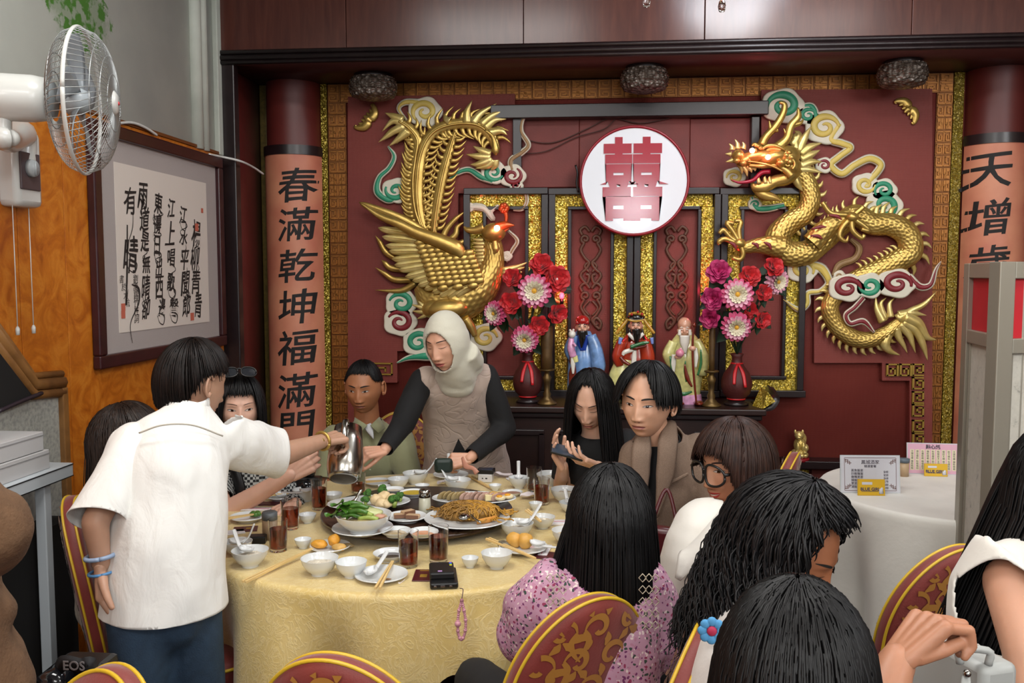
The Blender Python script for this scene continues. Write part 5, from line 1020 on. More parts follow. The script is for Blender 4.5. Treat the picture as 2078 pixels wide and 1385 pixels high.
def make_chair():
    t = thing('banquet_chair', (0, 0, 0)); O = outline(); n = len(O)
    def ring(sc, off):
        c = np.array([0, .70]); P = c+(O-c)*sc; return np.array([(x, byz(x, z, off), z) for x, z in P])
    m = M(); R_ = [ring(s, o) for s, o in ((.0, -.030), (.55, -.030), (.85, -.029), (.97, -.022), (1, -.012), (1, .006), (.97, .018), (.85, .027), (.55, .032), (.0, .033))]
    m.grid(np.array(R_), cv=True); m.build('backrest', CHR, t)
    for off in (-.018, .013):
        m = M(); m.tube(ring(.992, off), .0038, 6, smooth=False); m.build('piping', PIPE, t, label='yellow piping')
    ins = lambda x, z: (abs(x) < HW*.90 and .49 < z <= ZB1) or (z > ZB1 and (x/(HW*.93))**2+((z-ZB1)/((ZB2-ZB1)*.93))**2 < 1)
    for off, s in ((-.0318, 1), (.0345, 2)):
        m = M(); scroll_pattern(m, ins, lambda x, z: byz(x, z, off), 1, s); m.build('scroll_pattern', CHG, t, smooth=False, fixn=False, kind='stuff')
    m = M(); A = np.linspace(0, 2*PI, 41)[:-1]; sq = lambda a: (np.sign(np.cos(a))*abs(np.cos(a))**.6, np.sign(np.sin(a))*abs(np.sin(a))**.6)
    cx, cy = sq(A); G = [np.stack([.20*k*cx, .0+.20*k*cy, np.full(40, z)], -1) for k, z in ((.01, .40), (.94, .40), (1, .415), (1.0, .455), (.95, .475), (.7, .487), (.01, .49))]; m.grid(np.array(G), cv=True); m.build('seat', CHR, t)
    m = M(); m.tube(np.stack([.201*cx, .201*cy, np.full(40, .462)], -1).tolist()+[[.201*cx[0], .201*cy[0], .462]], .005, 6, smooth=False); m.build('piping', PIPE, t)
    for sx in (-1, 1):
        m = M(); m.tube([(sx*.16, .16, .40), (sx*.18, .19, 0)], .012, 8); m.build('leg', LEGM, t)
        m = M(); m.tube([(sx*.14, byz(sx*.14, .75, 0), .75), (sx*.15, -.2, .46), (sx*.16, -.19, .38), (sx*.18, -.25, 0)], .012, 8, n=16); m.build('leg', LEGM, t)
        m = M(); m.tube([(sx*.155, .15, .385), (sx*.155, -.19, .385)], .010, 8); m.build('seat_rail', LEGM, t)
    return t
CH0 = make_chair(); _first = [True]
def chair(x, y, rz, lab, z=0):
    if _first[0]:
        o = CH0; o.location = (x, y, z); o.rotation_euler = (0, 0, rz); WL[o] = V3(x, y, z); _first[0] = False
    else: o = dup(CH0, (x, y, z), rz)
    tag(o, lab, 'chair', 'red and gold banquet chairs'); return o
def chair_at(px, py, D, rz, lab, dy=.30):
    """px,py: top of the back as seen; D its depth"""
    D = .66*FPX/(py-555); p = atD(px, py, D); b = np.array([math.sin(rz)*dy, -math.cos(rz)*dy]); return chair(p[0]-b[0], p[1]-b[1], rz, lab)
# ---- folding screen
ALU = mat('champagne_aluminium', '9c978a', .35, .5); REDC = mat('red_screen_panel', 'b3101f', .6, var=.1); LAMP_ = NT('speckled_laminate'); co = LAMP_.co(); LAMP_.l(LAMP_.ramp(LAMP_.noise(co, 28, 6, .3, .75), [(.32, '8f8b82'), (.42, 'b5b1a6'), (.7, 'c2beb2')]), LAMP_.b.inputs['Base Color']); LAMP_.b.inputs['Roughness'].default_value = .5; LAMP_ = LAMP_.m
ZT = 1.655
def leaf_screen(A, B, lab):
    A, B = A[:2], B[:2]; L = np.linalg.norm(B-A); ang = math.atan2(*(B-A)[::-1]); th = thing('screen_leaf', (*(A+B)/2, 0), lab, 'folding screen', 'leaves of the aluminium folding screen')
    def bx(u0, u1, z0, z1, t, nm, mt, bev=.003):
        c = A+(B-A)*((u0+u1)/2/L); m = M(); m.box((c[0], c[1], (z0+z1)/2), (u1-u0, t, z1-z0), rz=ang); m.build(nm, mt, th, smooth=False, bevel=bev)
    s = .055
    bx(0, s, 0, ZT, .045, 'stile', ALU); bx(L-s, L, 0, ZT, .045, 'stile', ALU)
    for z0, z1 in ((ZT-.05, ZT), (1.385, 1.43), (.03, .10)): bx(s, L-s, z0, z1, .042, 'rail', ALU)
    bx(s, L-s, 1.43, ZT-.05, .012, 'red_panel', REDC, .001); bx(s, L-s, .10, 1.385, .014, 'laminate_panel', LAMP_, .001)
    bx(s, s+.012, .10, 1.385, .026, 'bead', ALU, .002); bx(L-s-.012, L-s, .10, 1.385, .026, 'bead', ALU, .002)
leaf_screen(atD(1964, 700, 3.08), atD(2062, 700, 2.62), 'narrow looking leaf of the aluminium screen, turned away next to the white table')
leaf_screen(atD(2012, 700, 2.60), atD(2300, 700, 2.72), 'wide red topped screen leaf at the right edge, facing the room')
# ---- menu cards on the white table
def card(px, py, z, w, h, yaw, lab, cat, mats, fn=None, tilt=.12, name='menu_card', grp=None):
    P = onZ(px, py, z); th = thing(name, P, lab, cat, grp); R_ = Matrix.Rotation(yaw, 4, 'Z')@Matrix.Rotation(-tilt, 4, 'X'); T_ = Matrix.Translation(Vector(P))@R_
    m = M(); m.box((0, 0, h/2), (w, .004, h)); m.xf(T_); m.build('card', mats[0], th, smooth=False)
    m = M(); m.box((0, -.003, h/2), (w*.96, .0012, h*.95)); m.xf(T_); m.build('printed_sheet', mats[1], th, smooth=False)
    if fn: fn(th, T_, w, h)
    return th
ACR = mat('clear_acrylic', 'c9ced2', .1, coat=.5); SHEET = mat('white_sheet', 'c9c9d0', .6); PRT = mat('grey_print', '4c4550', .7); BRP = mat('brown_print', '6b4a44', .7); CYEL = mat('yellow_card', 'd0a61e', .5); PNK = mat('pink_sheet', 'd3a3b6', .6)
def tx(th, T_, s, size, x, z, mt, nm, bold=0, al='CENTER'):
    V, F = text_mesh(s, size, .0006, bold, al); m = M(); m.add(V+np.array([x, -.0042, z]), F); m.xf(T_); m.build(nm, mt, th, smooth=False)
def menu1(th, T_, w, h):
    m = M()
    for (x, z, sx, sz) in ((0, h*.93, w*.86, .0016), (0, h*.07, w*.86, .0016), (-w*.43, h/2, .0016, h*.86), (w*.43, h/2, .0016, h*.86)): m.box((x, -.0040, z), (sx, .0006, sz))
    for sx in (-1, 1):
        for sz in (0, 1):
            for k in range(3): m.box((sx*(w*.43-.008-k*.006), -.0041, h*(.07+.86*sz)+(1-2*sz)*(.008+k*.006)), (.014, .0006, .0022)); m.box((sx*(w*.43-.004-k*.008), -.0041, h*(.07+.86*sz)+(1-2*sz)*(.012+k*.004)), (.0022, .0006, .014))
    m.xf(T_); m.build('border', BRP, th, smooth=False)
    tx(th, T_, '鳳城酒家', .018, 0, h*.82, PRT, 'title'); tx(th, T_, '精選套餐', .012, 0, h*.71, PRT, 'subtitle')
    for i in range(6): tx(th, T_, '蒸炒燉燒煲湯'[i]+'魚雞鴨蝦菜飯'[i]+'飯麵粥羹餅糕'[i]+'套', .012, -w*.22, h*(.60-.085*i), PRT, 'dish_line'); tx(th, T_, '$%d8' % (i+4), .012, w*.26, h*(.56-.085*i), PRT, 'price')
card(1766, 1000, .753, .235, .15, .06, 'white framed menu stand on the white table', 'menu', (ACR, SHEET), menu1)
def menu2(th, T_, w, h):
    tx(th, T_, '點心紙', .02, 0, h*.88, PRT, 'title', .0006)
    m = M()
    for i in range(9):
        m.box((-w*.40+w*.10*i, -.0038, h*.46), (w*.075, .0006, h*.66))
    m.xf(T_); m.build('cream_column', mat('cream_print', 'd6cfae', .7), th, smooth=False)
    for i in range(9): 
        for k in range(2): tx(th, T_, '\n'.join('叉燒包腸粉糕蝦餃'[(i+j+3*k) % 8] for j in range(4)), .010, -w*.40+w*.10*i, h*(.62-.32*k), PRT, 'dish_line')
card(1893, 962, .753, .215, .135, -.06, 'pink dim sum menu stand behind the jar on the white table', 'menu', (ACR, PNK), menu2)
def ycard(th, T_, w, h):
    m = M(); m.box((-w*.16, -.0042, h*.75), (w*.38, .0006, h*.16)); m.xf(T_); m.build('white_label', SHEET, th, smooth=False)
    tx(th, T_, 'BLUE GIRL', .0165, -w*.04, h*.40, mat('navy_print', '1c2a55', .6), 'lettering', .0004)
    m = M(); m.box((-w*.06, -.0042, h*.27), (w*.62, .0006, .0018)); m.xf(T_); m.build('underline', mat('navy_print', '1c2a55'), th, smooth=False)
    m = M(); m.tube([(w*.36, -.0044, h*.12), (w*.35, -.0044, h*.35), (w*.40, -.0044, h*.5)], [.009, .008, .003], 6, ry=.0006, lat=(1, 0, 0)); m.xf(T_); m.build('figure_print', SHEET, th)
card(1768, 1005, .753, .105, .064, .04, 'yellow lettered card in front of the white menu stand', 'card', (CYEL, CYEL), ycard, name='promo_card', grp='yellow promo cards'); card(1899, 966, .753, .095, .054, -.04, 'yellow lettered card in front of the pink menu stand', 'card', (CYEL, CYEL), ycard, name='promo_card', grp='yellow promo cards')
P = onZ(1833, 965, .753); th = thing('toothpick_jar', P, 'clear toothpick jar with grey lid between the two menu stands', 'jar')
m = M(); m.lathe([(.001, 0), (.022, 0), (.022, .06), (.001, .06)], P, 20); m.build('jar_body', mat('toothpick_beige', 'b59a78', .4), th); m = M(); m.lathe([(.001, .06), (.024, .06), (.024, .076), (.001, .078)], P, 20); m.build('lid', mat('jar_grey', '5b6670', .4), th)
# ================================================================== what stands on the yellow table
ZT_ = .7535
POR = mat('white_porcelain', 'd3d6d6', .14, coat=.4); GLS = mat('clear_glass', 'ffffff', .02, trans=1, ior=1.45); TEA = mat('black_tea', '8e3212', .02, trans=.92, ior=1.33)
PLW = mat('white_melamine', 'd0d2d2', .3); WOODC = mat('bamboo_chopstick', 'd9b97c', .5, var=.08); STEEL = mat('polished_steel', 'a9a7a2', .16, 1.0); RICE = mat('rice', 'cfc6b4', .6, var=.15, vscale=150, bump=.8, bscale=180, bdist=.006)
SOUP = mat('pale_broth', 'b9a37c', .1, coat=.4); SOY = mat('soy_sauce', '2a1212', .06, coat=.6)
def mpp(P): return ((P-CAM)@FW)/FPX
def base_at(px, py, z): return onZ(px, py, z)
def bowl(px, py, rw, lab, z=ZT_, hk=.92, fill=None, fz=.62, name='bowl', cat='bowl', grp='white bowls on the yellow table', foot=.45):
    P = onZ(px, py-rw*.06, z); R = rw*mpp(P); h = R*hk; th = thing(name, P, lab, cat, grp)
    m = M(); m.lathe([(.001, .003), (R*foot*.9, .003), (R*foot, 0), (R*foot, h*.10), (R*.72, h*.34), (R*.92, h*.68), (R, h), (R*.975, h), (R*.89, h*.68), (R*.68, h*.36), (R*.35, h*.17), (.001, h*.15)], P, 40); m.build('bowl_body', POR, th, angle=60)
    if fill:
        r = R*(.60+.34*fz)*.97; m = M(); A = np.arange(28)/28*2*PI; G = []
        for k in np.linspace(0, 1, 7):
            q = np.stack([P[0]+r*k*np.cos(A), P[1]+r*k*np.sin(A), np.full(28, P[2]+h*fz)], -1)
            if fill is RICE: q[:, 2] += h*.16*(1-k*k)+.004*vnoise(q, 90, 3)*(k < 1)
            G.append(q)
        m.grid(np.array(G), cv=True); m.build('rice' if fill is RICE else 'soup', fill, th)
    return P, R, h, th
def plate(px, py, rw, lab, z=ZT_, ell=1, name='plate', cat='plate', grp='white plates on the yellow table', ang=0, lift=0):
    P = onZ(px, py, z); R = rw*mpp(P); th = thing(name, P, lab, cat, grp); rot = Matrix.Rotation(ang, 4, 'Z')
    m = M(); m.lathe([(.001, .002), (R*.55, .002), (R*.58, 0), (R*.60, .003), (R*.80, .008), (R, .016+lift), (R*.985, .019+lift), (R*.80, .012), (R*.62, .007), (.001, .006)], P, 56, rot=rot, ell=(1, ell)); m.build('plate_body', POR, th, angle=60)
    return P, R, th
def tl_(a, b, k): return a*(1-k)+b*k
def spoon(p, q, lab, up=.0, name='spoon', grp='white Chinese spoons', dip=0):
    """p bowl centre, q handle end"""
    p, q = np.array(p, float), np.array(q, float); th = thing(name, p, lab, 'spoon', grp); d = nrm((q-p)*V3(1, 1, 0)+V3(1e-6, 0, 0)); n = np.cross((0, 0, 1.), d); l = np.linalg.norm(q-p)
    m = M(); b = .026; G = []
    for u in np.linspace(-1, 1, 11):
        w = .019*math.sqrt(max(.02, 1-u*u)); G.append([p+d*b*u+n*w*v+V3(0, 0, .012*(v*v*.9+u*u*.6)+.002) for v in np.linspace(-1, 1, 7)])
    m.grid(np.array(G)); o = m.build('spoon_bowl', PLW, th); s = o.modifiers.new('s', 'SOLIDIFY'); s.thickness = .003
    m = M(); m.tube([p+d*b*.7+V3(0, 0, .007), tl_(p+d*b, q, .35)+V3(0, 0, .003), q], [.010, .007, .0075], 8, n=14, lat=tuple(n), ry=.003, rnd=.4); m.build('handle', PLW, th)
def sticks(a, b, lab, gap=.012, z=ZT_+.006, za=None, zb=None, spread=.004):
    A, B = onZ(*a, za or z), onZ(*b, zb or z); d = nrm(B-A); n = nrm(np.cross((0, 0, 1.), d)); th = thing('chopsticks', (A+B)/2*V3(1, 1, 0)+V3(0, 0, min(A[2], B[2])-.005), lab, 'chopsticks', 'bamboo chopsticks')
    for s in (-1, 1):
        m = M(); m.tube([A+n*s*gap/2, B+n*s*(gap/2-spread)], [.0045, .003], 4, phase=PI/4); m.build('chopstick', WOODC, th, smooth=False)
def glass(px, pyb, wpx, hpx, lab, level=.72, z=ZT_):
    P = onZ(px, pyb-wpx*.12, z); s = mpp(P); R = wpx*.5*s; h = hpx*s/.955; th = thing('tea_glass', P, lab, 'glass', 'tea glasses')
    m = M(); m.lathe([(.001, 0), (R*.84, 0), (R*.88, .003), (R, h), (R-.0016, h), (R*.88-.0018, .010), (.001, .009)], P, 36); m.build('glass', GLS, th, angle=60)
    if level > 0:
        rr = R*.88-.0022; r2 = rr+(R*.12)*level-.0004; m = M(); m.lathe([(.001, .0098), (rr, .0108), (r2, h*level), (.001, h*level)], P, 32); m.build('tea', TEA, th, angle=60)
# ---- left front
P, R, h, _ = bowl(508, 1150, 37, 'white rice bowl with spoon beside the white shirt', fill=RICE); spoon(P+V3(-.01, 0, h*.8), P+V3(-.058, .025, h+.05), 'white spoon leaning in the rice bowl beside the white shirt')
P, R, h, _ = bowl(482, 1126, 30, 'white bowl half hidden behind the rice bowl next to the white shirt', fill=SOUP); spoon(P+V3(0, 0, h*.7), P+V3(.05, .012, h+.05), 'white spoon standing in the bowl behind the rice bowl')
P, R, h, _ = bowl(649, 1167, 38, 'large rice bowl in front of the plate of fried pieces', fill=RICE)
bowl(713, 1171, 32, 'empty white bowl right of the large rice bowl', hk=1.0)
bowl(615, 1112, 17, 'small white tea cup left of the plate of fried pieces', hk=1.1, name='tea_cup', cat='cup', grp='small white tea cups', foot=.5)
P, R, th = plate(670, 1117, 41, 'white plate with golden fried pieces behind the large rice bowl')
FRY = mat('fried_golden', 'd99a34', .5, var=.2, vscale=40, bump=.4, bscale=90); FRY2 = mat('fried_pale', 'c9a05a', .55, var=.2, vscale=40)
def lump(c, r, mt, lab, name='fried_piece', cat='food', grp='fried pieces', seed=0, sq=(1, 1, .8)):
    m = M(); m.ball((0, 0, 0), 1, 14, 10); V = m.v[0]; V *= (1+.16*vnoise(V, 1.7, seed))[:, None]; m.v[0] = V*np.array(sq)*r+np.array(c)+V3(0, 0, r*sq[2]*.9); return m.build(name, mt, label=lab, cat=cat, group=grp)
lump(P+V3(.012, .0, .018), .019, FRY, 'bitten golden fried ball on top of the plate of fried pieces', seed=1, sq=(1, 1, 1)); lump(P+V3(-.035, 0, .009), .024, FRY, 'flat fried piece at the left of the fried plate', seed=2, sq=(1.1, .8, .6)); lump(P+V3(.035, -.02, .009), .022, FRY2, 'pale fried piece at the front of the fried plate', seed=3, sq=(1.1, .8, .55)); lump(P+V3(.055, .015, .009), .016, mat('stewed_leaf', '7c6a4a', .5), 'grey green scrap at the right of the fried plate', seed=4, sq=(1.3, .7, .4))
sticks((495, 1180), (634, 1112), 'pair of bamboo chopsticks lying from table edge to the fried plate', zb=.772)
bowl(624, 1061, 18, 'small white bowl between the two front left tea glasses', hk=1.0); bowl(620, 1017, 26, 'white bowl behind the middle left tea glass', fill=SOUP); bowl(676, 1018, 19, 'white bowl beside the steel pitcher', hk=.9)
P, R, th = plate(503, 1056, 36, 'white plate with leftover greens near the grey lidded jar'); GRNV = mat('cooked_green', '3f6a1e', .4, var=.35, vscale=60, coat=.3); STALK = mat('pale_stalk', '93a650', .4, var=.2)
m = M()
for i in range(5): m.ball(P+V3(.02+.012*math.cos(i*1.3), .012*math.sin(i*1.3)+.02, .02), (.011, .011, .009), 8, 6)
m.build('broccoli_scrap', GRNV, label='broccoli scrap on the leftover plate', cat='food'); sticks((455, 1052), (532, 1040), 'chopsticks resting on the leftover plate', z=.776)
P, R, th = plate(568, 1015, 25, 'small white plate with a spoon left of the tea glasses'); spoon(P+V3(.005, 0, .012), P+V3(-.075, .05, .035), 'white spoon on the small plate left of the tea glasses'); sticks((536, 1005), (602, 999), 'chopsticks behind the small plate at the left', z=.775)
spoon(onZ(622, 1000, .80), onZ(572, 998, .815), 'white spoon lying across the bowl behind the left glasses')
glass(565, 1121, 39, 62, 'front left tea glass beside the grey lidded jar'); glass(589, 1076, 38, 56, 'second tea glass from the left, behind the front left one'); glass(648, 1036, 33, 58, 'tea glass beside the steel pitcher'); glass(727, 1003, 31, 40, 'tea glass being filled behind the pitcher', .5)
P = onZ(548, 1092, ZT_); th = thing('seasoning_jar', P, 'small beige jar with grey lid beside the front left tea glass', 'jar'); s = mpp(P); m = M(); m.lathe([(.001, 0), (15*s, 0), (15*s, 40*s), (.001, 40*s)], P, 24); m.build('jar_body', mat('jar_beige', '9d8467', .4), th); m = M(); m.lathe([(.001, 40*s), (15.5*s, 40*s), (15.5*s, 54*s), (13*s, 56*s), (.001, 56*s)], P, 24); m.build('lid', mat('jar_lid', '5f6468', .4), th)
def slab(nm, c, size, rz, mt, lab, cat, grp=None, bev=.002, kids_=None):
    th = thing(nm, c, lab, cat, grp); m = M(); m.box(V3(*c)+V3(0, 0, size[2]/2), size, rz=rz); m.build('body', mt, th, smooth=False, bevel=bev)
    for (n2, dx, dy, dz, sz, mt2) in kids_ or []:
        cs_, sn = math.cos(rz), math.sin(rz); m = M(); m.box(V3(*c)+V3(cs_*dx-sn*dy, sn*dx+cs_*dy, dz), sz, rz=rz); m.build(n2, mt2, th, smooth=False, bevel=min(.001, min(sz)*.3))
    return th
PNKP = mat('pink_print', 'c0808c', .7); NAP = mat('paper_wrap', 'd6d2d4', .7); MAROON = mat('maroon_leather', '4a1018', .35); GOLDP = mat('gold_print', 'a8832e', .4, .4)
slab('wallet', onZ(522, 1100, ZT_), (.058, .040, .022), .2, BLK, 'small black box left of the front left tea glass', 'box', kids_=[('flap', 0, 0, .023, (.05, .034, .002), mat('black_leather', '1b1a1d', .3))])
slab('menu_booklet', onZ(498, 1074, ZT_), (.08, .06, .004), .3, MAROON, 'maroon booklet with gold emblem under the leftover plate', 'booklet', kids_=[('emblem', .01, 0, .0045, (.016, .014, .001), GOLDP)]); slab('menu_booklet', onZ(548, 1022, ZT_), (.08, .05, .004), .15, MAROON, 'maroon booklet beside the small left plate', 'booklet')
slab('tissue_packet', onZ(520, 1034, ZT_), (.11, .035, .006), .05, NAP, 'white and pink tissue packet at the left table edge', 'tissue', kids_=[('printed_strip', .0, -.004, .0065, (.10, .006, .001), PNKP)]); slab('tissue_packet', onZ(478, 1080, ZT_), (.06, .05, .004), .5, NAP, 'folded white paper slip under the leftover plate', 'tissue')
# ---- middle front
P, R, th = plate(774, 1172, 54, 'white plate with spoon and chopsticks at the front edge', lift=-.004); spoon(P+V3(-.028, -.014, .012), P+V3(-.006, .096, .045), 'large white spoon on the front plate'); sticks((766, 1193), (797, 1138), 'chopsticks crossing the front plate', z=.776); lump(P+V3(.02, -.03, .007), .010, mat('soy_smear', '8a6238', .3), 'brown sauce smear on the front plate', 'sauce_smear', 'food', None, 5, (1.8, .6, .15))
P, R, h, th = bowl(793, 1137, 36, 'shallow sauce dish of soy behind the front plate', hk=.42, fill=SOY, fz=.45, name='sauce_dish', cat='dish', grp='sauce dishes', foot=.6)
glass(829, 1153, 42, 70, 'left one of the two tea glasses at the front'); glass(890, 1143, 42, 70, 'right one of the two tea glasses at the front')
bowl(954, 1151, 17.5, 'small white tea cup right of the front tea glasses', hk=1.15, name='tea_cup', cat='cup', grp='small white tea cups', foot=.5); bowl(1008, 1153, 32, 'white bowl between the tea cup and the fish ball plate', hk=1.0, fill=SOUP, fz=.35)
P, R, th = plate(1062, 1118, 50, 'white plate with two yellow fish balls beside the floral sleeve'); FB = mat('fish_ball', 'd6a24c', .45, var=.12, vscale=30)
lump(P+V3(-.03, .022, .009), .025, FB, 'left yellow fish ball on the plate beside the floral sleeve', 'fish_ball', 'food', 'fish balls', 6, (1, 1, .95)); lump(P+V3(.004, .012, .009), .026, FB, 'right yellow fish ball on the plate beside the floral sleeve', 'fish_ball', 'food', 'fish balls', 7, (1, 1, .95)); lump(P+V3(-.062, .01, .009), .015, mat('shell_grey', '6b6352', .4, var=.4, vscale=60), 'grey shellfish scrap beside the fish balls', 'shell', 'food', None, 8, (1.4, 1, .7))
sticks((990, 1092), (1086, 1132), 'chopsticks lying across the fish ball plate', z=.775); spoon(P+V3(.045, -.015, .02), P+V3(.135, -.05, .03), 'white spoon on the fish ball plate')
slab('menu_booklet', onZ(866, 1168, ZT_), (.075, .095, .004), .08, MAROON, 'maroon passport like booklet with gold crest under the black phone', 'booklet', kids_=[('crest', -.008, -.01, .0045, (.020, .022, .001), GOLDP), ('gold_line', -.008, .034, .0045, (.03, .004, .001), GOLDP)])
Pp = onZ(900, 1182, ZT_); th = thing('phone', Pp, 'black phone with a battery pack and beaded strap at the front table edge', 'phone'); a_ = .20
def pb(nm, dx, dy, dz, sz, mt, bev, **k):
    cs_, sn = math.cos(a_), math.sin(a_); m = M(); m.box(Pp+V3(cs_*dx-sn*dy, sn*dx+cs_*dy, dz), sz, rz=a_); m.build(nm, mt, th, smooth=False, bevel=bev, **k)
pb('phone_body', 0, .012, .010, (.078, .135, .018), BLK, .005); pb('battery_pack', -.004, .022, .028, (.070, .095, .020), mat('black_matte', '0c0c0d', .45), .005); pb('usb_port', -.004, -.0562, .010, (.012, .002, .005), STEEL, .0005); pb('usb_port', .018, -.0562, .010, (.008, .002, .004), STEEL, .0005); pb('usb_port', -.025, -.0562, .010, (.008, .002, .004), STEEL, .0005)
for k, c_ in enumerate(('7a3ad0', '2a66d8', '2aa048', 'd8c22a')): pb('colour_stripe', .022, .058-.007*k, .0385, (.007, .007, .0008), mat('stripe_'+c_, c_, .4), 0)
pb('logo_mark', -.010, -.012, .0385, (.012, .008, .0008), mat('mark_pink', 'b08ac0', .4), 0)
E = onZ(933, 1193, ZT_+.01); E2 = atD(937, 1215, 2.28); m = M(); m.tube([E, E+V3(.012, -.02, .004), E2], .0012, 5, n=10); m.build('strap_cord', mat('strap_purple', '4a2c40', .5), th)
LP = [atD(x, y, 2.275) for x, y in ((937, 1218), (931, 1240), (929, 1265), (930, 1285), (936, 1297), (943, 1285), (945, 1262), (942, 1240), (937, 1218))]; C = cr(LP, 46); m = M()
for i, c in enumerate(C): m.ball(c, .0042 if i % 5 else .0055, 7, 5)
m.ball(LP[2], .009, 8, 6); m.build('beaded_strap', mat('pink_bead', 'c98f9c', .3), th, kind='stuff', label='pink beaded strap')
# ---- right
P, R, h, _ = bowl(1049, 1092, 34, 'rice bowl with spoon at the right rim of the turntable', fill=RICE, fz=.55); spoon(P+V3(.02, 0, h*.8), P+V3(.075, .05, h+.05), 'white spoon in the rice bowl at the right rim of the turntable'); P, R, h, _ = bowl(1101, 1072, 26, 'white bowl with chopsticks beyond the right rice bowl', fill=SOUP); sticks((1068, 1034), (1098, 1058), 'chopsticks leaning in the bowl beyond the right rice bowl', za=.83, zb=.80)
bowl(1087, 1035, 14, 'small white tea cup beside the right rear tea glass', hk=1.1, name='tea_cup', cat='cup', grp='small white tea cups', foot=.5); bowl(1150, 1104, 31, 'white soup bowl against the black hair', fill=SOUP); P, R, h, _ = bowl(1157, 1040, 23, 'smaller white bowl with spoon against the black hair'); spoon(P+V3(0, 0, h*.7), P+V3(-.02, .05, h+.035), 'white spoon in the bowl against the black hair'); bowl(1147, 1020, 30, 'white rice bowl in front of the phone holding hands', fill=RICE, fz=.6); bowl(1116, 985, 27, 'white bowl below the phone holding hands', fill=SOUP)
P, R, h, _ = bowl(1053, 991, 21, 'white bowl with upright spoon left of the empty glass', hk=1.1); spoon(P+V3(0, 0, h*.7), P+V3(-.005, .04, h+.055), 'upright white spoon in the bowl left of the empty glass')
glass(1084, 999, 32, 46, 'almost empty tea glass below the phone', .28); glass(1099, 1026, 33, 50, 'tea glass at the right rear of the table')
slab('tissue_packet', onZ(1106, 1118, ZT_), (.030, .105, .006), -.12, NAP, 'tall white tissue strip with pink print beside the fish balls', 'tissue', kids_=[('printed_strip', -.004, 0, .0065, (.004, .09, .001), PNKP)]); slab('tissue_packet', onZ(1132, 1062, ZT_), (.07, .05, .008), .1, NAP, 'pink printed tissue packet beside the bowls at the right', 'tissue', kids_=[('printed_strip', .0, 0, .0085, (.06, .006, .001), PNKP)]); slab('tissue_packet', onZ(1042, 976, ZT_), (.03, .10, .006), .5, NAP, 'white tissue strip behind the meat plate', 'tissue', kids_=[('printed_strip', 0, 0, .0065, (.004, .085, .001), PNKP)])
slab('menu_booklet', onZ(1115, 1128, ZT_), (.09, .07, .004), -.2, MAROON, 'maroon booklet beside the floral sleeve', 'booklet')
def tissue(px, py, w, lab, seed):
    P = onZ(px, py, ZT_); n = 12; U = np.linspace(-1, 1, n); G = np.array([[(P[0]+x*w, P[1]+y*w*.7, 0) for x in U] for y in U]); Q = G.reshape(-1, 3); z = .5+.5*vnoise(Q, 45, seed); Q = Q+np.stack([.012*vnoise(Q, 30, seed+1), .012*vnoise(Q, 30, seed+2), P[2]+.006+.022*z], -1)
    m = M(); m.grid(Q.reshape(n, n, 3)); m.build('crumpled_tissue', mat('tissue_white', 'dcd2d2', .8), label=lab, cat='tissue', group='crumpled tissues')
tissue(1078, 1012, .036, 'crumpled pink printed tissue right of the meat plate', 3); tissue(1024, 968, .03, 'crumpled tissue beside the white gadget', 7); tissue(905, 985, .03, 'crumpled tissue behind the meat plate', 9); tissue(815, 1190, .010, 'tiny crumpled tissue beside the front plate', 12)
slab('instant_printer', onZ(986, 976, ZT_), (.060, .05, .035), -.05, mat('gadget_white', 'c4c2c0', .4), 'white gadget box carrying a black screen at the back of the table', 'gadget', bev=.004, kids_=[('screen_module', 0, .004, .044, (.070, .055, .016), BLK), ('screen', 0, .004, .0524, (.058, .042, .001), mat('blue_screen', '28344a', .1)), ('port', .006, -.0255, .018, (.008, .001, .005), BLK), ('port', -.010, -.0255, .018, (.006, .001, .004), BLK)])
# ---- back rim
P, R, h, _ = bowl(843, 983, 26, 'white rice bowl with spoon in front of the beige vest', fill=RICE); spoon(P+V3(.02, 0, h*.8), P+V3(.085, .02, h+.055), 'white spoon pointing right in the rear rice bowl'); bowl(808, 991, 22, 'white bowl left of the rear rice bowl'); bowl(780, 998, 13, 'small white cup in front of the man in grey green', hk=1.0, name='tea_cup', cat='cup', grp='small white tea cups', foot=.5); bowl(857, 997, 15, 'small white cup behind the salt shaker', hk=.9, name='tea_cup', cat='cup', grp='small white tea cups', foot=.5); bowl(1005, 995, 13, 'small white cup behind the meat plate', hk=.9, name='tea_cup', cat='cup', grp='small white tea cups', foot=.5)
plate(915, 969, 36, 'white plate under the bowl in front of the hijab'); P, R, h, _ = bowl(914, 966, 22, 'white bowl with spoon on the plate below the dark phone', z=.766); spoon(P+V3(0, 0, h*.7), P+V3(-.012, .03, h+.045), 'white spoon standing in the bowl on the rear plate'); P, R, h, _ = bowl(929, 998, 27, 'white noodle bowl with spoon behind the meat plate', fill=RICE, fz=.6); spoon(P+V3(-.02, 0, h*.8), P+V3(-.075, .02, h+.055), 'white spoon leaning left in the noodle bowl')
P, R, th = plate(768, 984, 30, 'white plate with chopsticks in front of the man in grey green'); sticks((742, 977), (792, 974), 'chopsticks on the plate in front of the man in grey green', z=.777); sticks((955, 966), (1000, 992), 'chopsticks among the scraps behind the meat plate', z=.760)
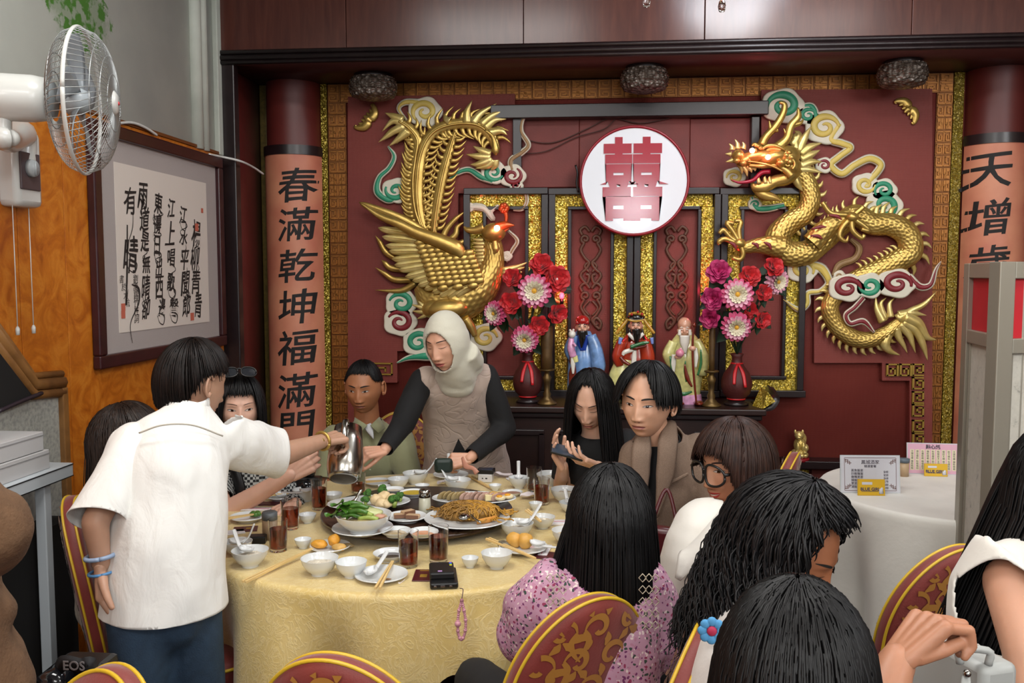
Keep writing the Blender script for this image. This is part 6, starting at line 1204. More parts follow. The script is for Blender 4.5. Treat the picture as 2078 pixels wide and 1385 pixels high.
Pk = onZ(628, 1000, ZT_); th = thing('camera', Pk, 'black camera with clear lens cover beside the rear bowls at left', 'camera'); m = M(); m.box(Pk+V3(0, 0, .035), (.10, .05, .065)); m.build('camera_body', BLK, th, smooth=False, bevel=.008); m = M(); m.lathe([(.001, .055), (.028, .055), (.030, .0), (.001, 0)], Pk+V3(.005, -.025, .035), 24, rot=Matrix.Rotation(PI/2, 4, 'X')); m.build('lens', mat('lens_black', '15161a', .1), th); m = M(); m.box(Pk+V3(0, 0, .078), (.04, .035, .022)); m.build('viewfinder', BLK, th, smooth=False, bevel=.006)
# ---- on the turntable
ZU = TTZ+.0005
G3 = 'dishes on the turntable'
P, R, th = plate(749, 1027, 84, 'oval white platter of broccoli and shrimp on the turntable', z=ZU, ell=.62, ang=.32, grp=G3, name='platter'); BRO = mat('broccoli_green', '3d6b22', .6, var=.4, vscale=120, bump=1, bscale=260, bdist=.006); SHR = mat('shrimp_paste', 'd8bf92', .45, var=.15, vscale=50)
def brocc(c, r, lab, seed):
    th = thing('broccoli_floret', c, lab, 'food', 'broccoli florets'); rd = random.Random(seed); m = M(); m.tube([V3(*c)+V3(0, 0, .002), V3(*c)+V3(0, 0, r*.9)], [r*.3, r*.45], 8); m.build('stalk', STALK, th); m = M()
    for i in range(11): a, e = rd.uniform(0, 6.28), rd.uniform(.2, 1.5); m.ball(V3(*c)+V3(math.cos(a)*math.cos(e)*r*.62, math.sin(a)*math.cos(e)*r*.62, r*.9+math.sin(e)*r*.5), r*rd.uniform(.34, .5), 9, 6)
    m.build('floret_head', BRO, th)
for i, (px, py, r, lab) in enumerate(((748, 1014, .022, 'broccoli floret at the left of the shrimp'), (776, 1008, .026, 'tallest broccoli floret at the back of the platter'), (800, 1030, .026, 'broccoli floret at the right front of the platter'), (812, 1018, .020, 'broccoli floret at the right tip of the platter'), (742, 1024, .018, 'small broccoli floret left front of the shrimp'))): brocc(onZ(px, py, ZU+.010), r, lab, i)
for i, (px, py, r) in enumerate(((764, 1022, .024), (780, 1018, .026), (774, 1030, .022), (795, 1020, .022), (785, 1030, .020))): lump(onZ(px, py, ZU+.011), r, SHR, ('leftmost', 'rear', 'front', 'rightmost', 'front right')[i]+' pale shrimp ball among the broccoli', 'shrimp_ball', 'food', 'shrimp balls', 20+i)
P_ = onZ(728, 1006, .83); m = M(); m.tube([onZ(716, 1022, ZU+.02), onZ(722, 1012, .83), onZ(733, 992, .86)], [.016, .005, .006], 8, n=12, ry=[.005, .003, .003], lat=(1, 0, 0)); m.build('serving_spoon', STEEL, label='steel serving spoon leaning on the broccoli platter', cat='spoon')
plate(736, 1079, 62, 'round white plate under the bowl of greens', z=ZU, grp=G3); P, R, h, th = bowl(738, 1080, 57, 'deep white bowl of dark greens on the turntable', z=ZU+.012, hk=.62, fill=SOUP, fz=.8, grp=G3, foot=.5)
for i in range(9):
    rd = random.Random(40+i); a = rd.uniform(-.5, .5); c = P+V3(rd.uniform(-.05, .035), rd.uniform(-.03, .04), h*.84+.004*i); d = V3(math.cos(a), math.sin(a)*.6, 0); m = M(); m.tube([c-d*.035, c+V3(0, 0, .006), c+d*.03], [.006, .008, .007], 8, n=8); m.build('green_stalk', STALK if i % 3 == 0 else GRNV, label=None, cat=None, parent=th)
    n = V3(-d[1], d[0], 0); G = []
    for t_ in np.linspace(0, 1, 6): w = .022*math.sin(PI*(.1+.85*t_)); G.append([c-d*(.03+.045*t_)+n*w*s+V3(0, 0, .008*math.sin(4*t_+i)+.006*abs(s)+.004*math.sin(9*t_)*s) for s in (-1, 0, 1)])
    m = M(); m.grid(np.array(G)); m.build('green_leaf', GRNV, th)
lump(P+V3(.022, .008, h*.80), .03, mat('white_radish', 'bcc08a', .3, coat=.3), 'pale round radish slice on the greens', 'radish', 'food', None, 31, (1.3, .9, .5)); lump(P+V3(.055, -.012, h*.80), .016, mat('pork_slice', 'b88a72', .5), 'pork slice at the right of the greens', 'pork', 'food', None, 33, (1.2, .8, .5))
P, R, th = plate(825, 1056, 41, 'small white plate with two beige tofu slabs', z=ZU, grp=G3); TOF = mat('braised_tofu', 'b99a78', .5, var=.12, vscale=40)
for i, (dx, dy, rz) in enumerate(((-.022, .006, .3), (.022, .0, -.1), (.0, .022, .8))): slab('tofu_slab', P+V3(dx, dy, .009+.008*(i == 2)), (.046, .026, .014), rz, TOF, ('left', 'right', 'rear')[i]+' beige tofu slab on its small plate', 'food', 'tofu slabs', .004, [('dark_skin', 0, -.0132, .007, (.044, .001, .013), mat('tofu_skin', '6e4a34', .5))])
bowl(803, 1088, 32, 'sauce dish with pale sauce at the front rim of the turntable', z=ZU, hk=.36, fill=SOUP, fz=.4, name='sauce_dish', cat='dish', grp='sauce dishes', foot=.6); bowl(860, 1088, 30, 'sauce dish with pink sauce behind the front tea glasses', z=ZU, hk=.36, fill=mat('pink_sauce', 'c98a60', .2), fz=.4, name='sauce_dish', cat='dish', grp='sauce dishes', foot=.6)
P, R, th = plate(948, 1058, 87, 'large round white plate of fried noodles on the turntable', z=ZU, grp=G3, name='platter'); NOO = mat('curry_noodle', 'b0812a', .5, var=.25, vscale=50); NOO2 = mat('brown_noodle', '8a6428', .5, var=.25, vscale=50)
m = M(); m.ball((0, 0, 0), 1, 22, 12); V = m.v[0]; V *= (1+.12*vnoise(V, 2.2, 5))[:, None]; m.v[0] = V*V3(.105, .055, .036)+P+V3(.005, .028, .022); m.build('noodle_heap', NOO2, th)
def noodles(mt, n, seed, x0, x1):
    rd = random.Random(seed); m = M()
    for i in range(n):
        x = rd.uniform(x0, x1); y = rd.uniform(-.05, .055); a = rd.uniform(0, 6.28); p = []
        for k in range(6):
            e = max(0, 1-(x/.112)**2-(y/.064)**2); p.append(P+V3(.005+x, .028+y, .018+.040*math.sqrt(e)+rd.uniform(0, .006))); a += rd.uniform(-.9, .9); x += .014*math.cos(a); y += .010*math.sin(a)
        m.tube(p, .0022, 5, n=14)
    m.build('noodle_strands', mt, th, kind='stuff')
noodles(NOO, 110, 1, .0, .1); noodles(NOO2, 110, 2, -.1, .03)
m = M(); m.tube([P+V3(-.02, .02, .05), P+V3(.03, -.05, .028), P+V3(.055, -.075, .02)], .003, 6, n=8); m.ball(P+V3(-.004, -.042, .030), (.020, .026, .010), 14, 8); m.build('serving_spoon', STEEL, label='steel serving spoon in front of the fried noodles', cat='spoon')
m = M(); m.tube([P+V3(.04, -.055, .016), P+V3(.075, -.035, .018), P+V3(.10, -.01, .02)], [.008, .010, .007], 8, n=10, ry=.004, lat=(0, 0, 1)); m.build('carrot_strip', mat('orange_strip', 'c98838', .5), label='orange strip at the right rim of the noodle plate', cat='food')
P, R, th = plate(962, 1018, 86, 'oval white platter of sliced meat and egg behind the noodles', z=ZU, ell=.55, ang=.08, grp=G3, name='platter'); MEAT = mat('sliced_pork', 'b08f80', .45, var=.25, vscale=40); MEAT2 = mat('sliced_goose', 'a08a5c', .45, var=.2)
for i in range(13):
    m = M(); x = -.115+.0165*i; m.ball((0, 0, 0), 1, 12, 8); m.v[0] = m.v[0]*V3(.024, .006, .019); m.xf(Matrix.Translation(Vector(P+V3(x, -.01+.008*math.sin(i*2), .024)))@Matrix.Rotation(.9+.15*math.sin(i), 4, 'Z')@Matrix.Rotation(.5, 4, 'X')); m.build('meat_slice', MEAT2 if i < 5 else MEAT, th)
for i in range(5): m = M(); m.ball(P+V3(.02+.022*i, .03, .020), (.022, .014, .010), 12, 7); m.build('meat_slice', mat('ham_slice', 'a06a5e', .45), th)
lump(P+V3(.075, -.005, .012), .020, FRY2, 'cube of fried tofu beside the egg', 'tofu_cube', 'food', None, 51, (1, 1, .8)); slab('tofu_slab', P+V3(.055, -.02, .012), (.026, .02, .022), .3, mat('white_tofu', 'd6c795', .4), 'white tofu cube on the meat platter', 'food', 'tofu slabs', .003)
for i, (dx, dy, lab) in enumerate(((.125, .0, 'halved egg with orange yolk at the right of the meat platter'), (.098, -.026, 'second halved egg at the front of the meat platter'))):
    c = P+V3(dx, dy, .014); th2 = thing('halved_egg', c, lab, 'food', 'halved eggs'); m = M(); m.ball(c+V3(0, 0, .010), (.020, .016, .010), 16, 8); m.build('egg_white', mat('egg_white', 'd8c8a0', .35), th2); m = M(); m.ball(c+V3(-.002, -.005, .0165), (.012, .010, .005), 12, 6); m.build('yolk', mat('egg_yolk', 'dd9a1c', .3, coat=.3), th2)
P, R, h, th = bowl(838, 1008, 27, 'small dish of yellow mustard beside the salt shaker', z=ZU, hk=.36, fill=mat('mustard', 'b59a28', .4, bump=.5, bscale=90), fz=.75, name='sauce_dish', cat='dish', grp='sauce dishes', foot=.6); bowl(798, 1000, 22, 'sauce dish at the back rim of the turntable', z=ZU, hk=.36, fill=SOUP, fz=.4, name='sauce_dish', cat='dish', grp='sauce dishes', foot=.6); bowl(1040, 1006, 21, 'small dish of brown pickles right of the meat platter', hk=.4, fill=mat('pickle', '8d5a38', .3, bump=.5, bscale=120), fz=.6, name='sauce_dish', cat='dish', grp='sauce dishes', foot=.6)
Ps = onZ(862, 1041, ZU); s = mpp(Ps); th = thing('salt_shaker', Ps, 'pale shaker with steel lid in the middle of the turntable', 'shaker'); m = M(); m.lathe([(.001, 0), (12*s, 0), (12.5*s, 4*s), (11.5*s, 34*s), (.001, 34*s)], Ps, 24); m.build('shaker_body', mat('shaker_grey', 'a9a794', .3), th); m = M(); m.lathe([(.001, 34*s), (12*s, 34*s), (12*s, 45*s), (10.5*s, 49*s), (.001, 50*s)], Ps, 24); m.build('lid', STEEL, th)
# ================================================================== people: heads, hands, hair, cloth
def skin(name, c, red=.0):
    return mat('skin_'+name, c, .48, var=.06, vscale=18, sss=.18, bump=.05, bscale=300, bdist=.001)
LASH = mat('lash_black', '120d0c', .6); EYEW = mat('eye_white', 'c9c0b8', .2, coat=.5); IRIS = mat('iris_dark', '1d1009', .1, coat=.6); NOST = mat('nostril', '4a241c', .8); TOOTH = mat('tooth', 'd8d2c6', .25)
def g2(x, z, cx, cz, sx, sz): return np.exp(-((x-cx)/sx)**2-((z-cz)/sz)**2)
def head_mesh(fem=True, res=96, jaw=.27, nose=1.0, smile=0, wide=1.0, ears=True):
    """a head with its face towards -Y, eye line at z=0, chin at -.115, crown at +.115"""
    R_, K = res, res+8; t = np.linspace(.015, PI-.015, R_)[:, None]; u = np.linspace(-1, 1, K+1)[:-1][None]; ph = PI*np.sign(u)*np.abs(u)**1.4
    zn = np.cos(t)*np.ones_like(ph); hor = np.where(zn > 0, np.sin(t)**.92, np.sin(t)**.66)
    a, bf, bb = (.0765 if fem else .0790)*wide, .086, .100
    x = a*hor*np.sin(ph); y = -np.where(np.cos(ph) > 0, bf, bb)*hor*np.cos(ph); z = .115*zn
    lo = np.clip(-zn, 0, 1); x = x*(1-jaw*sm(.08, 1.0, lo)); fr = np.clip(np.cos(ph), 0, 1)*np.ones_like(zn); bk = np.clip(-np.cos(ph), 0, 1)
    y = np.where(y > 0, y*(1-.62*sm(.15, .8, lo)), y*(1-.10*sm(.5, 1, lo)))
    ax = np.abs(x); d = np.zeros_like(x); w = fr**.4
    d += .0045*g2(ax, z, .024, .024, .022, .012)-.0065*g2(ax, z, .031, .003, .017, .012)+.0045*g2(ax, z, .031, .001, .012, .0075)   # brow, socket, eyeball
    br = sm(.016, -.040, z)*sm(-.056, -.045, z); d += nose*(.0035+.0150*br)*np.exp(-(x/(.0100+.0050*br))**2)*sm(.02, .006, z)*sm(-.057, -.046, z)     # bridge to tip
    d += nose*.0090*g2(ax, z, .0145, -.0435, .0070, .0080)                                                                        # wings
    d += .0045*g2(ax, z, .044, -.024, .020, .018)+.004*smile*g2(ax, z, .036, -.045, .014, .016)
    d += .0070*g2(x, z, 0, -.070, .030, .020)+.0046*np.exp(-((z+.0635)/.0050)**2)*np.exp(-(x/(.021+.004*smile))**4)+.0060*np.exp(-((z+.0765)/.0050)**2)*np.exp(-(x/.019)**4)
    d -= .0040*np.exp(-((z+.0705-.006*smile*(x/.024)**2)/.0022)**2)*np.exp(-(x/.026)**6)+.0035*g2(x, z, 0, -.090, .024, .007)
    d += .0075*g2(x, z, 0, -.104, .020, .012); d -= .003*g2(ax, z, .062, .012, .010, .02)
    y = y-d*w
    P = np.stack([x, y, z], -1); m = M(); m.grid(P, cv=True, flip=True)
    for s in (-1, 1) if ears else ():   # ears
        A = np.linspace(-2.3, 2.3, 14); m.tube([(s*(a*.985+.012+.004*math.cos(q)), .012-.016*math.cos(q)*-1*.9, -.006+.029*math.sin(q)*1.02) for q in A], [.003, .0045, .0045, .0055], 6, lat=(1, 0, 0), rnd=True)
        m.ball((s*(a*.985+.005), .016, -.008), (.008, .013, .024), 10, 8); m.ball((s*(a*.985+.009), .008, -.031), (.006, .007, .009), 8, 6)
    return m
def bvh_of(m): return BVHTree.FromPolygons([tuple(v) for v in m.arr()], m.f)
def patch(bv, xs, lo, hi, off, n=4):
    """strip lying on the face between the curves lo(x) and hi(x)"""
    G = []
    for x, l, h in zip(xs, lo, hi):
        row = []
        for k in np.linspace(0, 1, n):
            z = l+(h-l)*k; r = bv.ray_cast(Vector((x, -.4, z)), Vector((0, 1, 0))); y = r[0].y if r[0] else -.06; row.append((x, y-off, z))
        G.append(row)
    m = M(); m.grid(np.array(G)); return m
def mtx(C, yaw, pitch=0, roll=0, s=1):
    return Matrix.Translation(Vector(C))@Matrix.Rotation(math.radians(yaw), 4, 'Z')@Matrix.Rotation(math.radians(pitch), 4, 'X')@Matrix.Rotation(math.radians(roll), 4, 'Y')@Matrix.Scale(s, 4)
def face(th, hm, T, eye='open', gaze=0, lip='a8584e', brow=.0025, browz=.0235, slant=.10, smile=0, open_=0, browc='15100e', sides=(-1, 1), nost=True):
    bv = bvh_of(hm)
    def b(m, nm, mt, **k):
        m.xf(T); return m.build(nm, mt, th, **k)
    for s in sides:
        c = np.array([s*.0315, .0015]); X = np.linspace(-.0145, .0145, 15); q = 1-(X/.0145)**2; sl = s*slant*X; X = X*1.07
        zu, zl = {'open': (.0056, .0040), 'narrow': (.0034, .0026), 'down': (-.0012, .0042)}[eye]
        if eye != 'down':
            b(patch(bv, c[0]+X, c[1]+sl-zl*q, c[1]+sl+zu*q, .0007), 'eye', EYEW)
            ix = gaze*.005; Xi = np.linspace(-.0056, .0056, 9); ci = np.sqrt(np.maximum(0, .0056**2-Xi**2)); xx = ix+Xi; qq = np.clip(1-(xx/.0145)**2, 0, 1)
            b(patch(bv, c[0]+xx, c[1]+s*slant*xx+np.maximum(-ci, -zl*qq*.98), c[1]+s*slant*xx+np.minimum(ci, zu*qq), .0013), 'iris', IRIS)
        b(patch(bv, c[0]+X*1.08, c[1]+sl*1.08+(zu if eye != 'down' else -.0044)*q-(.0 if eye != 'down' else -.0003), c[1]+sl*1.08+(zu if eye != 'down' else -.0044)*q+.0021*q**.4, .0017, 3), 'eyelashes', LASH)
        if eye != 'down': b(patch(bv, c[0]+X, c[1]+sl-zl*q-.0007, c[1]+sl-zl*q+.0002, .0012, 2), 'lower_lash', mat('lid_brown', '5a3326', .6))
        Xb = np.linspace(-.019, .020, 13); zb = browz+.0035*(1-((Xb*s-.006)/.022)**2); th_ = brow*np.clip((1-((Xb*s+.004)/.026)**2), .1, 1)
        b(patch(bv, s*.031+Xb, zb-th_, zb+th_, .0011, 3), 'eyebrow', mat('brow_'+browc, browc, .8))
    w = .0235+.004*smile; X = np.linspace(-w, w, 17); q = 1-(X/w)**2; ml = -.0705+.007*smile*(X/w)**2; cup = .0066*q**.6-.0012*np.exp(-(X/.004)**2); L = mat('lip_'+lip, lip, .4)
    b(patch(bv, X, ml+.0003+open_*q*.5, ml+cup+.001+open_*q*.5, .0006), 'upper_lip', L); b(patch(bv, X*.93, ml-.0086*q**.7-open_*q*.7, ml-.0003-open_*q*.5, .0006), 'lower_lip', L)
    if open_: b(patch(bv, X*.92, ml-open_*q*.55, ml+open_*q*.55, .0004), 'teeth' if smile else 'mouth', TOOTH if smile else NOST)
    else: b(patch(bv, X, ml-.0006, ml+.0006, .001, 2), 'mouth_line', NOST)
    for s in (-1, 1) if nost else (): b(patch(bv, s*.0068+np.linspace(-.0034, .0034, 5), np.full(5, -.0535), np.full(5, -.0510), .0006, 2), 'nostril', NOST)
def rcone(m, a, b, r0, r1, ry=None, lat=None, seg=12): m.tube([a, b], [r0, r1], seg, rnd=True, lat=lat, ry=ry)
def hand(W, D, N, side=1, curl=(.3, .4, .3), sc=1.0, spread=.06, thumb=(.7, .6, .3), tb=.3, curls=None, vox=.0034):
    """wrist W, direction D to the knuckles, palm facing N; the thumb leaves on the side cross(D,N)*side"""
    W = np.asarray(W, float); D = nrm(D); N = nrm(np.asarray(N, float)-D*(np.asarray(N, float)@D)); S_ = np.cross(D, N)*side; m = M(); k = sc
    for i in range(4):
        kp = W+k*(D*(.084-.004*abs(i-1.2))+S_*(.030-.0205*i)); rcone(m, W+k*(D*.004+S_*(.016-.011*i)), kp, .0145*k, .0125*k)
        ls = ((.042, .025, .020), (.046, .029, .021), (.043, .027, .020), (.034, .020, .018))[i]; c = (curls[i] if curls else curl); p = kp; d = nrm(D+S_*spread*(1.5-i)); a = 0
        for j, l in enumerate(ls):
            a += c[j]; e = p+k*l*(d*math.cos(a)+N*math.sin(a)); r = (.0098, .0088, .0078, .0066); f = .86 if i == 3 else 1; rcone(m, p, e, r[j]*k*f, r[j+1]*k*f, seg=10); p = e
    rcone(m, W, W+k*D*.02, .021*k, .022*k, lat=tuple(S_), ry=[.017*k, .014*k])
    p = W+k*(D*.022+S_*.020+N*.006); d = nrm(S_*thumb[0]+D*thumb[1]+N*thumb[2])
    for j, l in enumerate((.040, .030, .024)):
        e = p+k*l*d; rcone(m, p, e, (.0145, .0112, .0098)[j]*k, (.0112, .0098, .0080)[j]*k, seg=10); p = e; d = nrm(d*math.cos(tb)+(D*.6-S_*.5+N*.35)*math.sin(tb))
    V, F, _ = remesh(m, vox*sc, 2); o = M(); o.add(V, F); return o
def body_mesh(parts, vox=.010):
    m = M(); parts(m); V, F, _ = remesh(m, vox, 4); o = M(); o.add(V, F); return o
def cloth(name, mt, th, fn, vox=.010, it=5, cuts=(), wr=.004, wsc=(13, 13, 6), seed=1, solid=.003, post=None, label=None, sel=None, mats2=None):
    m = M(); fn(m); V, F, N = remesh(m, vox, it)
    if wr:
        n = vnoise(V, wsc, seed)+.5*vnoise(V, np.array(wsc)*2.1, seed+9); n = np.sign(n)*np.abs(n)**.8; V = V+N*(n*wr)[:, None]
    me = bpy.data.meshes.new(name); me.from_pydata(V.tolist(), [], F); bm = bmesh.new(); bm.from_mesh(me)
    for p, nn, r in cuts:
        p, nn = Vector(p), Vector(nrm(nn)); fs = []
        for f in bm.faces:
            q = f.calc_center_median()-p; k = q.dot(nn)
            if -.03 < k < .16 and (q-nn*k).length < r: fs.append(f)
        g = set(fs)
        for f in fs: g.update(f.edges); g.update(f.verts)
        bmesh.ops.bisect_plane(bm, geom=list(g), dist=1e-5, plane_co=p, plane_no=nn, clear_outer=True)
    if post: post(bm)
    bmesh.ops.recalc_face_normals(bm, faces=bm.faces[:]); off = Vector(WL[th])
    if sel:
        for f in bm.faces: f.material_index = sel(np.array(f.calc_center_median()))
    for v in bm.verts: v.co -= off
    for f in bm.faces: f.smooth = True
    bm.to_mesh(me); bm.free(); me.materials.append(mt)
    for x in mats2 or []: me.materials.append(x)
    o = bpy.data.objects.new(name, me); COL.objects.link(o); o.parent = th; WL[o] = WL[th]
    if solid: q = o.modifiers.new('s', 'SOLIDIFY'); q.thickness = solid; q.offset = -1
    return tag(o, label)
def hairmat(name, a, b, rough=.46):
    t = NT(name); co = t.co((1, 1, .12)); t.l(t.ramp(t.noise(co, 110, 2), [(.35, a), (.7, b)]), t.b.inputs['Base Color']); t.b.inputs['Roughness'].default_value = rough; t.b.inputs['Specular IOR Level'].default_value = .28; t.bump(t.noise(co, 160, 2), .12, .003); return t.m
HBLK, HBRN, HDBR, HSOFT = hairmat('hair_black', '040304', '0c0b0c'), hairmat('hair_brown', '21120e', '3a231a'), hairmat('hair_dark_brown', '0c0706', '1c110d'), hairmat('hair_soft_black', '060506', '100f10')
def hair(th, T, mt, pend, L, locks=170, wid=.013, seed=0, flare=None, off=.004, p0max=.9, wave=0, wfreq=18, curl=0, tilt=.28, bulk=0, name='hair', hang=None, nsheet=60, jit=.010, tip=.3, thick=.0045):
    """hair flows from a whorl down the skull to the polar angle pend(a) and then hangs for the length L(a); a=0 is over the face"""
    Tn = np.array(T); rdm = np.random.default_rng(seed); dn = np.array([0, 0, -1.0]) if hang is None else nrm(hang); Rt = Matrix.Rotation(-tilt, 3, 'X'); Rt = np.array(Rt)
    def path(a, o, p0, l, pe, n=16):
        l1 = max(pe-p0, .05)*.1; tot = l1+l; s = np.linspace(0, tot, n); p = p0+np.minimum(s, l1)/.1; r = o+bulk*np.sin(np.minimum(p, PI/2))
        B = np.where(np.cos(a) > 0, .092, .104); X = np.stack([(.0805+r)*np.sin(p)*np.sin(a), -(B+r)*np.sin(p)*np.cos(a), (.119+r)*np.cos(p)], -1)@Rt.T
        out = np.array([math.sin(a), -math.cos(a), 0]); h = np.maximum(s-l1, 0)[:, None]
        W = X@Tn[:3, :3].T+Tn[:3, 3]; ow = Tn[:3, :3]@out; ow = ow/np.linalg.norm(ow); fl = flare(a) if flare else 0.0
        # leave the skull along its own slope, then turn to hang
        k = np.minimum(h/.05, 1); slope = nrm(W[np.searchsorted(s, l1)-1]-W[max(np.searchsorted(s, l1)-2, 0)]) if l > 0 else dn
        W = W+dn*(h-.02*k*0)+(slope-dn)*(.030*(1-np.exp(-h/.03)))*.6+ow*fl*h
        return W, ow, s
    m = M(); G = []; na = nsheet; locks = int(locks*4.2); wid *= .36; thick *= .5
    for i in range(na):
        a = -PI+2*PI*i/na; W, ow, s = path(a, off, .02, L(a), pend(a), 20); G.append(W)
    m.grid(np.array(G), cu=True)
    for i in range(locks):
        a = rdm.uniform(-PI, PI); pe = pend(a)+rdm.normal(0, .06); l = max(0, L(a)*rdm.uniform(.86, 1.03)); p0 = rdm.uniform(.03, min(p0max, pe*.8)); o = off+rdm.uniform(.001, jit); n = 13 if not curl else 30
        W, ow, s = path(a, o, p0, l, pe, n); tn = np.cross(ow, dn); q = s/max(s[-1], .01); ph = rdm.uniform(0, 6.28)
        if wave or curl: W = W+tn[None]*((wave+curl)*np.sin(wfreq*s+ph)*np.minimum(1, q*2))[:, None]+ow[None]*((wave*.6+curl)*np.cos(wfreq*s+ph)*np.minimum(1, q*2))[:, None]
        w_ = wid*rdm.uniform(.6, 1.2); m.tube(W, np.interp(q, [0, .15, .7, 1], [.4*w_, w_, w_*.9, w_*tip]), 3, phase=PI/2, cap=False, lat=tuple(tn), ry=np.interp(q, [0, .2, 1], [.002, thick, thick*.5]), smooth=False)
    return m.build(name, mt, th)
def torso(m, pts, rx, ry, lat, n=26): m.tube(pts, rx, 20, n=n, lat=lat, ry=ry, rnd=.6)
def seat_legs(th, Pv, Fd, mt, shoe, lat=.095, kl=.40):
    Fd = nrm(np.array([Fd[0], Fd[1], 0])); Lt = np.array([Fd[1], -Fd[0], 0])
    def f(m):
        m.ball(Pv, (.155, .12, .10), 16, 10, rot=Matrix.Rotation(math.atan2(Fd[1], Fd[0])-PI/2, 4, 'Z'))
        for s in (-1, 1):
            h, k = Pv+Lt*s*lat, Pv+Lt*s*(lat+.02)+Fd*kl+V3(0, 0, -.01); a = k+Fd*.02; a[2] = .10; rcone(m, h, k, .085, .062); rcone(m, k, a, .060, .045)
    cloth('trousers', mt, th, f, vox=.016, wr=.003)
    for s in (-1, 1):
        a = Pv+Lt*s*(lat+.02)+Fd*(kl+.02); m = M(); m.tube([V3(a[0], a[1], .045)-Fd*.06, V3(a[0], a[1], .05), V3(a[0], a[1], .035)+Fd*.15], [.036, .042, .036], 12, n=10, lat=tuple(Lt), ry=[.042, .046, .03], rnd=.5); m.build('shoe', shoe, th)
def glasses(th, T, mt, lens, r=(.030, .025), z=-.002, y=-.095, gap=.036, tilt=0, temple=True, shape=0, lab=None, name='glasses'):
    def b(m, nm, t_): m.xf(T@Matrix.Translation((0, 0, z))@Matrix.Rotation(tilt, 4, 'X')); m.build(nm, t_, th)
    m = M()
    for s in (-1, 1):
        A = np.linspace(0, 2*PI, 29); m.tube([(s*gap+r[0]*np.sign(math.cos(a))*abs(math.cos(a))**.8, y+.012*abs((gap*s+r[0]*math.cos(a))/.066)**2, r[1]*np.sign(math.sin(a))*abs(math.sin(a))**.8-shape*.006*math.sin(a)*math.cos(a)*s) for a in A], .0036, 6, smooth=False)
        if temple: m.tube([(s*(gap+r[0]), y+.012, .008), (s*.074, y+.030, .008), (s*.078, .0, .006), (s*.076, .022, -.008)], [.005, .0045, .003, .003], 6, n=16)
    m.tube([(-gap+r[0]-.002, y+.001, .010), (0, y-.002, .013), (gap-r[0]+.002, y+.001, .010)], .0035, 6, n=8); b(m, 'frame', mt)
    for s in (-1, 1):
        m = M(); G = [[(s*gap+k*r[0]*np.sign(math.cos(a))*abs(math.cos(a))**.8, y+.001+.012*abs((gap*s+k*r[0]*math.cos(a))/.066)**2, k*r[1]*np.sign(math.sin(a))*abs(math.sin(a))**.8) for a in np.linspace(0, 2*PI, 25)] for k in (.02, .5, .97)]; m.grid(np.array(G)); b(m, 'lens', lens)
LENS = mat('clear_lens', 'ffffff', .03, trans=1, ior=1.02); LENSD = mat('dark_lens', '20242a', .05, coat=1)
# ================================================================== the people at and around the tables
J = atD
def person(loc, lab): return thing('person', (loc[0], loc[1], 0), lab, 'person')
def put_head(b, th, T, fem=True, res=96, fk=None, hk=None):
    hm = head_mesh(fem, res, **(hk or {})); 
    if fk is not None: face(th, hm, T, **fk)
    w = M(); w.v = [v.copy() for v in hm.v]; w.f = hm.f; w.mi = hm.mi; w.n = hm.n; w.xf(T); b.add(w.arr(), w.f)
def joinm(b, h): b.add(h.arr(), h.f)
DEN = mat('dark_denim', '2c4258', .75, var=.15, vscale=40, bump=.3, bscale=220); TRB = mat('black_trousers', '121214', .8); SHB = mat('black_shoe', '0e0e0f', .4)
def knit(name, c, var=.06, bs=.25, sc=90): return mat(name, c, .78, var=var, vscale=10, bump=bs, bscale=sc, sheen=.25)
def tl(a, b, k): return np.asarray(a)*(1-k)+np.asarray(b)*k
# ---- man in grey green
C = J(738, 785, 4.02); th = person(C, 'seated man with short black hair in a sage green shirt, looking down'); SK = skin('tan', 'a8714f')
T = mtx(C, -3, 9, 0); S1, S2 = J(678, 893, 4.06), J(810, 893, 4.08); N0 = J(746, 858, 4.08); Ch = J(746, 930, 4.1); Pv = J(748, 1040, 4.2); Pv[2] = .58; E1, E2 = J(662, 985, 3.98), J(832, 975, 4.0); W1_, W2_ = J(705, 1010, 3.72), J(790, 1005, 3.74); lat = S2-S1
b = body_mesh(lambda m: (torso(m, [Pv, tl(Pv, Ch, .6), Ch, N0], [.14, .13, .14, .06], [.1, .09, .09, .055], lat), m.tube([N0-V3(0, 0, .04), C+V3(-.0, .035, -.06)], [.062, .056], 14), rcone(m, S1, E1, .045, .04), rcone(m, S2, E2, .045, .04), rcone(m, E1, W1_, .04, .028), rcone(m, E2, W2_, .04, .028)))
put_head(b, th, T, False, fk=dict(eye='narrow', lip='8d5246', brow=.0030, gaze=-.3), hk=dict(jaw=.22, wide=1.02)); joinm(b, hand(W1_, V3(.5, -.5, .0), V3(0, 0, -1), -1)); joinm(b, hand(W2_, V3(-.5, -.5, 0), V3(0, 0, -1), 1)); b.build('body', SK, th)
hair(th, T, HBLK, lambda a: .86+.38*sm(.5, 1.2, abs(a))+.55*sm(1.6, 2.6, abs(a)), lambda a: .003, 420, .006, 1, off=.002, jit=.006, tilt=.12, tip=.5, thick=.003, p0max=1.2)
SAGE = knit('sage_shirt', '8d8f6c')
cloth('shirt', SAGE, th, lambda m: (torso(m, [Pv-V3(0, 0, .02), tl(Pv, Ch, .55), Ch, tl(Ch, N0, .62), N0+V3(0, 0, .008)], [.175, .165, .18, .17, .066], [.125, .115, .115, .095, .062], lat), rcone(m, S1, tl(S1, E1, .95), .068, .062), rcone(m, S2, tl(S2, E2, .95), .068, .062)), cuts=[(N0+V3(0, -.02, .012), V3(0, -.15, 1), .11), (tl(S1, E1, .86), E1-S1, .10), (tl(S2, E2, .86), E2-S2, .10)], wr=.007, seed=2)
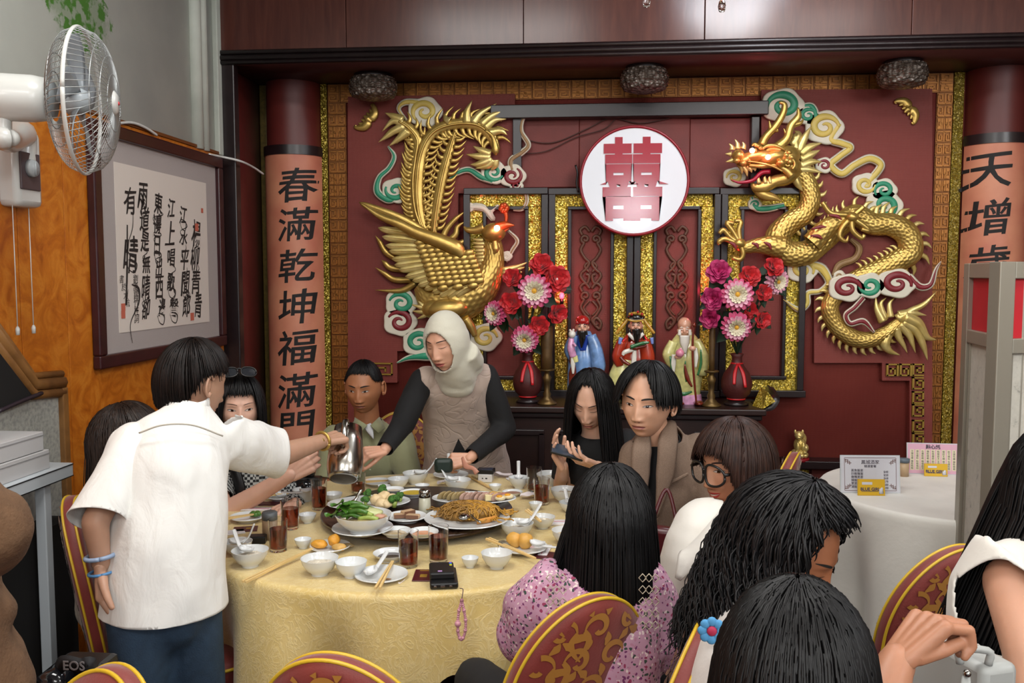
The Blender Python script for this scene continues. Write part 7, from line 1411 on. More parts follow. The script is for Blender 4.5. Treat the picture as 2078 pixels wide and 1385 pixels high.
for s, P in ((-1, [(720, 846, 4.0), (714, 868, 3.975), (733, 876, 3.955), (745, 862, 3.955)]), (1, [(770, 845, 4.02), (782, 868, 3.985), (768, 878, 3.96), (752, 862, 3.955)])):
    q = np.array([J(*p) for p in P]); m = M(); G = np.array([[q[0], q[3]], [tl(q[0], q[1], .6), tl(q[3], q[2], .5)], [q[1], q[2]]]); m.grid(G); o = m.build('collar', SAGE, th); x = o.modifiers.new('s', 'SOLIDIFY'); x.thickness = .005
m = M(); m.tube([J(745, 862, 3.985), J(752, 876, 3.965), J(758, 890, 3.96)], [.020, .014, .002], 8, n=8, lat=(1, 0, 0), ry=.006); m.build('undershirt', mat('white_tee', 'c9cbd0', .8), th)
m = M(); [m.ball(J(749+i, 905+24*i, 3.955-.003*i), .005, 8, 6) for i in range(3)]; m.build('button', mat('sage_button', '9c9d84', .4), th, kind='stuff')
seat_legs(th, Pv, (TC-Pv), TRB, SHB)
# ---- woman in the cream hijab
C = J(905, 695, 3.60); th = person(C, 'standing woman in cream hijab, black sleeves and beige vest leaning over the table'); SK = skin('warm', 'cc9a80')
T = mtx(C, -23, 12, -4); S1, S2 = J(856, 772, 3.72), J(985, 765, 3.80); N0 = J(925, 757, 3.73); Ch = J(930, 815, 3.84); Pv = J(948, 985, 4.10); E1, W1_ = J(818, 858, 3.62), J(779, 914, 3.46); E2, W2_ = J(1024, 868, 3.82), J(952, 930, 3.58); lat = S2-S1
b = body_mesh(lambda m: (torso(m, [Pv, tl(Pv, Ch, .5), Ch, N0], [.14, .12, .13, .055], [.10, .09, .09, .05], lat), m.tube([N0-V3(0, 0, .03), C+V3(.01, .03, -.06)], [.05, .048], 12), rcone(m, S1, E1, .042, .036), rcone(m, E1, W1_, .036, .023), rcone(m, S2, E2, .042, .036), rcone(m, E2, W2_, .036, .023)))
put_head(b, th, T, fk=dict(eye='down', lip='b0514f', browc='2a1a14', brow=.002, open_=.003), hk=dict(smile=.1, ears=False))
joinm(b, hand(W1_, J(742, 919, 3.42)-W1_, V3(-.1, .5, -1), 1, (.75, .8, .5), .88, .01, (.3, .8, .6))); joinm(b, hand(W2_, J(924, 934, 3.57)-W2_, V3(.1, .7, -.5), 1, (1.1, 1.1, .7), .85, .01, (.1, .9, .5), .5)); b.build('body', SK, th)
HIJ = knit('cream_hijab', 'c3bfae', .04, .2, 160); Ti = np.array(T.inverted())
HB = bvh_of(head_mesh(True, 60, ears=False))
def oval(bm):
    bad = []
    for f in bm.faces:
        c = f.calc_center_median(); p = Ti[:3, :3]@np.array(c)+Ti[:3, 3]
        if p[1] < -.02 and (p[0]/.060)**2+((p[2]+.021)/.083)**2 < 1: bad.append(f)
    bmesh.ops.delete(bm, geom=bad, context='FACES')
    for v in bm.verts:
        if v.is_boundary:
            p = Ti[:3, :3]@np.array(v.co)+Ti[:3, 3]; e = math.sqrt((p[0]/.060)**2+((p[2]+.021)/.083)**2)
            if p[1] < 0 and .7 < e < 1.3: p[0] /= e; p[2] = (p[2]+.021)/e-.021; r = HB.ray_cast(Vector((p[0], -.4, p[2])), Vector((0, 1, 0))); p[1] = r[0].y-.005 if r[0] else p[1]+.01; v.co = T@Vector(p)
def hij(m):
    def L(x, y, z): return np.array(T@Vector((x, y, z)))
    m.ball(L(0, .008, .006), (.089, .108, .128), 24, 16, rot=T); m.ball(L(0, -.008, -.066), (.070, .080, .058), 20, 12, rot=T); m.tube([L(0, .02, -.06), L(0, .035, -.12), J(926, 762, 3.70), J(928, 790, 3.68)], [.080, .074, .092, .07], 20, n=14, lat=tuple(lat), ry=[.08, .072, .085, .045], rnd=.5)
    m.tube([L(.07, .04, -.05), J(958, 735, 3.70), J(965, 757, 3.72)], [.045, .055, .03], 12, n=10); m.tube([J(900, 742, 3.62), J(928, 772, 3.645), J(970, 738, 3.66)], [.014, .02, .014], 8, n=12); m.tube([J(885, 735, 3.63), J(915, 765, 3.635), J(940, 785, 3.64)], [.012, .018, .012], 8, n=12)
cloth('hijab', HIJ, th, hij, vox=.007, it=9, post=oval, wr=.0022, wsc=(9, 9, 34), seed=4, solid=.004)
BKN = mat('black_knit', '0b0b0d', .85, bump=.25, bscale=90)
cloth('black_top', BKN, th, lambda m: (torso(m, [Pv, tl(Pv, Ch, .5), Ch, N0], [.15, .13, .145, .07], [.11, .1, .1, .06], lat), rcone(m, S1, E1, .058, .052), rcone(m, E1, W1_, .052, .038), rcone(m, S2, E2, .060, .056), rcone(m, E2, W2_, .056, .036)), cuts=[(tl(E1, W1_, .93), W1_-E1, .08), (tl(E2, W2_, .93), W2_-E2, .08)], wr=.005, seed=6)
t = NT('beige_vest'); co = t.co(); e = t.math('ABSOLUTE', t.math('SUBTRACT', t.noise(co, 9, 1, 2.0), .5)); ln = t.math('MINIMUM', t.math('MULTIPLY', e, 18.0), 1.0); t.l(t.ramp(t.noise(co, 6, 3), [(.3, 'a39084'), (.7, 'b3a092')]), t.b.inputs['Base Color']); t.b.inputs['Roughness'].default_value = .7; t.b.inputs['Sheen Weight'].default_value = .3; t.bump(ln, .35, .006); VEST = t.m
Hm = J(948, 1010, 4.02)
cloth('vest', VEST, th, lambda m: (torso(m, [Hm, J(945, 925, 3.99), J(935, 850, 3.90), Ch, tl(Ch, N0, .7), N0+V3(0, 0, .012)], [.235, .195, .172, .165, .150, .07], [.16, .14, .125, .12, .10, .07], lat), m.ball(tl(S1, N0, .12), .062), m.ball(tl(S2, N0, .12), .064)), vox=.011, wr=.005, seed=8, wsc=(9, 9, 14), cuts=[(S1+nrm(S1-S2)*.012, S1-S2+V3(0, 0, .0), .115), (S2+nrm(S2-S1)*.012, S2-S1, .12), (Hm, V3(0, 0, -1), .5)])
m = M(); q = [J(930, 890, 3.735), J(915, 925, 3.76), J(950, 925, 3.76)]; m.poly(q, .004, (0, 1, 0)); m.build('vest_opening', BKN, th, smooth=False)
cloth('trousers', TRB, th, lambda m: [rcone(m, Pv+V3(s*.08, 0, 0), V3(Pv[0]+s*.09, Pv[1]+.03, .08), .10, .055) for s in (-1, 1)], vox=.016)
for s in (-1, 1): m = M(); m.ball(V3(Pv[0]+s*.09, Pv[1]-.03, .04), (.045, .12, .04)); m.build('shoe', SHB, th)
P = J(900, 944, 3.52); q = thing('phone_pouch', P-V3(0, 0, .04), 'dark green phone pouch held under the hand of the woman in the hijab', 'pouch'); m = M(); m.box(P, (.075, .03, .06), rz=.2); m.build('pouch_body', mat('dark_green_leather', '16261e', .5), q, bevel=.015)
m = M(); m.tube([J(938, 928, 3.50), J(945, 945, 3.46), J(960, 950, 3.44), J(968, 960, 3.43)], [.006, .012, .008, .012], 8, n=16, lat=(.7, 0, .7), ry=.003); m.build('wrist_strap', mat('rose_leather', 'b8806a', .5), q, label='rose brown wrist strap')
# ---- girl with the phone
C = J(1200, 812, 3.45); th = person(C, 'seated girl with long black hair and black tee looking down at her phone'); SK = skin('fair', 'd8ab92')
T = mtx(C, -16, 24, 3); S1, S2 = J(1152, 905, 3.50), J(1268, 895, 3.52); N0 = J(1208, 876, 3.50); Ch = J(1212, 950, 3.52); Pv = J(1222, 1060, 3.6); Pv[2] = .58; E1, E2 = J(1140, 985, 3.52), J(1262, 985, 3.42); W1_, W2_ = J(1142, 945, 3.30), J(1212, 945, 3.26); lat = S2-S1
b = body_mesh(lambda m: (torso(m, [Pv, tl(Pv, Ch, .5), Ch, N0], [.13, .12, .13, .055], [.1, .09, .09, .05], lat), m.tube([N0-V3(0, 0, .03), C+V3(0, .03, -.06)], [.05, .045], 12), rcone(m, S1, E1, .042, .036), rcone(m, E1, W1_, .036, .023), rcone(m, S2, E2, .042, .036), rcone(m, E2, W2_, .036, .023)))
put_head(b, th, T, fk=dict(eye='down', lip='b5685e', brow=.0018), hk=dict(jaw=.33))
joinm(b, hand(W1_, V3(-.25, -.25, .6), V3(.8, -.3, .3), 1, (.25, .35, .25), .92, thumb=(.5, .8, .3))); joinm(b, hand(W2_, J(1168, 930, 3.22)-W2_, V3(-.1, .2, .9), 1, (.35, .5, .35), .92, thumb=(.5, .8, .5))); b.build('body', SK, th)
cloth('tee', BKN, th, lambda m: (torso(m, [Pv, tl(Pv, Ch, .5), Ch, tl(Ch, N0, .6), N0], [.155, .14, .15, .14, .066], [.115, .1, .105, .085, .06], lat), rcone(m, S1, tl(S1, E1, .9), .055, .052), rcone(m, S2, tl(S2, E2, .9), .055, .052)), cuts=[(N0+V3(0, -.03, -.006), V3(0, -.35, 1), .1), (tl(S1, E1, .8), E1-S1, .09), (tl(S2, E2, .8), E2-S2, .09)], wr=.005, seed=12); seat_legs(th, Pv, TC-Pv, TRB, SHB)
hair(th, T, HBLK, lambda a: .70+.84*sm(.22, .75, abs(a))+.1*sm(1.5, 2.5, abs(a)), lambda a: .30*sm(.45, .80, abs(a)), 230, .012, 3, flare=lambda a: .12 if a > 0 else .02, off=.002, tilt=.15, bulk=.006)
Pp = J(1150, 916, 3.235); ph_ = thing('phone', Pp-V3(0, 0, .02), 'dark phone held by the girl with long black hair', 'phone'); Rp = Matrix.Translation(Vector(Pp))@Matrix.Rotation(.15, 4, 'Z')@Matrix.Rotation(.28, 4, 'Y')@Matrix.Rotation(.45, 4, 'X'); m = M(); m.box((0, 0, 0), (.125, .064, .009)); m.xf(Rp); m.build('phone_body', BLK, ph_, smooth=False, bevel=.003); m = M(); m.box((0, 0, .0048), (.117, .057, .0006)); m.xf(Rp); m.build('screen', mat('phone_screen', '39424e', .08), ph_, smooth=False)
# ---- man in the brown blazer
C = J(1313, 815, 2.92); th = person(C, 'seated man with parted black hair in a brown blazer over a black tee'); SK = skin('fair_man', 'cb9c80')
T = mtx(C, -24, 3, 3); S1, S2 = J(1292, 925, 2.95), J(1420, 916, 2.97); N0 = J(1338, 888, 2.98); Ch = J(1343, 985, 3.0); Pv = J(1356, 1150, 3.04); Pv[2] = .58; E1, E2 = J(1276, 1060, 2.90), J(1446, 1040, 2.92); W1_, W2_ = J(1284, 1120, 2.70), J(1462, 1100, 2.78); lat = S2-S1
b = body_mesh(lambda m: (torso(m, [Pv, tl(Pv, Ch, .5), Ch, N0], [.14, .13, .14, .06], [.1, .09, .1, .055], lat), m.tube([N0-V3(0, 0, .04), C+V3(.01, .03, -.06)], [.060, .055], 14), rcone(m, S1, E1, .045, .04), rcone(m, E1, W1_, .04, .027), rcone(m, S2, E2, .045, .04), rcone(m, E2, W2_, .04, .027)))
put_head(b, th, T, False, fk=dict(eye='narrow', lip='a3615a', brow=.0030, gaze=-.2), hk=dict(jaw=.27)); joinm(b, hand(W1_, V3(-.4, -.5, -.2), V3(0, 0, -1), -1)); joinm(b, hand(W2_, V3(-.1, -.6, -.4), V3(-1, 0, 0), 1)); b.build('body', SK, th)
cloth('tee', BKN, th, lambda m: torso(m, [Pv, tl(Pv, Ch, .5), Ch, tl(Ch, N0, .6), N0], [.15, .14, .15, .13, .068], [.115, .11, .118, .095, .066], lat), cuts=[(N0+V3(0, -.03, -.004), V3(0, -.35, 1), .1)], wr=.003)
t = NT('brown_blazer'); co = t.co(); w1 = t.noise(co, 520, 2); t.l(t.ramp(w1, [(.3, '695648'), (.7, '857060')]), t.b.inputs['Base Color']); t.b.inputs['Roughness'].default_value = .85; t.bump(w1, .3, .002); BLZ = t.m
fd = nrm(np.cross(lat, (0, 0, 1))); fd = fd if fd[1] < 0 else -fd
def open_front(bm):
    ct = np.array(tl(N0, Pv, .5)); l_ = nrm(lat*V3(1, 1, 0)); bad = []
    for f in bm.faces:
        c = np.array(f.calc_center_median()); k = (N0[2]-c[2]); 
        if (c-ct)@fd > .02 and k < .26 and abs((c-N0)@l_+.045+.02*k) < .042-.09*k: bad.append(f)
    bmesh.ops.delete(bm, geom=bad, context='FACES')
cloth('blazer', BLZ, th, lambda m: (torso(m, [Pv-V3(0, 0, .04), tl(Pv, Ch, .5), Ch, tl(Ch, N0, .62), N0+V3(0, .01, .02)], [.165, .15, .155, .148, .078], [.125, .12, .13, .108, .076], lat), rcone(m, S1, E1, .066, .060), rcone(m, E1, tl(E1, W1_, .9), .060, .046), rcone(m, S2, E2, .070, .062), rcone(m, E2, tl(E2, W2_, .9), .062, .046)), vox=.009, cuts=[(N0+V3(0, 0, .018), V3(0, -.35, 1), .12), (tl(E1, W1_, .84), W1_-E1, .09), (tl(E2, W2_, .84), W2_-E2, .09)], wr=.007, seed=15, post=open_front, solid=.006)
for P in ([(1362, 858, 2.95), (1356, 895, 2.875), (1350, 960, 2.855), (1332, 1050, 2.85)], [(1308, 872, 2.93), (1302, 912, 2.87), (1300, 960, 2.855), (1308, 1040, 2.85)]):
    m = M(); m.tube([J(*p) for p in P], [.018, .034, .032, .004], 8, n=20, lat=tuple(nrm(lat)), ry=[.014, .012, .010, .006]); m.build('lapel', BLZ, th)
m = M(); m.box(J(1378, 970, 2.868), (.07, .008, .010), rot=Matrix.Rotation(-.5, 4, 'Y')); m.build('breast_pocket', BLZ, th, bevel=.003)
hair(th, T, HBLK, lambda a: .62+.80*sm(.12, .75, abs(a))+.35*sm(1.5, 2.6, abs(a)), lambda a: .014*sm(.25, .8, abs(a))+.004, 260, .012, 5, off=.008, tilt=.10, bulk=.012, jit=.012, flare=lambda a: .25*(1-sm(.5, 1.2, abs(a)))); seat_legs(th, Pv, TC-Pv, TRB, SHB)
# ---- woman with glasses pushed up on her head
C = J(486, 824, 3.42); th = person(C, 'seated woman with black fringe, glasses pushed up, behind the white sleeve'); SK = skin('pale', 'cfa48f')
T = mtx(C, 24, 4, 0); S1, S2 = J(430, 940, 3.48), J(566, 940, 3.48); N0 = J(488, 905, 3.48); Ch = J(500, 985, 3.5); Pv = J(500, 1100, 3.58); Pv[2] = .58; E1, W1_ = J(450, 1045, 3.24), J(590, 962, 3.20); E2, W2_ = J(592, 1030, 3.46), J(600, 1020, 3.24); lat = S2-S1
b = body_mesh(lambda m: (torso(m, [Pv, tl(Pv, Ch, .5), Ch, N0], [.13, .12, .13, .055], [.1, .09, .09, .05], lat), m.tube([N0-V3(0, 0, .03), C+V3(0, .03, -.06)], [.05, .047], 12), rcone(m, S1, E1, .045, .043), rcone(m, E1, W1_, .046, .028), rcone(m, S2, E2, .042, .036), rcone(m, E2, W2_, .036, .023)))
put_head(b, th, T, fk=dict(eye='narrow', lip='b0655c', brow=.0016, browc='5a4036', gaze=.4), hk=dict(wide=1.0, smile=.4)); joinm(b, hand(W1_, V3(.5, .1, .35), V3(-.3, .9, -.2), 1, (.9, .9, .6))); joinm(b, hand(W2_, V3(-.3, -.6, -.1), V3(0, 0, -1), 1)); b.build('body', SK, th)
t = NT('gingham'); co = t.co(); ck = t.n('ShaderNodeTexChecker'); ck.inputs['Scale'].default_value = 95; t.l(co, ck.inputs[0]); ck.inputs[1].default_value = lin('a9aaa6'); ck.inputs[2].default_value = lin('1a1a1c'); t.l(ck.outputs[0], t.b.inputs['Base Color']); t.b.inputs['Roughness'].default_value = .8
cloth('gingham_shirt', t.m, th, lambda m: (torso(m, [Pv, tl(Pv, Ch, .5), Ch, tl(Ch, N0, .6), N0], [.17, .155, .16, .15, .066], [.125, .11, .115, .09, .06], lat), rcone(m, S1, tl(S1, E1, .8), .062, .060), rcone(m, S2, E2, .062, .058), rcone(m, E2, tl(E2, W2_, .7), .058, .045)), cuts=[(N0+V3(0, -.03, 0), V3(0, -.3, 1), .1), (tl(S1, E1, .72), E1-S1, .1)], wr=.006, seed=21); m = M(); m.tube([J(470, 930, 3.38), J(486, 985, 3.36), J(500, 1060, 3.36)], [.02, .022, .02], 8, n=14, lat=(1, 0, 0), ry=.006); m.build('black_strap', BLK, th); seat_legs(th, Pv, TC-Pv, TRB, SHB)
hair(th, T, HBLK, lambda a: 1.10+.46*sm(.5, 1.0, abs(a)), lambda a: .006+.12*sm(.62, .95, abs(a)), 200, .012, 7, off=.003, tilt=.14, bulk=.007)
glasses(th, T@Matrix.Translation((0, -.012, .098))@Matrix.Rotation(-.75, 4, 'X'), BLK, LENSD, r=(.028, .021), y=-.075, gap=.034, temple=False, z=0)
# ---- woman pouring tea, in the white shirt
C = J(396, 776, 2.60); th = person(C, 'standing woman with short dark hair in a loose white shirt pouring tea'); SK = skin('arm', 'b48c74'); T = mtx(C, 150, 12, 0)
S1, S2 = J(276, 905, 2.44), J(470, 896, 2.62); N0 = J(378, 828, 2.54); Ch = J(360, 930, 2.48); Pv = J(335, 1215, 2.36); E1, W1_ = J(193, 1058, 2.28), J(206, 1145, 2.28); E2, W2_ = J(572, 922, 2.86), J(655, 894, 3.05); lat = S2-S1
b = body_mesh(lambda m: (torso(m, [Pv, tl(Pv, Ch, .5), Ch, N0], [.13, .12, .13, .05], [.1, .09, .09, .05], lat), m.tube([N0-V3(0, 0, .04), C+V3(-.01, -.02, -.05)], [.052, .05], 12), rcone(m, S1, E1, .042, .036), rcone(m, E1, W1_, .036, .025), rcone(m, S2, E2, .044, .039), rcone(m, E2, W2_, .042, .027)))
put_head(b, th, T, res=72, fk=dict(eye='narrow', sides=(1, -1)))
joinm(b, hand(W2_, J(696, 884, 3.12)-W2_, V3(.15, .6, -.8), 1, (1.2, 1.2, .8), 1.0, .02, (.3, .9, .5), .5)); joinm(b, hand(W1_, V3(.02, .05, -1), V3(.9, .2, 0), 1, (.5, .6, .4))); b.build('body', SK, th)
t = NT('white_linen_shirt'); co = t.co(); t.b.inputs['Base Color'].default_value = lin('e4e4e0'); t.b.inputs['Roughness'].default_value = .75; t.b.inputs['Sheen Weight'].default_value = .2; t.bump(t.noise(t.co((1, 1, .5)), 14, 4, .8), .6, .014); WSH = t.m
Hm = J(332, 1235, 2.36); sE2 = tl(S2, E2, .86); sE1 = tl(S1, E1, .97)
cloth('white_shirt', WSH, th, lambda m: (torso(m, [Hm-V3(0, 0, .03), J(338, 1130, 2.38), J(350, 1010, 2.43), Ch, tl(Ch, N0, .6), N0+V3(0, 0, .01)], [.166, .156, .152, .156, .135, .062], [.145, .135, .125, .115, .09, .06], lat), m.tube([tl(S2, N0, .2), S2, sE2, tl(S2, E2, .96)], [.078, .086, .088, .088], 16, n=12, lat=(0, 0, 1), ry=[.062, .07, .07, .07]), m.tube([tl(S1, N0, .2), S1, tl(S1, E1, .3)], [.066, .078, .06], 16, n=12, lat=(1, 0, 0), ry=[.06, .07, .05], rnd=True)), vox=.009, cuts=[(tl(S2, E2, .90), E2-S2+V3(.12, 0, .02), .12), (Hm, V3(-.05, 0, -1), .34), (N0+V3(0, 0, .022), V3(.15, .25, 1), .1)], wr=.014, wsc=(7, 7, 4), seed=31)
cloth('shirt_sleeve', WSH, th, lambda m: m.tube([tl(S1, N0, .15), S1, tl(S1, E1, .5), sE1, sE1+(E1-S1)*.12], [.06, .072, .072, .074, .076], 18, n=16, lat=(1, 0, 0), ry=[.055, .072, .072, .07, .07], rnd=.6), vox=.009, cuts=[(sE1, E1-S1+V3(.05, 0, 0), .3)], wr=.007, wsc=(8, 8, 8), seed=33)
m = M(); m.tube([N0+V3(.062*math.cos(a), .055*math.sin(a), .018+.012*math.sin(a-.6)) for a in np.linspace(0, 2*PI, 25)], .016, 8, smooth=False, lat=(0, 0, 1), ry=.005); m.build('collar', WSH, th)
m = M(); q = [J(282, 878, 2.355), J(330, 862, 2.36), J(390, 862, 2.40), J(452, 884, 2.47)]; m.tube(q, .0025, 5, n=24); m.build('yoke_seam', mat('seam_white', 'b9b4a8', .8), th)
cloth('jeans', DEN, th, lambda m: (m.ball(Pv+V3(0, 0, -.05), (.115, .095, .09)), [rcone(m, Pv+nrm(lat)*s*.075, V3(*(Pv[:2]+nrm(lat)[:2]*s*.085+np.array([.01, .02])), .09), .082, .056) for s in (-1, 1)]), vox=.014, wr=.003)
for s in (-1, 1): m = M(); q = Pv[:2]+nrm(lat)[:2]*s*.085; m.ball(V3(q[0]+.04, q[1]+.05, .045), (.06, .10, .045), rot=Matrix.Rotation(-.7, 4, 'Z')); m.build('shoe', SHB, th)
hair(th, T, HDBR, lambda a: 1.05+.22*sm(.6, 1.3, abs(a))+.55*sm(1.7, 2.5, abs(a)), lambda a: .008+.012*sm(1.8, 2.6, abs(a)), 380, .008, 9, off=.003, tilt=.25, bulk=.007, jit=.012, p0max=1.2, tip=.2)
def bracelet(W, ax_, r, mt, nm, tr=.004, lab=None):
    ax_ = nrm(ax_); u = nrm(np.cross(ax_, (0.3, .2, 1))); v = np.cross(ax_, u); m = M(); m.tube([W+r*(u*math.cos(a)+v*math.sin(a)) for a in np.linspace(0, 2*PI, 25)], tr, 8, smooth=False); return m.build(nm, mt, th, label=lab)
bracelet(tl(E1, W1_, .80), W1_-E1, .036, mat('pale_blue_bangle', '8ea3c0', .3), 'bangle', .006, 'pale blue bangle'); bracelet(tl(E1, W1_, 1.0)+V3(0, 0, -.02), W1_-E1, .032, mat('blue_band', '4f86b8', .4), 'wrist_band', .004, 'blue wrist band')
bracelet(tl(E2, W2_, .99), W2_-E2, .031, GOLD, 'watch_band', .0055, 'gold watch band'); m = M(); m.ball(tl(E2, W2_, .99)+V3(.005, -.030, .006), (.012, .007, .012)); m.build('watch_case', GOLDD, th)
# ---- the steel pitcher she holds
B0 = J(697, 972, 3.12); TP = J(707, 868, 3.24); a_ = nrm(TP-B0); pq = thing('pitcher', B0, 'stainless steel pitcher held over the table, pouring tea', 'pitcher'); L_ = np.linalg.norm(TP-B0); rot = Vector(a_).to_track_quat('Z', 'Y').to_matrix().to_4x4()
m = M(); m.lathe([(.001, .006), (.042, .006), (.046, 0), (.052, .002), (.058, .012), (.064, .05), (.064, .09), (.058, .14), (.050, L_), (.047, L_), (.055, .13), (.001, .12)], B0, 40, rot=rot); m.build('pitcher_body', mat('brushed_steel', 'b8b4ac', .22, 1.0, bump=.05, bscale=80, stretch=(1, 1, .1)), pq)
m = M(); m.lathe([(.001, .003), (.040, .004), (.044, .001)], B0, 28, rot=rot); m.build('base_disc', mat('worn_steel', '6e665a', .4, .9), pq); u = nrm(np.cross(a_, FH)); f_ = -nrm(FH-a_*(FH@a_))
hp = lambda t_, o: B0+a_*L_*t_+f_*o-u*.004
m = M(); m.tube([hp(.95, .050), hp(.98, .075), hp(.80, .088), hp(.55, .084), hp(.42, .064)], [.010, .011, .011, .011, .009], 8, n=20, lat=tuple(u), ry=.005); m.build('handle', STEEL, pq); m = M(); m.tube([B0+a_*L_*.96-f_*.04, B0+a_*L_*1.0-f_*.075], [.022, .012], 10, lat=tuple(u), ry=[.012, .006]); m.build('spout', STEEL, pq)
# ---- girl in the pink floral blouse, seen from behind
C = J(1240, 1058, 1.98); th = person(C, 'seated woman with long straight black hair in a pink floral blouse, back turned'); SK = skin('fair2', 'c79a80'); T = mtx(C, 172, 6, 0)
S1, S2 = J(1092, 1195, 1.93), J(1322, 1185, 1.95); N0 = J(1222, 1150, 1.96); Ch = J(1212, 1265, 1.93); Pv = J(1200, 1450, 1.88); Pv[2] = .59; E1, E2 = J(1065, 1310, 1.99), J(1335, 1330, 1.98); W1_, W2_ = J(1090, 1330, 2.25), J(1270, 1340, 2.25); lat = S2-S1
b = body_mesh(lambda m: (torso(m, [Pv, tl(Pv, Ch, .5), Ch, N0], [.13, .12, .13, .05], [.1, .09, .09, .05], lat), m.tube([N0-V3(0, 0, .04), C+V3(0, -.02, -.05)], [.05, .048], 12), rcone(m, S1, E1, .04, .036), rcone(m, E1, W1_, .036, .024), rcone(m, S2, E2, .04, .036), rcone(m, E2, W2_, .036, .024)))
put_head(b, th, T, res=60); joinm(b, hand(W1_, V3(.3, .8, .0), V3(0, 0, -1), 1)); joinm(b, hand(W2_, V3(-.4, .8, 0), V3(0, 0, -1), -1)); b.build('body', SK, th)
t = NT('pink_floral'); co = t.co(); v = t.n('ShaderNodeTexVoronoi'); v.inputs['Scale'].default_value = 115; dz = t.n('ShaderNodeVectorMath', operation='ADD'); t.l(co, dz.inputs[0]); nz = t.n('ShaderNodeTexNoise'); nz.inputs['Scale'].default_value = 60; t.l(co, nz.inputs['Vector']); sc_ = t.n('ShaderNodeVectorMath', operation='SCALE'); sc_.inputs['Scale'].default_value = .018; t.l(nz.outputs['Color'], sc_.inputs[0]); t.l(sc_.outputs[0], dz.inputs[1]); t.l(dz.outputs[0], v.inputs['Vector'])
sp = t.n('ShaderNodeSeparateColor'); t.l(v.outputs['Color'], sp.inputs[0]); c_ = t.ramp(sp.outputs[0], [(0, '6a2a5c'), (.26, '8a2f52'), (.40, '35443c'), (.62, 'b07a92'), (.78, 'd8c8c4')], 'CONSTANT'); k = t.math('LESS_THAN', v.outputs['Distance'], .40); t.l(t.mix(k, 'b58aa0', c_), t.b.inputs['Base Color']); t.b.inputs['Roughness'].default_value = .8; FLO = t.m
cloth('floral_blouse', FLO, th, lambda m: (torso(m, [Pv, tl(Pv, Ch, .5), Ch, tl(Ch, N0, .6), N0], [.16, .145, .155, .145, .062], [.125, .11, .11, .09, .06], lat), m.tube([tl(S1, N0, .15), tl(S1, E1, .25), tl(S1, E1, .8), tl(E1, W1_, .3)], [.060, .068, .066, .042], 14, n=16, rnd=True), m.tube([tl(S2, N0, .15), tl(S2, E2, .25), tl(S2, E2, .8), tl(E2, W2_, .3)], [.060, .068, .066, .042], 14, n=16, rnd=True)), wr=.009, wsc=(16, 16, 10), seed=41, cuts=[(N0+V3(0, 0, .008), V3(0, 0, 1), .1)])
m = M()
for s, cx in ((-1, 1128), (1, 1318)):
    for i in range(5):
        for j in range(3):
            q = J(cx+s*(-14+13*j), 1172+24*i, 1.845+.02*abs(i-2)*0); m.tube([q+V3(.008*math.cos(a), 0, .009*math.sin(a)) for a in np.linspace(0, 2*PI, 5)], .0013, 4, smooth=False)
m.build('lace_inset', mat('lace_cream', 'b9ad98', .8), th, kind='stuff'); seat_legs(th, Pv, TC-Pv, TRB, SHB)
hair(th, T, HBLK, lambda a: 1.2+.5*sm(.5, 1.1, abs(a)), lambda a: (.08+.17*sm(.7, 1.6, abs(a)))*(1+.12*math.cos(a*9)), 420, .012, 13, flare=lambda a: .06+(.22 if 1.2 < a < 2.0 else 0), off=.004, bulk=.005, tilt=.12, nsheet=80, jit=.012)
# ---- woman with brown bob and big glasses
C = J(1488, 944, 2.48); th = person(C, 'smiling seated woman with brown bob, large black glasses and white blouse, facing left'); SK = skin('rosy', 'c08a6c'); T = mtx(C, -58, 4, 0)
S1, S2 = J(1428, 1092, 2.32), J(1560, 1075, 2.46); N0 = J(1500, 1045, 2.42); Ch = J(1440, 1150, 2.30); Pv = J(1420, 1330, 2.28); Pv[2] = .59; E1, W1_ = J(1470, 1238, 2.06), J(1378, 1252, 1.98); E2, W2_ = J(1440, 1180, 2.50), J(1370, 1240, 2.40); lat = S2-S1
b = body_mesh(lambda m: (torso(m, [Pv, tl(Pv, Ch, .5), Ch, N0], [.13, .12, .12, .05], [.1, .09, .09, .05], lat), m.tube([N0-V3(0, 0, .04), C+V3(.02, 0, -.05)], [.05, .046], 12), rcone(m, S1, E1, .042, .037), rcone(m, E1, W1_, .037, .024), rcone(m, S2, E2, .04, .036), rcone(m, E2, W2_, .036, .024)))
put_head(b, th, T, fk=dict(eye='narrow', lip='b0413c', smile=1, open_=.004, browc='3a241a'), hk=dict(smile=1)); joinm(b, hand(W1_, V3(-.8, .1, -.3), V3(0, .2, -1), -1)); joinm(b, hand(W2_, V3(-.8, .1, -.3), V3(0, 0, -1), 1)); b.build('body', SK, th)
OFFW = mat('white_blouse', 'd2cec6', .7, bump=.15, bscale=60, sheen=.2)
cloth('white_blouse', OFFW, th, lambda m: (torso(m, [Pv+V3(0, 0, .02), tl(Pv, Ch, .5), Ch, tl(Ch, N0, .6), N0], [.155, .145, .15, .14, .062], [.13, .12, .115, .09, .06], lat), rcone(m, S1, tl(S1, E1, .86), .066, .062), rcone(m, S2, tl(S2, E2, .85), .062, .058)), wr=.008, wsc=(10, 10, 10), seed=43, cuts=[(tl(S1, E1, .76), E1-S1, .10), (N0+V3(0, -.01, .006), V3(-.1, -.1, 1), .085)])
for P in ([(1468, 1035, 2.30), (1440, 1070, 2.22), (1405, 1120, 2.17), (1375, 1175, 2.15)],): m = M(); m.tube([J(*p) for p in P], [.02, .036, .036, .008], 8, n=18, lat=(.6, .2, .6), ry=.008); m.build('lapel', OFFW, th)
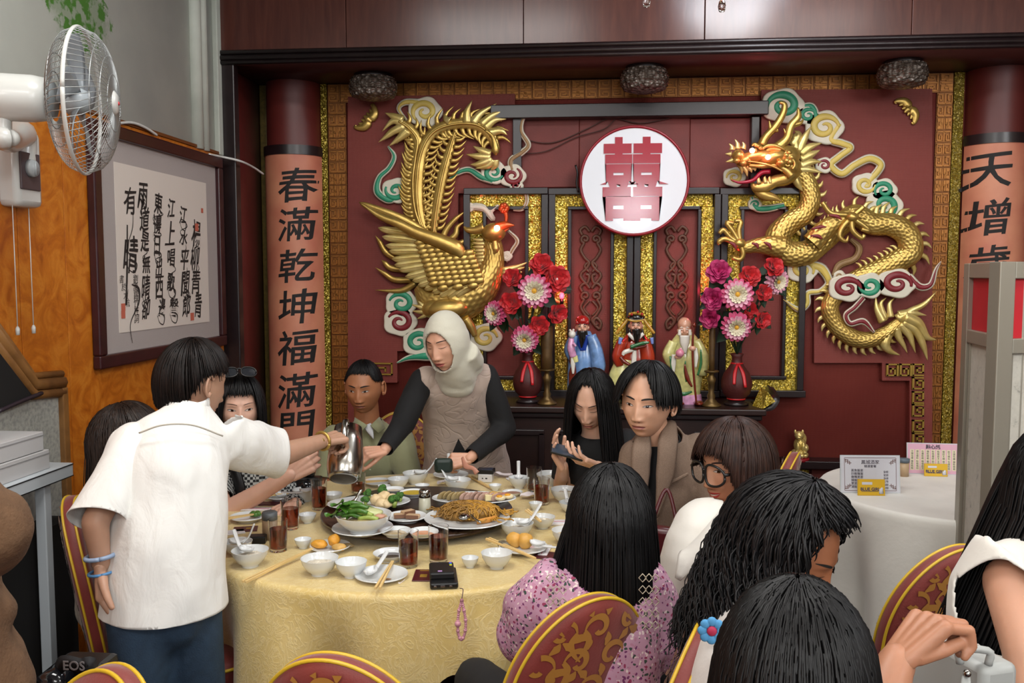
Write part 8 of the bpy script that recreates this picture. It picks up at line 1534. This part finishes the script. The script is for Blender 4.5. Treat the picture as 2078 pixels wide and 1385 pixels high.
hair(th, T, HBRN, lambda a: 1.22+.30*sm(.45, .95, abs(a)), lambda a: .006+.10*(sm(.80, 1.1, a) if a > 0 else sm(1.3, 1.7, -a)), 330, .012, 17, off=.010, bulk=.012, tilt=.12)
glasses(th, T, BLK, LENS, r=(.033, .029), z=-.006, y=-.104, gap=.037, shape=1); bracelet(tl(E1, W1_, .92), W1_-E1, .030, STEEL, 'watch_band', .007, 'steel watch band'); m = M(); m.box(tl(E1, W1_, .92)+V3(0, -.030, .012), (.022, .010, .026)); m.build('watch_case', STEEL, th, bevel=.003); seat_legs(th, Pv, TC-Pv, TRB, SHB)
# ---- woman with curly black hair
C = J(1600, 1108, 1.68); th = person(C, 'woman with long curly black hair facing right, eyes lowered'); SK = skin('brown', '9c6344'); T = mtx(C, 58, 28, 0)
S1, S2 = J(1462, 1330, 1.62), J(1640, 1330, 1.45); N0 = J(1545, 1225, 1.64); Ch = J(1540, 1420, 1.52); Pv = Ch-V3(0, 0, .38); E1, W1_ = J(1450, 1480, 1.55), J(1560, 1500, 1.35); lat = S2-S1
b = body_mesh(lambda m: (torso(m, [Pv, tl(Pv, Ch, .5), Ch, N0], [.13, .12, .13, .05], [.1, .09, .09, .05], lat), m.tube([N0-V3(0, 0, .04), C+V3(-.02, 0, -.05)], [.05, .048], 12), rcone(m, S1, E1, .042, .037), rcone(m, E1, W1_, .037, .024), rcone(m, S2, S2-V3(-.03, -.1, .27), .042, .037)))
put_head(b, th, T, fk=dict(eye='down', lip='8c4a42', brow=.0028, nost=False), hk=dict(nose=1.15)); joinm(b, hand(W1_, V3(.8, -.3, 0), V3(0, 0, -1), -1)); b.build('body', SK, th)
EMBR = mat('embroidered_white', 'c4c0bc', .8, bump=.2, bscale=60)
cloth('white_embroidered_blouse', EMBR, th, lambda m: (torso(m, [Pv, tl(Pv, Ch, .5), Ch, tl(Ch, N0, .6), N0], [.155, .145, .155, .14, .062], [.125, .115, .11, .09, .06], lat), rcone(m, S1, E1, .066, .062), rcone(m, S2, S2-V3(-.03, -.1, .25), .064, .058)), wr=.006, seed=47, cuts=[(tl(S1, E1, .85), E1-S1, .1)])
q = J(1444, 1278, 1.51); m = M(); [m.ball(q+V3(.016*math.cos(a), -.002, .016*math.sin(a)), (.009, .004, .009), 8, 6) for a in np.linspace(0, 2*PI, 9)[:-1]]; m.build('embroidered_flower', mat('embroidery_blue', '4a8fc0', .7), th); m = M(); m.ball(q+V3(0, -.004, 0), (.009, .005, .009)); m.build('embroidered_flower_centre', mat('embroidery_red', 'a8264a', .7), th)
hair(th, T, hairmat('hair_curly_black', '0a090a', '1c1b1d', .42), lambda a: .84+.76*sm(.75, 1.2, abs(a)), lambda a: .26*sm(.95, 1.5, abs(a)), 330, .011, 19, flare=lambda a: .16 if abs(a) > 1 else 0, off=.006, bulk=.010, wave=.004, curl=.007, wfreq=75, tilt=.16, jit=.020, hang=(-.22, 0, -1)); seat_legs(th, V3(Pv[0], Pv[1], .59), V3(-.6, .8, 0), TRB, SHB)
# ---- nearest head with straight dark hair, hand raised with a phone glow
C = J(1612, 1388, 1.06); th = person(C, 'nearest woman with straight dark hair seen from behind, fist raised at the right'); SK = skin('fist', 'a87458'); T = mtx(C, 160, 10, 0)
N0 = C+V3(-.01, -.02, -.19); S1, S2 = N0+V3(-.17, .02, -.07), N0+V3(.17, .0, -.06); Ch = N0+V3(0, .01, -.25); Pv = N0-V3(0, 0, .52); W2_ = J(1822, 1338, 1.20); E2 = J(1765, 1480, 1.14); lat = S2-S1
b = body_mesh(lambda m: (torso(m, [Pv, tl(Pv, Ch, .5), Ch, N0], [.13, .12, .13, .05], [.1, .09, .09, .05], lat), m.tube([N0-V3(0, 0, .04), C+V3(0, -.02, -.05)], [.05, .048], 12), rcone(m, S2, E2, .042, .038), rcone(m, E2, W2_, .040, .026), rcone(m, S1, S1-V3(.02, .05, .28), .042, .036)))
put_head(b, th, T, res=60); joinm(b, hand(W2_, J(1866, 1288, 1.21)-W2_, V3(.75, .2, -.55), -1, (.9, 1.2, .9), .92, .02, (.2, .9, .5), .6, vox=.0028)); b.build('body', SK, th)
DKT = mat('dark_top', '141519', .85)
cloth('dark_top', DKT, th, lambda m: (torso(m, [Pv, tl(Pv, Ch, .5), Ch, tl(Ch, N0, .6), N0], [.155, .145, .155, .14, .062], [.125, .115, .11, .09, .06], lat), rcone(m, S2, tl(S2, E2, .5), .062, .058), rcone(m, S1, S1-V3(.02, .05, .18), .062, .058)), wr=.004, seed=51)
hair(th, T, HSOFT, lambda a: 1.1+.55*sm(.5, 1.1, abs(a)), lambda a: .14+.26*sm(.6, 1.4, abs(a)), 520, .011, 23, flare=lambda a: .08, off=.003, bulk=.004, tilt=.10, nsheet=90, jit=.012); seat_legs(th, V3(Pv[0], Pv[1], .59), V3(.2, -1, 0), TRB, SHB)
# ---- woman at the right edge in a sleeveless white top
C = J(2190, 1010, 1.50); th = person(C, 'woman at the right edge in a sleeveless white top with long black hair'); SK = skin('arm_fair', 'bd8c72'); T = mtx(C, -150, 8, 0)
N0 = C+V3(-.03, -.0, -.17); S1, S2 = J(2052, 1182, 1.46), J(2330, 1180, 1.60); Ch = J(2110, 1300, 1.52); Pv = J(2090, 1480, 1.50); E1 = J(2086, 1330, 1.38); W1_ = J(2090, 1450, 1.34); lat = S2-S1
b = body_mesh(lambda m: (torso(m, [Pv, tl(Pv, Ch, .5), Ch, N0], [.12, .11, .12, .05], [.09, .085, .085, .045], lat), m.tube([N0-V3(0, 0, .04), C+V3(0, .02, -.05)], [.05, .048], 12), rcone(m, S1, E1, .046, .038), rcone(m, E1, W1_, .038, .026), rcone(m, S2, S2-V3(0, .03, .28), .044, .038)))
put_head(b, th, T, res=60); joinm(b, hand(W1_, V3(.0, .3, -1), V3(1, 0, 0), 1)); b.build('body', SK, th)
cloth('sleeveless_top', OFFW, th, lambda m: (torso(m, [Pv, J(2062, 1385, 1.50), J(2068, 1300, 1.50), J(2080, 1190, 1.50), tl(Ch, N0, .75), N0], [.15, .128, .125, .14, .12, .06], [.12, .11, .11, .095, .08, .055], lat), m.ball(S1+V3(.02, .01, .02), (.062, .06, .055))), vox=.008, wr=.003, seed=53, cuts=[(S1+V3(-.022, -.028, -.012), V3(-.55, -.75, -.2), .075)])
hair(th, T, HBLK, lambda a: 1.3+.4*sm(.5, 1.1, abs(a)), lambda a: .22+.30*sm(.5, 1.3, abs(a)), 240, .013, 29, flare=lambda a: .05, off=.010, bulk=.012, tilt=.1, hang=(-.30, .05, -1)); seat_legs(th, V3(Pv[0], Pv[1], .59), V3(-.3, 1, 0), TRB, SHB)
# ---- brown coat at the left edge
N0 = J(-270, 860, 1.50); C = N0+V3(.02, .06, .17); th = person(C, 'person in a brown coat cut off by the left edge'); T = mtx(C, 150, 8, 0); S2 = J(-95, 968, 1.46); S1 = J(-420, 960, 1.5); Ch = J(-225, 1080, 1.5); Pv = J(-150, 1290, 1.5); E2 = J(-36, 1085, 1.42); W2_ = J(-130, 1180, 1.62); lat = S2-S1
b = body_mesh(lambda m: (torso(m, [Pv, tl(Pv, Ch, .5), Ch, N0], [.13, .12, .13, .05], [.1, .09, .09, .05], lat), m.tube([N0-V3(0, 0, .04), C+V3(0, -.02, -.05)], [.05, .048], 12))); put_head(b, th, T, res=48); joinm(b, hand(W2_, V3(0, .8, -.3), V3(0, 0, -1), -1)); b.build('body', skin('fair2', 'c79a80'), th)
COAT = mat('brown_coat', '5e442e', .95, var=.2, vscale=30, bump=.5, bscale=160)
cloth('brown_coat', COAT, th, lambda m: (torso(m, [J(-150, 1560, 1.5), J(-145, 1385, 1.5), tl(Pv, Ch, .5), Ch, tl(Ch, N0, .6), N0], [.20, .155, .14, .155, .14, .066], [.16, .14, .12, .12, .10, .065], lat), m.tube([tl(S2, N0, .2), S2, tl(S2, E2, .5), E2, W2_], [.06, .066, .066, .064, .05], 14, n=18, rnd=True)), wr=.016, wsc=(7, 7, 12), seed=57)
hair(th, T, HDBR, lambda a: 1.2+.4*sm(.5, 1.2, abs(a)), lambda a: .05+.08*sm(.7, 1.4, abs(a)), 120, .012, 31, off=.006)
cloth('trousers', TRB, th, lambda m: [rcone(m, V3(Pv[0]+s*.08, Pv[1], .75), V3(Pv[0]+s*.09, Pv[1], .09), .085, .055) for s in (-1, 1)], vox=.016)
for s in (-1, 1): m = M(); m.ball(V3(Pv[0]+s*.09, Pv[1]+.04, .045), (.045, .12, .042)); m.build('shoe', SHB, th)
# ---- seated woman at the left, hidden behind the white shirt
C = J(262, 898, 2.86); th = person(C, 'seated woman with long dark brown hair and beige blouse, half hidden at the left'); T = mtx(C, 118, 6, 0); N0 = J(252, 975, 2.84); S1, S2 = J(212, 1022, 2.72), J(300, 1005, 3.0); Ch = J(240, 1080, 2.84); Pv = J(235, 1210, 2.84); Pv[2] = .59; lat = S2-S1; E1 = J(196, 1150, 2.70); W1_ = J(270, 1190, 2.80)
b = body_mesh(lambda m: (torso(m, [Pv, tl(Pv, Ch, .5), Ch, N0], [.12, .11, .12, .05], [.1, .09, .09, .05], lat), m.tube([N0-V3(0, 0, .04), C+V3(-.02, 0, -.05)], [.05, .048], 12), rcone(m, S1, E1, .04, .036), rcone(m, E1, W1_, .036, .024))); put_head(b, th, T, res=48); joinm(b, hand(W1_, V3(.8, .2, 0), V3(0, 0, -1), 1)); b.build('body', skin('fair2', 'c79a80'), th)
BEI = mat('beige_blouse', 'b3a596', .75, var=.15, vscale=12, bump=.15, bscale=60)
cloth('beige_blouse', BEI, th, lambda m: (torso(m, [Pv-V3(0, 0, .05), tl(Pv, Ch, .5), Ch, tl(Ch, N0, .6), N0], [.15, .14, .14, .13, .06], [.12, .11, .105, .09, .06], lat), rcone(m, S1, E1, .06, .058), rcone(m, E1, W1_, .058, .04)), wr=.008, seed=61)
m = M(); m.tube([J(196, 1130, 2.66), J(186, 1180, 2.60), J(192, 1240, 2.58), J(206, 1292, 2.56)], [.03, .05, .046, .04], 10, n=18, lat=(.7, .5, 0), ry=[.02, .018, .016, .012]); m.build('hanging_shawl', mat('shawl_mauve', 'a8998f', .8, var=.2, vscale=14), th)
hair(th, T, hairmat('hair_warm_dark', '1b1310', '33261f', .4), lambda a: 1.2+.5*sm(.5, 1.1, abs(a)), lambda a: .06+.20*sm(.6, 1.3, abs(a)), 240, .012, 37, off=.008, bulk=.010, flare=lambda a: .05); seat_legs(th, Pv, V3(.9, .2, 0), TRB, SHB)
# ================================================================== chairs, bags, chandeliers
def yawto(p, q): return math.atan2(-(q[0]-p[0]), q[1]-p[1])
chair_at(682, 1340, 1.56, math.radians(-8), 'red and gold banquet chair back rising at the bottom edge before the yellow table')
chair_at(1192, 1216, 1.72, math.radians(36), 'red and gold banquet chair of the woman in pink floral blouse')
chair_at(1938, 1112, 2.16, math.radians(24), 'red and gold banquet chair in front of the white table, next to the handbag')
chair_at(1412, 1272, 1.80, math.radians(74), 'red and gold banquet chair seen edge on between floral blouse and curly hair')
chair_at(1600, 920, 2.86, math.radians(70), 'red and gold banquet chair seen edge on behind the brown bob')
chair_at(160, 1012, 2.80, math.radians(-72), 'red and gold banquet chair against the left counter, shawl hanging on it')
chair_at(215, 1388, 1.72, math.radians(150), 'red banquet chair at the lower left corner with the camera strap on it')
for px, py, D, lab in ((812, 838, 4.36, 'red banquet chair behind the woman in the hijab'),):
    p = J(px, py, D); chair_at(px, py, D, yawto(p, TC), lab)
def strapbag():
    P = J(165, 1352, 2.02); th = thing('camera_bag', (P[0], P[1], P[2]-.08), 'black camera with printed neck strap lying at the lower left', 'camera')
    m = M(); m.box(P+V3(0, .02, -.03), (.13, .08, .09)); m.build('camera_body', BLK, th, smooth=False, bevel=.015); m = M(); m.lathe([(.001, .07), (.034, .07), (.036, 0), (.001, 0)], P+V3(-.04, -.01, -.02), 20, rot=Matrix.Rotation(PI/2, 4, 'X')); m.build('lens', mat('lens_black', '15161a'), th)
    m = M(); m.tube([J(110, 1375, 2.0), J(128, 1345, 1.97), J(165, 1350, 1.96), J(182, 1348, 1.96), J(195, 1375, 1.98)], .018, 4, n=24, lat=(0, 0, 1), ry=.002); m.build('neck_strap', mat('strap_black', '17171a', .7), th); V, F = text_mesh('EOS', .030, .001, .0004); m = M(); m.add(V+J(150, 1350, 1.95), F); m.build('strap_lettering', mat('strap_grey', '8d8d90', .6), th, smooth=False)
strapbag()
P = J(1948, 1385, 1.34); th = thing('handbag', P-V3(0, 0, .08), 'pale grey handbag with zip pull beside the woman at the right edge', 'handbag'); HB_ = mat('grey_leather', '9b9d9a', .45); m = M(); m.box(P, (.065, .16, .125), rz=.35); m.build('bag_body', HB_, th, bevel=.012)
q = P+V3(-.01, -.07, .062); m = M(); m.tube([q+V3(-.02, 0, 0), q+V3(-.02, 0, .02), q+V3(.02, .0, .02), q+V3(.02, 0, 0)], .006, 8, n=12); m.build('handle_loop', HB_, th); m = M(); m.tube([P+V3(-.03, -.092, .052), P+V3(-.032, -.100, .0)], [.006, .012], 8, ry=.004, lat=(1, 0, 0)); m.build('zip_pull', HB_, th); m = M(); m.ball(P+V3(-.03, -.095, .058), .006, 8, 6); m.build('ring', STEEL, th)
P = J(1340, 1112, 2.5); th = thing('shoulder_bag', P-V3(0, 0, .08), 'maroon shoulder bag hanging between the blazer and the floral blouse', 'handbag'); m = M(); m.box(P, (.09, .05, .13), rz=-.4); m.build('bag_body', MAROON, th, bevel=.015); m = M(); m.tube([P+V3(-.03, 0, .06), P+V3(.02, .05, .16), P+V3(.05, .0, .06)], .006, 6, n=14); m.build('strap', MAROON, th)
GLOW = mat('lamp_glass', 'f4f6ff', .2, emit=7, ecol='eef3ff'); CRY = mat('crystal_drop', 'ffffff', .03, trans=1, ior=1.5); CHM = m_gold('chandelier_brass', '8a7038', 'b79a58')
def chandelier(x, y, z, lab, drops, pw):
    th = thing('chandelier', (x, y, z), lab, 'chandelier', 'chandeliers'); m = M(); m.tube([(x, y, z+.28), (x, y, 3.6)], .012, 10); m.lathe([(.001, .20), (.04, .22), (.05, .28), (.02, .36), (.001, .36)], (x, y, z), 20); m.build('stem', CHM, th)
    for i in range(5):
        a = i*2*PI/5+.3; c = V3(x+.26*math.cos(a), y+.26*math.sin(a), z+.22); m = M(); m.tube([(x, y, z+.30), ((x+c[0])/2, (y+c[1])/2, z+.22), c+V3(0, 0, .02)], .008, 8, n=14); m.build('arm', CHM, th); m = M(); m.lathe([(.001, .02), (.03, .02), (.06, -.03), (.075, -.10), (.070, -.10), (.05, -.03), (.001, .0)], c, 20); m.build('lamp_shade', GLOW, th)
    for px, py in drops:
        q = J(px, py, y/1.0-.02); m = M(); m.tube([q+V3(0, 0, .03), V3(q[0], q[1], z+.30)], .002, 5); m.lathe([(.001, -.022), (.012, -.018), (.016, 0), (.012, .022), (.001, .03)], q, 14); m.build('crystal_drop', CRY, th)
    point('chandelier_glow', (x, y, z+.17), pw, (.93, .96, 1), .24)
chandelier(.78, 3.65, 3.02, 'brass chandelier hanging above the view, its crystal drops at the top edge', ((1312, 4), (1465, 14)), 38)
chandelier(.60, -2.6, 2.35, 'brass chandelier behind the camera, mirrored in the round sign', (), 66)
chandelier(3.1, .9, 2.55, 'added brass chandelier outside the view, brightening the left and back walls', (), 60)  # unseen chandelier, added to brighten the upright walls
